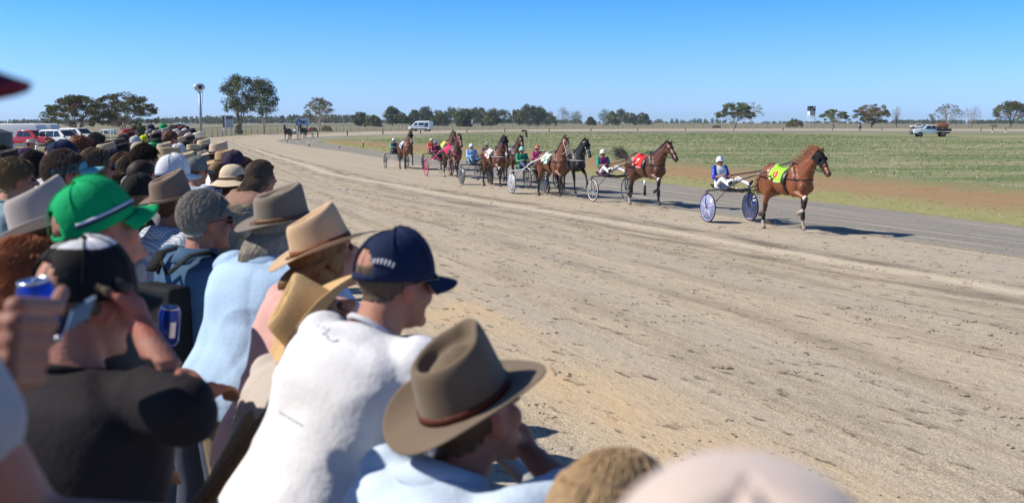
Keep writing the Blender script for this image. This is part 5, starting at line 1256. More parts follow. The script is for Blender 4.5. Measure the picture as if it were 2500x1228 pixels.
_bp = P_('person with short silver grey hair, navy blue shirt and a black backpack', 505, 543, 4.35, az=36, face=56, lean=6, hair=(.37, .35, .32), lod=0, shirt=(.055, .115, .21), sleeve=.9, collar=True, bulk=1.1, glasses=True, skin=(.42, .20, .145))
P_('person in a brown bushman hat and blue checked shirt', 428, 503, 5.25, az=42, face=58, lean=8, hat='fedora', lod=0, shirt=(.05, .12, .26), sk='gingham', sleeve=1.9, skin=(.36, .17, .11), hair=B2, hairk='buzz', pitch=12, collar=True,
   hatkw=H((.235, .165, .125), ch=.12, bw=.08, side=.022, dip=.02, crease=.03, band=(.14, .09, .06), bandh=.012, taper=.14, pinch=.22))
P_('person in a bright green cap with a navy and white ribbon trim', 243, 562, 2.75, az=48, face=54, lean=6, hat='cap', lod=0, shirt=(.05, .06, .07), skin=(.44, .22, .16), hair=B2, hairk='buzz', pitch=21, hatkw=H((.0, .38, .13), 'plain', ch=.118, bw=.060))
P_('person in a pale grey felt hat and white shirt', 130, 580, 3.25, az=45, face=62, lean=5, hat='fedora', lod=0, shirt=(.72, .70, .76), sleeve=1.9, hair=B2, pitch=16, roll=-6,
   hatkw=H(GREYF, ch=.125, bw=.085, side=.03, dip=.015, crease=.035, band=(.15, .14, .14), bandh=.010, taper=.12))
P_('person with long straight red hair below the pale grey hat', 76, 712, 2.55, az=66, lean=8, hair=(.30, .085, .03), hairk='long', hlen=.32, lod=0, shirt=(.72, .70, .74))
P_('person in a black and white trucker cap and black t-shirt, arm raised to the mouth', 212, 738, 2.12, az=24, face=34, lean=5, hat='cap', lod=0, shirt=(.016, .014, .017), sleeve=.80, skin=(.40, .185, .135), hair=(.12, .085, .06), hairk='buzz', pitch=-4, bulk=1.10, arms='custom', wr=.008,
   elb={'L': (-.1, .1, -.25)}, wri={'L': (-.1, .30, -.2)}, wel={'R': (462, 1000, 1.98)}, wwr={'R': (345, 800, 2.06)}, hands={'R': dict(d=(-.55, .25, .55), curl=42, n=(-.6, -.6, -.2))}, hatkw=H(BLK_, 'plain', ch=.110, bw=.065, topc=(.72, .72, .76)))
# tall person at the very edge, holding out a can
P_('tall person in a burgundy cap and sunglasses, mostly out of the picture', -530, 145, .78, az=80, lean=2, hat='cap', lod=0, shirt=(.42, .42, .45), glasses=True, skin=(.42, .20, .145), hair=B1, hatkw=H((.16, .02, .05), 'plain', ch=.118, bw=.068), pitch=-6,
   arms='custom', elb={'R': (.02, .12, -.30), 'L': (-.06, .12, -.30)}, wri={'R': (.0, .28, -.28), 'L': (-.02, .34, -.30)}, seed=77)
# ---- second and third rows
for a in (
 ('person with tousled dark blond hair and a pale blue collar', 42, 442, 5.6, dict(hair=(.26, .18, .10), hairk='short', shirt=(.20, .30, .36), lod=0)),
 ('person in a navy cap with white lettering at the back', 152, 398, 6.3, dict(hat='cap', hatkw=H(NAVY, 'plain', bw=.07, ch=.12), shirt=(.5, .55, .62), lod=1, pitch=2)),
 ('person in a teal and white visor over brushed back brown hair', 165, 428, 5.1, dict(hat='visor', hatkw=H((.75, .78, .8), 'plain', c2=(.16, .42, .46), bw=.085), hair=(.13, .09, .07), shirt=(.1, .1, .12), lod=0, pitch=12)),
 ('person with straight light brown hair to the jaw, wearing sunglasses', 238, 414, 6.3, dict(hair=(.16, .10, .06), hairk='bob', hlen=.05, glasses=True, shirt=(.05, .05, .06), lod=1)),
 ('person with curly auburn hair', 198, 372, 8.3, dict(hair=(.17, .06, .028), hairk='curly', shirt=(.1, .08, .1), lod=1)),
 ('person with thick dark swept hair and dark sunglasses', 239, 354, 11.0, dict(hair=(.05, .045, .04), glasses=True, shirt=(.08, .08, .09), lod=1)),
 ('person in a flat topped straw boater', 415, 398, 8.8, dict(hat='flat', hatkw=H((.60, .46, .28), 'straw', ch=.10, bw=.075, side=.01, taper=.04, band=None), shirt=(.3, .25, .2), lod=1)),
 ('person in a plain white cap', 424, 432, 6.3, dict(hat='cap', hatkw=H((.72, .74, .80), 'plain', ch=.125, back=False), shirt=(.2, .2, .24), lod=1)),
 ('tall young person with short dark brown hair in front of the straw boater', 358, 396, 7.4, dict(hair=(.045, .03, .02), shirt=(.22, .23, .26), lod=0)),
 ('child with short mousy brown hair behind the bushman hat', 298, 452, 7.6, dict(hair=(.10, .065, .045), shirt=(.10, .10, .14), lod=1, s=.9)),
 ('person with a long copper brown ponytail', 306, 412, 8.2, dict(hair=(.12, .055, .03), hairk='long', hlen=.12, shirt=(.05, .05, .06), lod=1)),
 ('person with dark brown hair to the nape and a slate top', 325, 422, 7.6, dict(hair=(.06, .04, .03), hairk='bob', hlen=.05, shirt=(.20, .22, .28), lod=1)),
 ('person in a cream fedora with a black band', 536, 384, 10.6, dict(hat='fedora', hatkw=H((.60, .46, .33), ch=.12, bw=.08, side=.012, dip=.02, band=(.03, .025, .02), taper=.10), shirt=WHT, sleeve=1.9, lod=1, lean=18)),
 ('person in a sand coloured wide brimmed straw hat', 552, 404, 9.7, dict(hat='fedora', hatkw=H((.55, .38, .22), 'straw', ch=.11, bw=.09, side=.01, dip=.03, band=(.12, .08, .05)), shirt=(.78, .8, .86), sleeve=1.9, lod=1, lean=16)),
 ('person in a dark plum cap', 572, 404, 9.3, dict(hat='cap', hatkw=H((.05, .035, .07), 'plain', back=False), shirt=(.6, .7, .85), sk='floral', lod=1, lean=14)),
 ('person in a cream cloth sun hat and large sunglasses', 570, 448, 7.9, dict(hat='bucket', hatkw=H((.66, .55, .40), 'plain', ch=.115, bw=.105, band=(.58, .47, .33)), glasses=True, hair=(.10, .06, .04), hairk='bob', hlen=.05, shirt=(.04, .035, .045), sk='floral', skin=(.46, .20, .15), lod=0, sleeve=.1, face=98)),
 ('person with very long streaked brown hair', 640, 436, 7.2, dict(hair=(.145, .10, .07), hairk='long', hlen=.34, shirt=(.3, .18, .14), lod=0, lean=36, face=46)),
 ('person with long ash blonde hair and a white lace top', 590, 560, 5.4, dict(hair=(.46, .38, .27), hairk='long', hlen=.24, shirt=(.62, .56, .62), sk='lace', sleeve=1.9, lod=0, lean=14)),
 ('person with a mop of brown hair at the rail past the sun hat', 601, 412, 11.5, dict(hair=B2, shirt=(.25, .2, .2), lod=1, lean=10)),
 ('person in a grey cap and pale blue plaid shirt', 499, 397, 11.2, dict(hat='cap', hatkw=H((.20, .20, .19), 'plain', back=False), hair=(.3, .22, .14), shirt=(.35, .52, .70), sk='plaid', sleeve=1.9, lod=1)),
 ('person in a bright cream cowboy hat, face in warm sunlight', 484, 345, 18.5, dict(hat='cowboy', hatkw=H((.80, .76, .56), 'straw', ch=.125, bw=.10, side=.03, dip=.0, band=None), shirt=(.7, .6, .8), lod=1, skin=(.55, .25, .13))),
 ('person in a dark brown felt hat next to the cream cowboy hat', 464, 353, 16.5, dict(hat='fedora', hatkw=H((.075, .05, .045), ch=.11, bw=.08, band=None), shirt=(.05, .05, .07), lod=2)),
 ('person in a small straw hat above long dark hair', 444, 354, 17.0, dict(hat='fedora', hatkw=H((.58, .47, .30), 'straw', ch=.10, bw=.055), hair=B1, hairk='long', hlen=.25, shirt=(.1, .1, .12), lod=2)),
 ('person in a pale straw hat with a wide dark band', 474, 380, 14.2, dict(hat='flat', hatkw=H((.60, .52, .33), 'straw', ch=.12, bw=.06, taper=.12, band=(.12, .10, .06), bandh=.05), shirt=(.2, .2, .22), lod=2)),
 ('person with big brown curls', 418, 345, 15.0, dict(hair=(.10, .045, .025), hairk='curly', shirt=(.03, .03, .04), lod=2, s=1.08)),
 ('person in a black hat trimmed with green tinsel', 384, 366, 13.5, dict(hat='bucket', hatkw=H((.02, .05, .035), 'plain', ch=.12, bw=.05, band=(.0, .35, .14), bandh=.06), shirt=(.02, .04, .03), lod=1)),
 ('person in a tall black felt hat', 382, 348, 17.5, dict(hat='fedora', hatkw=H((.014, .013, .015), ch=.13, bw=.07, band=None), shirt=(.3, .3, .3), lod=2)),
 ('person in a yellow and black cap', 354, 347, 19.0, dict(hat='cap', hatkw=H((.65, .70, .03), 'plain', c2=(.02, .02, .02), back=False), shirt=(.12, .04, .04), lod=2, skin=(.5, .25, .2))),
 ('person in a broad black bushman hat tipped low', 297, 385, 11.2, dict(hat='fedora', hatkw=H((.016, .014, .016), ch=.115, bw=.10, side=.055, band=None), shirt=(.6, .6, .66), lod=1, face=70)),
 ('person in a brown felt hat with a rolled brim', 292, 362, 14.5, dict(hat='fedora', hatkw=H((.075, .06, .05), ch=.10, bw=.08, side=.04), shirt=(.35, .2, .2), lod=2)),
 ('person in a domed charcoal hat', 303, 350, 16.5, dict(hat='dome', hatkw=H((.022, .022, .025), ch=.12, bw=.05, band=None), shirt=(.3, .1, .1), lod=2)),
 ('person in a salmon red hat', 309, 332, 21.5, dict(hat='fedora', hatkw=H((.45, .07, .07), ch=.11, bw=.07, band=None), shirt=(.2, .05, .05), lod=2)),
 ('person in a teal blue shirt standing tall by the bushes', 327, 321, 27.0, dict(hair=B2, shirt=(.20, .42, .52), trous=(.2, .32, .42), lod=2, arms='down', s=1.0)),
 ('person in a navy and white cap and silver grey shirt', 368, 318, 24.0, dict(hat='cap', hatkw=H((.03, .04, .08), 'plain', c2=None), hair=(.5, .5, .5), shirt=(.52, .53, .53), sk='stripe', lod=2)),
 ('person in a dark forest green cap', 383, 326, 24.5, dict(hat='cap', hatkw=H((.02, .035, .03), 'plain', back=False), shirt=(.35, .33, .3), lod=2)),
 ('person in a vivid green cap and white shirt', 400, 318, 24.0, dict(hat='cap', hatkw=H((.0, .32, .12), 'plain', back=False, ch=.13), shirt=(.72, .76, .8), lod=2)),
 ('person in a mottled camouflage hat', 419, 318, 24.5, dict(hat='bucket', hatkw=H((.18, .14, .12), 'camo', ch=.11, bw=.06), shirt=(.72, .74, .78), lod=2)),
 ('person in a tan hat turned towards the bushes', 384, 334, 21.0, dict(hat='fedora', hatkw=H((.36, .28, .24), ch=.10, bw=.09), shirt=(.35, .2, .2), lod=2)),
 ('person with chin length dark hair and a grey blue top', 272, 372, 12.0, dict(hair=(.05, .035, .025), hairk='bob', hlen=.04, shirt=(.25, .3, .36), lod=1)),
 ('person in a dark navy jacket and navy cap', 277, 402, 8.9, dict(hat='cap', hatkw=H((.008, .012, .04), 'plain', back=False), shirt=(.01, .015, .045), lod=1)),
 ('person with glossy dark hair tied in a bun', 466, 400, 10.5, dict(hair=(.04, .04, .045), hairk='bob', hlen=.03, shirt=(.3, .25, .2), lod=1)),
 ('person in a black sun visor hat behind the grey cap', 506, 378, 13.2, dict(hat='bucket', hatkw=H((.03, .028, .03), 'plain', ch=.10, bw=.10, band=None), shirt=(.05, .05, .06), lod=2)),
 ('person with black curly hair at the far side of the crowd', 6, 392, 8.8, dict(hair=(.02, .015, .013), hairk='curly', shirt=(.02, .02, .025), lod=1)),
 ('person with sunglasses pushed into dark hair', 88, 408, 8.0, dict(hair=(.03, .02, .018), hairk='bob', hlen=.05, glasses=True, shirt=(.05, .03, .03), lod=1)),
 ('person in a dull purple cap in front of the blue cooler', 62, 392, 11.0, dict(hat='cap', hatkw=H((.07, .03, .09), 'plain', back=False), shirt=(.05, .04, .06), lod=2)),
 ('person with brown hair cut off by the picture edge', -6, 432, 6.6, dict(hair=B3, shirt=(.5, .3, .28), lod=1)),
):
    lb, x, y, d, k = a; k = dict(k); k.setdefault('s', .94); k.setdefault('lean', 7); k.setdefault('face', 54+((x*7) % 17)-8); k.setdefault('bulk', 1.15); P_(lb, x, y, d, az=k.pop('az', 44), **k)
# ---- the far rows, small in the picture
rnd = random.Random(77)
far_ = [(433, 326, 24, 'cap', (.03, .03, .035), (.3, .3, .32), 'person in a charcoal cap and grey top'), (441, 321, 27, 'cap', (.35, .05, .07), (.72, .72, .75), 'person in a maroon cap and white top'),
 (449, 318, 29, 'bucket', (.025, .025, .03), (.1, .1, .12), 'person in a black floppy hat'), (452, 327, 25, 'cap', (.6, .6, .62), (.35, .35, .38), 'person in a silver cap'),
 (460, 332, 22.5, 'cap', (.02, .03, .06), (.5, .4, .38), 'person in a shiny midnight blue cap'), (470, 329, 22, 'cap', (.03, .035, .05), (.6, .6, .66), 'person in a glossy dark cap behind the cowboy hat'),
 (456, 321, 28, 'bucket', (.05, .045, .045), (.2, .2, .2), 'person in a dull brown floppy hat'), (445, 338, 19, 'fedora', (.30, .24, .19), (.2, .2, .2), 'person in a dusty beige felt hat'),
 (462, 343, 18, 'cap', (.55, .45, .42), (.5, .5, .5), 'person in a faded pink cap'), (431, 331, 21, 'cap', (.5, .5, .52), (.6, .5, .5), 'person in a light grey cap'),
 (404, 330, 21.5, 'fedora', (.42, .36, .32), (.5, .35, .33), 'person in a pinkish beige hat'), (394, 322, 26, 'cap', (.02, .02, .02), (.15, .15, .2), 'person in a black cap beside the vivid green one'),
 (426, 318, 28, 'cap', (.04, .04, .05), (.4, .4, .4), 'person in a slate cap'), (436, 316, 31, 'fedora', (.12, .09, .07), (.3, .3, .3), 'person in a chocolate brown hat'),
 (413, 327, 23, None, (.05, .035, .03), (.65, .67, .7), 'person with cropped dark hair in a white polo'), (366, 331, 21.5, 'cap', (.2, .2, .22), (.4, .4, .42), 'person in a pewter cap'),
 (341, 342, 19.5, None, (.04, .03, .02), (.25, .1, .1), 'person with short black hair in a maroon top'), (331, 352, 16.5, 'cap', (.55, .57, .6), (.55, .6, .7), 'person in a frost white cap and pale blue top'),
 (318, 342, 18.5, 'fedora', (.10, .03, .035), (.12, .03, .04), 'person in a burgundy felt hat'), (487, 362, 16, 'fedora', (.08, .06, .05), (.15, .13, .15), 'person in a dark umber hat near the rail'),
 (452, 364, 15.5, None, (.035, .025, .02), (.1, .1, .1), 'person with wavy black hair and black top'), (499, 366, 14.8, 'fedora', (.60, .50, .34), (.6, .62, .7), 'person in a bleached straw hat near the rail'),
 (436, 376, 13, 'cap', (.62, .64, .68), (.2, .2, .22), 'person in a chalk white cap'), (404, 380, 12, 'fedora', (.50, .40, .28), (.45, .5, .6), 'person in a wheat coloured hat and powder blue shirt'),
 (455, 414, 9.2, 'fedora', (.52, .43, .30), (.55, .62, .72), 'person in an oatmeal hat and pale blue shirt'), (480, 420, 8.6, 'cap', (.18, .19, .18), (.4, .5, .62), 'person in a sage green cap'),
 (340, 374, 13.5, 'bucket', (.45, .38, .28), (.4, .4, .42), 'person in a soft sand coloured bucket hat'), (262, 385, 10.6, 'fedora', (.42, .34, .24), (.35, .42, .5), 'person in a buff hat and grey blue shirt'),
 (212, 396, 9.2, None, (.08, .05, .035), (.08, .08, .1), 'person with flat brown hair behind the visor'), (122, 412, 9.5, 'fedora', (.32, .26, .19), (.3, .36, .45), 'person in a khaki felt hat and faded denim shirt'),
 (182, 408, 8.0, 'cap', (.05, .06, .08), (.3, .33, .4), 'person in a blue grey cap'), (20, 412, 8.2, 'fedora', (.07, .05, .04), (.12, .1, .1), 'person in a cocoa brown hat'),
 (350, 436, 6.8, None, (.03, .022, .018), (.02, .02, .024), 'person with dark ear length hair in a black jacket'), (535, 428, 9.4, None, (.2, .13, .07), (.72, .74, .8), 'person with sandy hair in a white collared shirt'),
 (395, 474, 6.6, None, (.05, .03, .02), (.30, .38, .48), 'person with hair cut short and a dusty blue shirt, just behind the bushman hat'), (340, 480, 5.8, 'cap', (.02, .02, .022), (.015, .015, .018), 'person in a black cap and black overalls'),
 (590, 462, 7.9, None, (.10, .06, .035), (.10, .04, .10), 'person with brown hair and a violet top')]
for i, (x, y, d, hk_, hc_, sc_, lb) in enumerate(far_):
    kw = dict(lod=3 if d > 17 else 2, shirt=sc_, lean=rnd.uniform(3, 14), hair=hc_ if hk_ is None else rnd.choice((B2, B3, B4)), seed=300+i, face=54+rnd.uniform(-25, 25), bulk=1.12, s=.94)
    if hk_: kw.update(hat=hk_, hatkw=H(hc_, 'felt' if hk_ == 'fedora' else 'plain', **(dict(back=False) if hk_ == 'cap' else {})))
    P_(lb, x, y, d, az=46+rnd.uniform(-8, 8), **kw)
# people away from the rail
P_('person in a pale hat and lilac shirt standing apart near the white rail', 76, 353, 27.0, az=75, shirt=(.45, .38, .72), sleeve=1.9, hat='fedora', hatkw=H((.62, .55, .52), ch=.10, bw=.09), lod=2, lean=3, group='people standing apart', ground=0.1)
P_('person in white holding both hands up to shade the eyes under a dark hat', 124, 356, 22.0, az=70, shirt=(.72, .74, .78), hat='fedora', hatkw=H((.14, .09, .06), ch=.08, bw=.08), arms='camera', lod=2, lean=3, group='people standing apart', ground=0.1, skin=(.55, .3, .24))
P_('person in khaki aiming a shoulder video camera in the infield', 1284, 321.5, 128.0, az=-85, shirt=(.07, .08, .045), trous=(.55, .52, .45), hair=B1, arms='camera', lod=3, lean=5, group='people standing apart', ground=.2, s=.95)
# ---- things worn or held
def backpack():
    r, J, HM = _bp; bpy.context.view_layer.update(); b0 = r.matrix_world @ (J['chest']+Vector((0, -.135, -.02))); az = R(36); root = empty('backpack', b0, -az, 'black backpack on the back of the silver haired spectator', 'backpack')
    m = M('black_nylon', (.008, .009, .011), .8, (.013, .014, .016), 12, bump=.3, bsc=60, spec=.2)
    q = Blob(); q.box((0, -.05, -.10), (.25, .12, .38)); q.box((0, -.11, -.18), (.19, .08, .20)); me = q.grow(.012, 24); displace(me, .004, 14, 4); bg = link('bag', me, m, root)
    q = MB()
    for x in (1, -1): q.tube([(x*.06, -.06, .14), (x*.095, .015, .205), (x*.11, .10, .215), (x*.12, .20, .15)], .028, 8, flat=.25)
    q.build('strap', m, root, True)
    q = MB(); q.tube([(-.03, -.05, .13), (0, -.05, .18), (.03, -.05, .13)], .008, 6); q.build('handle', m, bg, True)
backpack()
def can(px, py, d, tilt, label, s=1.0):
    p = atD(px, py, d); root = empty('drink_can', p, 0, label, 'drink can'); root.rotation_euler = tilt; root.scale = (s,)*3
    q = MB(); q.lathe([(.022, -.061), (.0265, -.058), (.033, -.048), (.033, .044), (.0275, .056), (.0270, .060)], 32); q.build('body', M('can_blue', (.01, .04, .32), .25, metal=.6, c2=(.02, .08, .45), sc=6, spec=.6), root, True)
    q = MB(); q.lathe([(.0275, .056), (.0272, .0615), (.0255, .0615), (.0248, .056), (.001, .056)], 32); q.tube([(.0, -.002, .058), (.0, .012, .059)], .007, 8, flat=.3); q.build('lid', M('can_alu', (.75, .76, .78), .25, metal=.9), root, True)
    q = MB()
    for a in (-50, 70): q.add([Vector((math.cos(R(a+da))*.0334, math.sin(R(a+da))*.0334, z)) for z in (-.03, .02) for da in (-16, 0, 16)], [(0, 1, 4, 3), (1, 2, 5, 4)])
    q.build('emblem', M('can_print', (.75, .78, .85), .3, metal=.3), root, True)
can(97, 762, 1.88, (R(6), R(-6), 0), 'blue drink can gripped in the big blurred fist')
can(412, 795, 3.2, (R(4), R(8), 0), 'blue drink can with silver top held beside the black backpack')
def fist():
    # the outstretched hand of the person at the edge, in front of the can
    b = Blob(); w = atD(-60, 850, 1.12); 
    Rt = Vector((1, 0, 0)); U = Vector((0, 0, 1)); Fo = Vector((0, 1, 0))
    b.cap(atD(-190, 960, 1.05), atD(0, 900, 1.18), .042, .036); b.ell(atD(30, 870, 1.22), (.040, .034, .045))
    for i in range(4):
        y = 785+45*i; p0 = atD(-60, y+6, 1.16); p1 = atD(36-4*i, y, 1.13); p2 = atD(122-10*i, y+4, 1.20); p3 = atD(100-10*i, y+6, 1.31)
        b.cap(p0, p1, .0135, .0125); b.cap(p1, p2, .0122, .0110); b.cap(p2, p3, .0108, .0095)
    b.cap(atD(40, 750, 1.3), atD(135, 750, 1.44), .016, .014); b.cap(atD(135, 750, 1.44), atD(152, 712, 1.5), .013, .011)
    me = b.grow(.004, 4); vcolor(me, np.tile(np.array((.29, .14, .10)), (len(me.vertices), 1)))  # skin tone darkened here: the shade on the fist is put into its colour
    return me
_edge = [o for o in col.objects if o.get('label', '').startswith('tall person in a burgundy')][0]
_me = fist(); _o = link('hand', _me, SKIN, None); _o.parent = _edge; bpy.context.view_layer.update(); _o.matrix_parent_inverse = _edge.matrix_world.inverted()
def strap_thing():
    q = Blob(); a = atD(118, 822, 1.5); b_ = atD(170, 780, 1.5); c_ = atD(226, 748, 1.52)
    root = empty('cooler_strap', a, 0, 'navy strap with a steel blue end held below the raised can', 'strap')
    q = MB(); L = [a, b_, c_]; w = Vector((.007, 0, .017))
    q.add([v-a+s_ for v in (a, b_) for s_ in (-w, w)], [(0, 1, 3, 2)]); q.build('webbing', M('navy_web', (.008, .012, .05), .7), root, solid=.006)
    q = MB(); q.add([v-a+s_+Vector((0, -.004, 0)) for v in (b_, c_) for s_ in (-w*.95, w*.95)], [(0, 1, 3, 2)]); q.build('end_patch', M('steel_blue', (.10, .18, .30), .6), root, solid=.006)
    q = MB(); q.ell(atD(142, 826, 1.47)-a, .005); q.build('snap', STEEL, root, True)
strap_thing()
# marks on the clothing of the near row
def onsurf(px, py, objs, off=.0025):
    o = CP; d = pdir(px, py).normalized(); best = None
    for (bv, mw, imw) in objs:
        lo = imw @ o; ld = (imw.to_3x3() @ d).normalized(); h = bv.ray_cast(lo, ld, 30)
        if h[0] is not None:
            w = mw @ h[0]; dist = (w-o).length
            if best is None or dist < best[0]:
                n = (mw.to_3x3() @ h[1]).normalized()
                if n.dot(d) > 0: n = -n
                best = (dist, w+n*off)
    return best[1] if best else None
def surf_of(label, part):
    r = [o for o in col.objects if o.get('label', '').startswith(label)][0]; bpy.context.view_layer.update()
    out = []
    for c in r.children:
        if c.name.startswith(part): out.append((BVHTree.FromPolygons([v.co.copy() for v in c.data.vertices], [tuple(p.vertices) for p in c.data.polygons]), c.matrix_world.copy(), c.matrix_world.inverted(), c))
    return r, out
def mark(label, part, name, quads, m, off=.003, lw=None):
    """small printed or stitched marks laid on the cloth; each stroke is a list of photo pixels"""
    r, S = surf_of(label, part)
    if not S: return
    q = MB(); S3 = [s[:3] for s in S]; inv = S[0][2]
    for st_ in quads:
        pts = [onsurf(x, y, S3, off) for x, y in st_]; pts = [inv @ p for p in pts if p is not None]
        if len(pts) > 1: q.tube(pts, lw or .002, 5)
    if q.v: q.build(name, m, S[0][3], True)
ink = M('shirt_print', (.36, .40, .50), .8)
mark('person in a navy cap and white', 'shirt', 'print', [[(775, 795), (790, 818), (805, 805)], [(790, 800), (800, 825)], [(800, 828), (815, 835), (828, 832)]]+[[(683+i*10, 1003+i*6), (688+i*10, 1009+i*6)] for i in range(6)], ink, lw=.0014)
mark('person in a navy cap and white', 'cap', 'lettering', [[(876+i*9, 652-int(14*math.sin(i/9*2.6))+i*1), (881+i*9, 640-int(14*math.sin(i/9*2.6))+i*1)] for i in range(10)], M('white_thread', (.75, .76, .8), .7), lw=.0028)
mark('person in a bright green cap', 'cap', 'ribbon', [[(186+(320-186)*i/12*1.0, 557-(557-497)*(i/12)**1.2) for i in range(13)]], M('navy_ribbon', (.01, .015, .06), .7), lw=.0045)
mark('person in a bright green cap', 'cap', 'ribbon_edge', [[(186+(320-186)*i/12*1.0, 550-(550-490)*(i/12)**1.2) for i in range(13)]], M('white_ribbon', (.6, .66, .78), .7), lw=.0042)
# ================================================================== VEHICLES, SIGNS, POLES, FENCES
WP = M('white_paint', (.78, .79, .80), .3, coat=.6); GLS = M('tinted_glass', (.018, .022, .028), .06, spec=.9); BLKP = M('black_plastic', (.025, .025, .028), .6); CHR = M('wheel_alloy', (.35, .35, .37), .35, metal=.8); LAMPG = M('lamp_glass', (.55, .56, .58), .15, spec=.8); GALV = M('galvanised', (.33, .34, .35), .5, metal=.4)
def loft(b, secs, closed=True):
    n = len(secs[0]); vs = [v for s in secs for v in s]; fs = []
    for i in range(len(secs)-1):
        for k in range(n): k2 = (k+1) % n; fs.append((i*n+k, i*n+k2, (i+1)*n+k2, (i+1)*n+k))
    fs.append(tuple(range(n-1, -1, -1))); fs.append(tuple((len(secs)-1)*n+k for k in range(n))); b.add(vs, fs)
def vehicle(name, label, cat, loc, az, prof, w, wheels, paint, wins, screens=(), wr_=.38, tumble=.14, beltz=1.0, group=None, lamps=((2.5, .75),), extra=None, scale=1.0):
    """prof: closed side outline (y forward, z up); wins: side window outlines; screens: (y0,z0,y1,z1) glass across the front or back"""
    root = empty(name, loc, -R(az), label, cat, group); root.scale = (scale,)*3
    def xw(z): return w/2*(1-tumble*max(0, (z-beltz))/.7)
    q = MB(); n = len(prof); xs = (1.0, .93); 
    ring = lambda sx, ins: [Vector((sx*(xw(z)-ins), y, z)) for y, z in prof]
    cy = sum(p[0] for p in prof)/n; cz = sum(p[1] for p in prof)/n
    def sh(sx, k): return [Vector((sx*(xw(z)*(1 if k == 0 else 1)-(.0 if k else .06)), y+(cy-y)*(.02 if k == 0 else 0), z+(cz-z)*(.035 if k == 0 else 0))) for y, z in prof]
    A = [Vector((-(xw(z)), y+(cy-y)*.03, z+(cz-z)*.05)) for y, z in prof]; Bq = [Vector((-(xw(z)-.10), y, z)) for y, z in prof]; C_ = [Vector((xw(z)-.10, y, z)) for y, z in prof]; D = [Vector((xw(z), y+(cy-y)*.03, z+(cz-z)*.05)) for y, z in prof]
    loft(q, [A, Bq, C_, D]); body = q.build('body', paint, root, True, bevel=.02)
    for wi in wins:
        for sx in (1, -1):
            q = MB(); q.add([Vector((sx*(xw(z)+.006), y, z)) for y, z in wi], [tuple(range(len(wi)))]); q.build('window', GLS, root, solid=.006)
    for (y0, z0, y1, z1) in screens:
        q = MB(); nrm = Vector((0, (z1-z0), -(y1-y0))).normalized()*.012
        if nrm.z < 0: nrm = -nrm
        q.add([Vector((sx*(xw(z)-.13), y, z))+nrm for sx, y, z in ((-1, y0, z0), (1, y0, z0), (1, y1, z1), (-1, y1, z1))], [(0, 1, 2, 3)]); q.build('windscreen', GLS, root, solid=.008)
    for y in wheels:
        for sx in (1, -1):
            wv = empty('wheel', (sx*(w/2-.09), y, wr_)); wv.parent = root; RM = Matrix.Rotation(pi/2, 4, 'Y')
            q = MB(); q.lathe([(wr_*.62, -.11), (wr_*.94, -.11), (wr_, -.07), (wr_, .07), (wr_*.94, .11), (wr_*.62, .11)], 24, RM); q.build('tyre', RUBBER, wv, True)
            q = MB(); q.lathe([(wr_*.62, -.10), (wr_*.55, sx*.09), (.06, sx*.10), (.001, sx*.11)], 24, RM)
            for k in range(5): a = k*2*pi/5; q.tube([(sx*.10, math.cos(a)*.05, math.sin(a)*.05), (sx*.105, math.cos(a)*wr_*.55, math.sin(a)*wr_*.55)], .03, 5)
            q.build('rim', CHR, wv, True)
        q = MB(); [q.lathe([(wr_*1.13, -.02), (wr_*1.13, .02), (.001, .02)], 20, Matrix.Translation((sx*(w/2-.008), y, wr_+.02)) @ Matrix.Rotation(pi/2, 4, 'Y')) for sx in (1,)]
    for (y, z) in lamps:
        for sx in (1, -1):
            q = MB(); q.ell((sx*(w/2-.24), y, z), (.17, .05, .09)); q.build('headlight', LAMPG, root, True)
    yf = max(p[0] for p in prof); q = MB(); q.box((0, yf-.02, .48), (w*.9, .16, .26)); q.build('bumper', BLKP, root, bevel=.04)
    q = MB(); q.box((0, yf+.0, .80), (w*.45, .06, .22)); q.build('grille', BLKP, root, bevel=.02)
    for sx in (1, -1):
        q = MB(); q.box((sx*(w/2+.08), (wins[0][0][0] if wins else 0)+.55, 1.12), (.16, .10, .16)); q.build('mirror', BLKP, root, bevel=.03)
    if extra: extra(root)
    return root
def gd(px, d, off=0): q = atD(px, 300, d); return Vector((q.x, q.y, gz(q.x, q.y)+off))
VAN = [(2.75, .45), (2.80, .85), (2.55, 1.08), (1.90, 1.28), (1.15, 2.02), (.85, 2.28), (.3, 2.36), (-2.55, 2.42), (-2.75, 2.25), (-2.80, .50)]
def vanx(root):
    q = MB(); q.box((0, .35, 2.40), (1.3, .28, .12)); q.build('light_bar', M('bar_blue', (.08, .15, .45), .3), root, bevel=.03)
    ck = M('check_blue', (.03, .06, .30), .4)
    for sx in (1, -1):
        q = MB(); k = 0
        for i in range(22):
            y0 = 1.9-i*.2; z = .98 if i % 2 else 1.10; q.add([Vector((sx*1.012, y0-.1*s_+dy, z+dz)) for s_ in (0,) for dy, dz in ((0, 0), (-.2, 0), (-.24, .12), (-.04, .12))], [(0, 1, 2, 3)])
        q.build('checker_band', ck, root)
        q = MB(); q.add([Vector((sx*(1.0-.14*max(0, z-1.0)/.7+.012), y, z)) for y, z in ((-1.35, 1.02), (-2.3, 1.02), (-2.4, 2.0), (-1.7, 2.1), (-1.45, 1.6))], [(0, 1, 2, 3, 4)]); q.build('blue_panel', M('panel_blue', (.01, .10, .32), .35), root)
        q = MB(); q.box((sx*1.0, 0, .62), (.03, 4.2, .18)); q.build('side_skirt', BLKP, root)
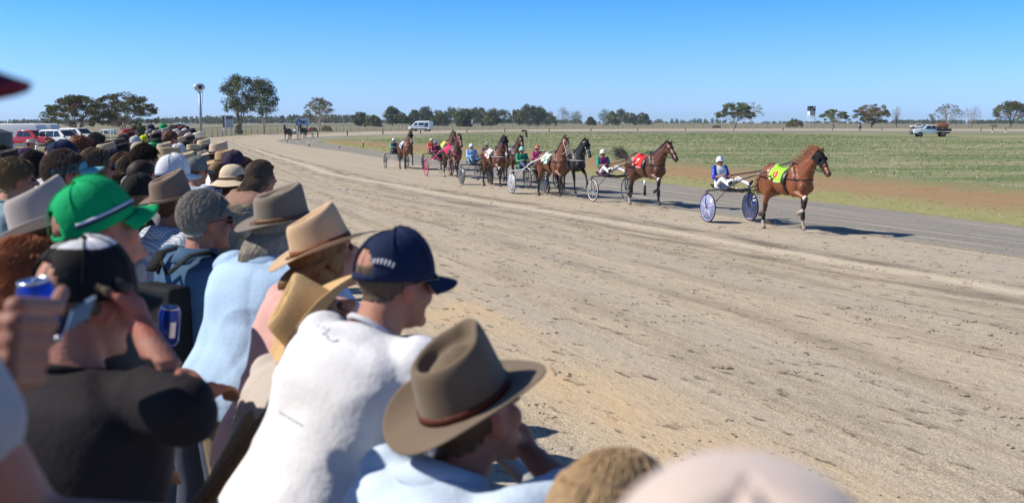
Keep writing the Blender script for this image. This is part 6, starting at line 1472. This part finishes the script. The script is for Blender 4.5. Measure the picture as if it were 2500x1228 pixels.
vehicle('official_van', 'white van with blue checked band and roof light bar on the back straight', 'van', atG(1027, 321.5), -68, VAN, 2.0, (1.75, -1.75), M('van_white', (.62, .70, .74), .3, coat=.5), [[(1.35, 1.38), (.35, 1.38), (.35, 2.0), (.95, 2.0)], [(.10, 1.38), (-1.30, 1.38), (-1.30, 2.02), (.10, 2.02)], [(-1.45, 1.38), (-2.45, 1.38), (-2.40, 2.02), (-1.45, 2.02)]], [(1.88, 1.30, 1.18, 2.0)], tumble=.08, lamps=((2.70, .85),), group=None, extra=vanx)
PICK = [(2.65, .45), (2.70, .80), (2.60, 1.02), (1.45, 1.15), (.70, 1.68), (.45, 1.76), (-.55, 1.76), (-.85, 1.62), (-.95, 1.12), (-2.55, 1.12), (-2.65, .95), (-2.62, .50)]
CAB = [(2.65, .50), (2.70, .85), (2.58, 1.10), (1.45, 1.25), (.70, 1.78), (.45, 1.86), (-.50, 1.86), (-.72, 1.70), (-.80, .55)]
def trayx(root):
    q = MB(); q.box((0, -1.85, .92), (1.95, 2.05, .10)); [q.box((sx*.96, -1.85, 1.10), (.05, 2.05, .30)) for sx in (1, -1)]; q.box((0, -2.86, 1.10), (1.95, .05, .30)); q.box((0, -.86, 1.25), (1.95, .06, .62)); q.build('tray', M('tray_black', (.02, .02, .022), .5), root, bevel=.01)
    q = MB(); q.box((0, -1.7, .62), (.9, 2.2, .22)); q.build('chassis', BLKP, root)
    q = MB(); q.tube([(-.8, 2.75, .45), (-.8, 2.85, .95), (-.45, 2.88, 1.15), (.45, 2.88, 1.15), (.8, 2.85, .95), (.8, 2.75, .45)], .04, 8); q.tube([(-.8, 2.84, .75), (.8, 2.84, .75)], .04, 8); q.build('bull_bar', BLKP, root, True)
vehicle('tray_ute', 'white ute with black tray and bull bar parked on the infield grass', 'ute', gd(2272, 158), -82, CAB, 1.88, (1.65, -1.75), M('ute_white', (.62, .70, .76), .3, coat=.5), [[(.95, 1.25), (.12, 1.22), (.12, 1.70), (.62, 1.72)], [(.02, 1.22), (-.62, 1.22), (-.55, 1.70), (.02, 1.72)]], [(1.40, 1.27, .72, 1.78)], lamps=((2.6, .95),), extra=trayx, wr_=.40)
WINP = [[(.95, 1.15), (.05, 1.12), (.05, 1.62), (.62, 1.64)], [(-.03, 1.12), (-.80, 1.12), (-.62, 1.62), (-.03, 1.64)]]
vehicle('pickup', 'white pickup with a canopy gap parked beyond the track fence', 'ute', gd(2242, 335), -80, PICK, 1.85, (1.65, -1.6), WP, WINP, [(1.40, 1.17, .74, 1.68)])
SUV = [(2.35, .45), (2.40, .85), (2.25, 1.05), (1.25, 1.15), (.55, 1.72), (.30, 1.80), (-1.75, 1.80), (-2.15, 1.62), (-2.35, 1.05), (-2.35, .50)]
WINS = [[(.85, 1.15), (-.05, 1.12), (-.05, 1.66), (.42, 1.68)], [(-.13, 1.12), (-1.05, 1.12), (-1.05, 1.66), (-.13, 1.68)], [(-1.13, 1.12), (-1.95, 1.16), (-1.75, 1.64), (-1.13, 1.66)]]
VG = 'cars parked behind the white rail'
vehicle('red_pickup', 'red pickup with dark windows parked nose right behind the white rail', 'ute', gd(72, 104, -.25), 108, PICK, 1.85, (1.65, -1.6), M('red_paint', (.45, .02, .02), .25, coat=.7), WINP, [(1.40, 1.17, .74, 1.68)], group=VG, scale=1.05)
vehicle('white_suv', 'white four wheel drive parked beside the red pickup', 'car', gd(148, 104, -.25), 112, SUV, 1.9, (1.45, -1.45), WP, WINS, [(1.22, 1.17, .58, 1.72)], group=VG, scale=1.05)
vehicle('white_suv', 'farther white car with its bonnet towards the dark swept hair spectator', 'car', gd(190, 118, -.2), 112, SUV, 1.9, (1.45, -1.45), WP, WINS, [(1.22, 1.17, .58, 1.72)], group=VG, scale=1.05)
def caravan(loc, az, L, h, label, nm='caravan', win=((-.6, 0), (.9, 0))):
    root = empty(nm, loc, -R(az), label, 'caravan'); z0 = .35
    P = [(-L/2, z0), (-L/2-.05, h*.7), (-L/2+.15, h*.92), (-L/2+.5, h), (L/2-.5, h), (L/2-.12, h*.90), (L/2+.05, h*.6), (L/2, z0)]
    q = MB(); loft(q, [[Vector((x, y*(.97 if abs(x) > 1 else 1), z if abs(x) < 1.04 else z0+(z-z0)*.96)) for y, z in P] for x in (-1.1, -1.0, 1.0, 1.1)]); q.build('body', M('caravan_white', (.70, .72, .75), .4), root, True, bevel=.03)
    for (y, z) in win:
        for sx in (1, -1):
            q = MB(); q.box((sx*1.105, y, h*.58), (.03, .75, .42)); f = q.build('window', GLS, root, bevel=.01)
    q = MB(); q.box((1.11, -L*.33, h*.48), (.03, .55, h*.66)); q.build('door', M('door_grey', (.5, .52, .55), .5), root)
    for sx in (1, -1):
        q = MB(); q.lathe([(.14, -.09), (.32, -.09), (.32, .09), (.14, .09), (.001, .07)], 20, Matrix.Translation((sx*.98, 0, .32)) @ Matrix.Rotation(pi/2, 4, 'Y')); q.build('wheel', RUBBER, root, True)
    q = MB(); q.tube([(-.4, L/2, .42), (0, L/2+1.0, .45), (.4, L/2, .42)], .04, 6); q.build('drawbar', BLKP, root)
caravan(gd(28, 132, -.25), 98, 8.6, 2.35, 'long white caravan behind the red pickup', win=((-1.5, 0), (2.9, 0)))
caravan(gd(98, 140, -.2), 96, 4.6, 2.30, 'short white caravan with two dark windows behind the white four wheel drive', win=((-.9, 0), (1.2, 0)))
caravan(gd(262, 190, -.4), 90, 2.2, 1.25, 'tiny white horse float seen through the white goal frame', nm='horse_float', win=((0, 0),))
def tank():
    c = gd(-32, 44, .0); root = empty('water_tank', c, 0, 'dark grey corrugated water tank at the edge of the view', 'water tank')
    q = MB(); prof = []
    for i in range(45): z = i*.046; prof.append((.96+.012*math.sin(i*pi), z)); prof.append((.975, z+.023))
    q.lathe(prof+[(.9, 2.10), (.5, 2.24), (.001, 2.28)], 40); q.build('shell', M('tank_steel', (.13, .14, .145), .6, (.09, .095, .10), 3, (1, 1, .3), metal=.3), root, True)
    q = MB(); q.tube([(math.cos(a)*.99, math.sin(a)*.99, 2.09) for a in np.linspace(0, 2*pi, 41)], .025, 6); q.build('rim_band', GALV, root, True)
tank()
def rail_fence():
    pts = [gd(-60, 56), gd(25, 57), gd(170, 62), gd(300, 68), gd(345, 70)]; root = empty('white_rail', pts[0], 0, 'white two bar rail between the crowd and the parked cars', 'rail fence'); o = pts[0]
    P = resample(pts, 17)
    for h in (1.26, .70):
        q = MB(); q.tube([p-o+Vector((0, 0, h)) for p in P], .05, 6); q.build('rail', WP, root, True)
    for p in P[::2]:
        q = MB(); q.tube([p-o, p-o+Vector((0, 0, 1.30))], .05, 8); q.build('post', WP, root, True)
    bb = empty('banner', gd(38, 56.4, .35), 0, 'blue banner with a red top edge and pale arc hung on the white rail', 'banner')
    q = MB(); q.box((0, 0, .34), (.62, .02, .62)); q.build('cloth', M('banner_blue', (.01, .05, .32), .6), bb)
    q = MB(); q.box((0, -.003, .69), (.62, .024, .08)); q.build('red_edge', M('banner_red', (.5, .03, .05), .6), bb)
    q = MB(); q.add([Vector((.08+math.cos(a)*r_, -.014, .10+math.sin(a)*r_)) for a in np.linspace(0, pi, 13) for r_ in (.0, .20)], [(i*2, i*2+1, i*2+3, i*2+2) for i in range(12)]); q.build('pale_arc', M('banner_pale', (.5, .52, .7), .6), bb)
rail_fence()
def frame_():
    c = gd(265, 80, -.05); root = empty('goal_frame', c, R(-14), 'open white pipe frame standing before the umbrella trees', 'pipe frame'); 
    for y in (0, .9):
        q = MB(); q.tube([(-.48, y, 0), (-.48, y, 1.9), (.40, y, 1.9), (.40, y, 0)], .035, 8); q.build('hoop', WP, root, True)
    for x in (-.48, .40):
        for z in (1.9, .5, .95): q = MB(); q.tube([(x, 0, z), (x, .9, z)], .03, 6); q.build('cross_bar', WP, root, True)
    for z in (.5, .72): q = MB(); q.tube([(-.48, -.02, z), (2.2, -.02, z)], .03, 6); q.build('low_rail', WP, root, True)
frame_()
def pole():
    c = gd(490, 128); root = empty('light_pole', c, 0, 'tall grey pole with a rounded silver drum shaped head above the crowd', 'pole'); s = 128/2500
    top = 2.5+(300-226)*s-c.z
    q = MB(); q.tube([(0, 0, 0), (0, 0, top*.5), (0, 0, top)], [.17, .15, .13], 14); q.build('pole', GALV, root, True)
    q = MB(); q.tube([(-.45, 0, top), (.45, 0, top)], .05, 8); q.build('bracket', GALV, root, True)
    hd = MB(); pr = [(.001, -.33), (.28, -.33), (.44, -.28), (.49, -.10), (.49, .10), (.44, .28), (.28, .33), (.001, .33)]
    Mx = Matrix.Translation((-.02, 0, top+.58)) @ Matrix.Rotation(R(18), 4, 'Z') @ Matrix.Rotation(pi/2, 4, 'X'); hd.lathe(pr, 32, Mx, (1.42, 1.0)); h = hd.build('drum_head', M('drum_silver', (.62, .64, .62), .3, metal=.3), root, True)
    q = MB(); q.lathe([(.001, .335), (.22, .345), (.26, .335), (.24, .36), (.20, .30), (.001, .30)], 24, Mx @ Matrix.Translation((.10, -.02, 0))); q.build('lens', BLKP, h, True)
    q = MB(); q.tube([(.3, 0, top+.02), (.42, -.02, top-.15), (.25, 0, top-1.6), (.16, 0, top-2.9)], .02, 6); q.build('cable', BLKP, root, True)
pole()
def hut():
    c = atG(557, 331.5); s = 1/pxm(c); w = 1.75; root = empty('timing_hut', c, R(8), 'grey and white timing hut on a ladder stand beside the tall gum', 'hut')
    zt = 2.5+(300-284)*s-c.z; z0 = 1.35; hb = zt-z0
    for x in (-.8, .55):
        for y in (-.6, .6): q = MB(); q.tube([(x, y, 0), (x, y, z0)], .07, 6); q.build('leg', WP, root, True)
    q = MB(); [q.tube([(-.8, -.65, z), (-.15, -.65, z)], .035, 6) for z in (.25, .5, .75, 1.0, 1.25)]; q.tube([(-.15, -.65, 0), (-.15, -.65, 1.4)], .04, 6); q.tube([(-.8, -.65, 0), (-.8, -.65, 1.4)], .04, 6); q.build('ladder', WP, root, True)
    q = MB(); q.box((.28, 0, z0+hb*.36), (1.15, 1.3, hb*.72)); q.build('wall', M('hut_grey', (.42, .45, .50), .6), root, bevel=.01)
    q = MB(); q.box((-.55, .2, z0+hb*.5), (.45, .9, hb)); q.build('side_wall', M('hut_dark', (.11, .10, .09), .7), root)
    q = MB(); q.box((-.30, -.55, z0+hb*.5), (.22, .25, hb)); q.build('corner_post', WP, root)
    q = MB(); q.box((.32, .0, z0+hb*.86), (1.0, 1.1, hb*.26)); q.build('window', GLS, root)
    q = MB(); q.box((0, 0, zt+.06), (2.15, 1.7, .10)); q.build('roof', M('hut_roof', (.62, .60, .56), .5), root, bevel=.01)
hut()
def sign():
    c = atG(739, 322.5); s = 1/pxm(c); root = empty('advertising_sign', c, R(-4), 'pale blue advertising sign with dark letters TMC on two posts', 'sign')
    w, h = 35*s, 18*s; zc = 2.5+(300-299)*s-c.z
    q = MB(); q.box((0, 0, zc), (w, .10, h)); q.build('panel', M('sign_blue', (.30, .42, .62), .5), root)
    for x in (-w*.30, w*.30): q = MB(); q.tube([(x, .12, 0), (x, .12, zc+h*.3)], .12, 8); q.build('post', M('rust_post', (.10, .06, .05), .8), root, True)
    def txt(t, size, x, z, m, nm, bold=0):
        cu = bpy.data.curves.new('t', 'FONT'); cu.body = t; cu.size = size; cu.align_x = 'LEFT'; cu.align_y = 'CENTER'; cu.extrude = .01; cu.offset = bold; to = bpy.data.objects.new('t', cu); TMP.collection.objects.link(to)
        with bpy.context.temp_override(scene=TMP, view_layer=TMP.view_layers[0]):
            dg = bpy.context.evaluated_depsgraph_get(); dg.update(); tm = bpy.data.meshes.new_from_object(to.evaluated_get(dg), depsgraph=dg)
        bpy.data.objects.remove(to); tm.transform(Matrix.Translation((x, -.062, z)) @ Matrix.Rotation(pi/2, 4, 'X')); link(nm, tm, m, root, False)
    dk = M('sign_ink', (.01, .014, .03), .6)
    txt('TMC', h*.62, -w*.30, zc, dk, 'lettering', .03); txt('group', h*.16, w*.20, zc-h*.16, M('sign_teal', (.05, .16, .25), .6), 'small_lettering') if False else None
    q = MB(); q.tube([(w*.20+.0, -.06, zc-h*.12), (w*.42, -.06, zc-h*.12)], .035, 5); q.build('underline', M('sign_teal', (.05, .16, .25), .6), root)
    q = MB(); q.tube([(-w*.24+math.cos(a)*h*.40*1.05, -.06, zc+math.sin(a)*h*.42) for a in np.linspace(R(60), R(320), 24)], .07, 5); q.build('ring', M('sign_ring', (.03, .05, .12), .6), root, True)
sign()
def long_fence():
    P0 = [atG(x, y) for x, y in ((395, 341), (452, 338.5), (513, 336), (587, 329.3), (679, 324.6), (780, 322), (900, 319.6), (1100, 316.8), (1300, 314.8), (1500, 313.8), (1800, 313), (2150, 312.8), (2560, 313.4))]
    P = resample(cmr(P0), 420); o = P[0]; root = empty('track_fence', o, 0, 'long grey wire mesh fence running round the outside of the track', 'fence')
    gm = M('wire_grey', (.17, .165, .16), .6); q = MB()
    for h in (.15, .40, .65, .90, 1.15, 1.38): q.tube([p-o+Vector((0, 0, h)) for p in P[::2]], .012 if h < 1.3 else .035, 4)
    q.build('wires', gm, root)
    pr = resample(cmr(P0), 96)
    for p in pr: q = MB(); q.tube([p-o, p-o+Vector((0, 0, 1.45))], .05, 6); q.build('post', gm, root, True)
long_fence()
def posts():
    wt = M('post_white', (.78, .78, .76), .6); bk = M('post_black', (.02, .02, .022), .6)
    names = iter(('beside the apex of the inner road', 'second along from the road apex', 'low on the inner road edge', 'on the dry grass before the last horse', 'under the second horse'))
    for (x, yt, yb, lb) in ((701, 338, 348.5, 'striped marker post at the apex of the inner road'), (755, 347, 359, 'striped marker post a little past the apex of the inner road'), (829, 355, 363, 'small striped marker post on the gravel edge of the inner road'), (887, 343, 361, 'tall dark marker post where the infield grass narrows'), (1574, 440, 479, 'white topped black post on the paved road below the second horse')):
        g_ = atG(x, yb); h = (yb-yt)/pxm(g_); root = empty('marker_post', g_, 0, lb, 'marker post', 'marker posts round the inner road'); r = .045*max(1, h)**.3
        q = MB(); q.tube([(0, 0, 0), (0, 0, h*.66)], r, 10); q.build('black_base', bk, root, True); q = MB(); q.tube([(0, 0, h*.66), (0, 0, h)], r*1.02, 10); q.build('white_top', wt, root, True)
    m0 = None
    pl = {776: 'past the horses on the far bend', 848: 'below the first low gum of the belt', 935: 'between the far bend and the van', 1027: 'just below the van', 1140: 'above the pink harnessed horse', 1232: 'between the van and the person in khaki', 1341: 'a little past the person in khaki', 1443: 'below the gap in the gum belt', 1557: 'below the end of the gum belt', 1674: 'on the bare stretch before the dark umbrella tree', 1792: 'below the dark umbrella tree', 1912: 'below the round bush by the tower', 2032: 'below the low sprawling tree', 2153: 'below the rust brown tree', 2395: 'below the lone wide bare tree'}
    for x, yb, k in ((776, 335.5, .8), (848, 331.5, .8), (935, 328.8, .7), (1027, 327, .7), (1140, 325.4, .7), (1232, 324, .7), (1341, 322.5, .7), (1443, 321.5, .7), (1557, 320.6, .7), (1674, 320, .7), (1792, 319.6, .7), (1912, 319.6, .7), (2032, 319.8, .7), (2153, 320.2, .7), (2395, 321.5, .7)):
        g_ = atG(x, yb)
        if m0 is None:
            q = MB(); q.tube([(0, 0, 0), (0, 0, 1.0)], .07, 8); m0 = q.build('rail_peg', bk, None, True); o = m0
        else: o = m0.copy(); col.objects.link(o)
        o.location = g_; o.scale = (1.3, 1.3, k*1.1); tag(o, 'short dark peg at the track edge '+pl[x], 'peg', 'pegs along the back straight')
    for x, lb in ((2423, 'dark post with a white foot below the scrubby sapling'), (2455, 'dark post with a white foot, in front of the top heavy tree')):
        g_ = atG(x, 325.5); root = empty('footed_post', g_, 0, lb, 'post', 'white footed posts'); q = MB(); q.tube([(0, 0, .3), (0, 0, 1.15)], .07, 8); q.build('shaft', bk, root, True); q = MB(); q.tube([(0, 0, 0), (0, 0, .35)], .13, 10); q.build('foot', wt, root, True)
    for x, yt, yb, lb in ((897, 326, 342, 'thin white flag pole on the infield tip'), (936, 352, 366, 'faint pink stake on the infield beside the last sulky')):
        g_ = atG(x, yb); h = (yb-yt)/pxm(g_); q = MB(); q.tube([(0, 0, 0), (0, 0, h)], .035, 6); o = q.build('stake', M('stake_pale', (.6, .5, .45), .7), None, True); o.location = g_; tag(o, lb, 'stake')
posts()
def tower():
    c = gd(1980, 415, -.3); s = 415/2500; root = empty('judges_tower', c, R(10), 'tall white lattice tower with a black and white checkered box on top', 'tower'); zt = 2.5+(300-260)*s-c.z; zb = 2.5+(300-283)*s-c.z
    q = MB()
    for x in (-1, 1):
        for y in (-1, 1): q.tube([(x*1.55, y*1.55, 0), (x*1.0, y*1.0, zb)], .09, 6)
    for k in range(3):
        f0, f1 = k/3, (k+1)/3; a, b_ = 1.55-.55*f0, 1.55-.55*f1
        q.tube([(-a, -a, zb*f0), (b_, -b_, zb*f1)], .05, 5); q.tube([(a, -a, zb*f0), (-b_, -b_, zb*f1)], .05, 5)
    q.build('legs', WP, root, True)
    hm_ = (zt+zb)/2; q = MB(); q.box((0, 0, (zb+hm_)/2), (2.3, 2.3, hm_-zb)); q.build('cabin', M('tower_white', (.62, .63, .62), .6), root)
    q = MB(); q.box((0, 0, (hm_+zt)/2), (2.5, 2.3, zt-hm_)); bx = q.build('checker_board', M('tower_dark', (.03, .035, .04), .6), root)
    q = MB(); q.box((.62, -1.17, hm_+(zt-hm_)*.72), (.9, .04, (zt-hm_)*.42)); q.box((-.3, -1.17, hm_+(zt-hm_)*.25), (.7, .04, (zt-hm_)*.3)); q.build('white_squares', WP, bx)
tower()
def machine():
    c = gd(2300, 300, -.1); root = empty('water_cart', c, R(6), 'rusty orange tank trailer with a railing parked behind the black tray', 'tank trailer'); og = M('rusty_orange', (.42, .17, .05), .7, (.22, .09, .05), 3)
    q = MB(); q.lathe([(.001, -1.7), (.55, -1.65), (.65, -1.5), (.65, 1.5), (.55, 1.65), (.001, 1.7)], 20, Matrix.Translation((.1, 0, 1.15)) @ Matrix.Rotation(pi/2, 4, 'Y')); q.build('tank', og, root, True)
    q = MB(); q.box((0, 0, .55), (3.6, 1.2, .15)); q.build('chassis', og, root)
    q = MB(); [q.tube([(x, -.6, 1.2), (x, -.6, 2.5)], .05, 5) for x in (-1.7, -.8, .1, 1.0, 1.8)]; q.tube([(-1.7, -.6, 2.5), (1.8, -.6, 2.5)], .05, 5); q.tube([(-1.7, -.6, 1.9), (1.8, -.6, 1.9)], .04, 5); q.build('railing', og, root, True)
    for x in (-.9, .9): q = MB(); q.lathe([(.001, -.12), (.42, -.12), (.42, .12), (.001, .12)], 18, Matrix.Translation((x, -.6, .42)) @ Matrix.Rotation(pi/2, 4, 'X')); q.build('wheel', RUBBER, root, True)
machine()
for i, (x, w_, lb) in enumerate(((432, 6, 'small white shed on the horizon plain, by the pole side of the crowd'), (447, 9, 'long low white shed on the horizon plain'), (466, 8, 'white farm building on the horizon closest to the pole'), (701, 3, 'tiny white silo on the horizon beyond the far bend'))):
    c = gd(x, 900); w = w_*.36; q = MB(); P = [(-w/2, 0), (w/2, 0), (w/2, 1.5), (0, 2.1), (-w/2, 1.5)]; q.prism(P, -1.5, 1.5); root = empty('distant_shed', c, 0, lb, 'shed', 'sheds far off on the plain'); q.build('wall', WP, root)
    q = MB(); q.box((0, -1.52, .6), (w*.3, .05, 1.1)); q.build('door', BLKP, root)
def camera_gear():
    p = atD(1278, 321, 127.3); root = empty('video_camera', p, R(80), 'shoulder video camera held by the person in khaki', 'video camera'); q = MB(); q.box((0, 0, .05), (.16, .5, .22)); q.build('body', BLKP, root, bevel=.02); q = MB(); q.tube([(0, -.25, .05), (0, -.48, .05)], .07, 10); q.build('lens', BLKP, root, True)
camera_gear()
def spray():
    rnd = random.Random(12); q = MB()
    for (x, y, n, r_) in ((1315, 476, 120, .30), (1357, 479, 130, .30), (1078, 425, 60, .25), (1095, 432, 70, .3), (975, 409, 45, .22), (1000, 411, 45, .25), (1184, 452, 60, .25), (1240, 452, 60, .3), (1565, 505, 60, .25), (1622, 514, 50, .22), (1875, 550, 50, .22), (1430, 489, 50, .3)):
        g_ = atG(x, y, .015)
        for i in range(n*2):
            a = rnd.random()*6.28; rr = abs(rnd.gauss(0, r_*.5)); z = abs(rnd.gauss(0, .075)); p = g_+Vector((math.cos(a)*rr*1.4, math.sin(a)*rr, z+.01)); s = rnd.uniform(.004, .016)
            q.add([p+Vector((s, 0, 0)), p+Vector((-s, s*.4, 0)), p+Vector((0, -s, s*.3)), p+Vector((0, 0, s*1.4))], [(0, 1, 2), (0, 1, 3), (1, 2, 3), (0, 2, 3)])
    tag(q.build('dirt_spray', M('spray_soil', (.20, .135, .09), .95)), 'brown soil thrown up round the hooves', 'kicked dirt', kind='stuff')
spray()
def rail():
    root = empty('track_rail', US(1.0, -2, BZ), 0, 'plain steel pipe rail the front spectators lean on', 'rail'); o = US(1.0, -2, BZ)
    for h in (.55, 1.02): q = MB(); q.tube([US(1.0, s, BZ+h)-o for s in range(-2, 54, 2)], .028, 8); q.build('pipe', GALV, root, True)
    for s in range(-2, 54, 4): q = MB(); q.tube([US(1.0, s, BZ)-o, US(1.0, s, BZ+1.02)-o], .028, 8); q.build('post', GALV, root, True)
rail()

def haze():
    m = bpy.data.materials.new('air'); m.use_nodes = True; N = m.node_tree.nodes; L = m.node_tree.links
    for n in list(N):
        if n.type != 'OUTPUT_MATERIAL': N.remove(n)
    v = N.new('ShaderNodeVolumePrincipled'); v.inputs['Density'].default_value = .00013; v.inputs['Color'].default_value = (.78, .88, 1.0, 1); v.inputs['Anisotropy'].default_value = .2
    out = [n for n in N if n.type == 'OUTPUT_MATERIAL'][0]; L.new(v.outputs[0], out.inputs['Volume'])
    q = MB(); q.box((0, 900, 14), (9000, 5200, 30)); o = q.build('haze', m, None); tag(o, 'thin pale haze over the plain', 'haze', kind='stuff')
haze()
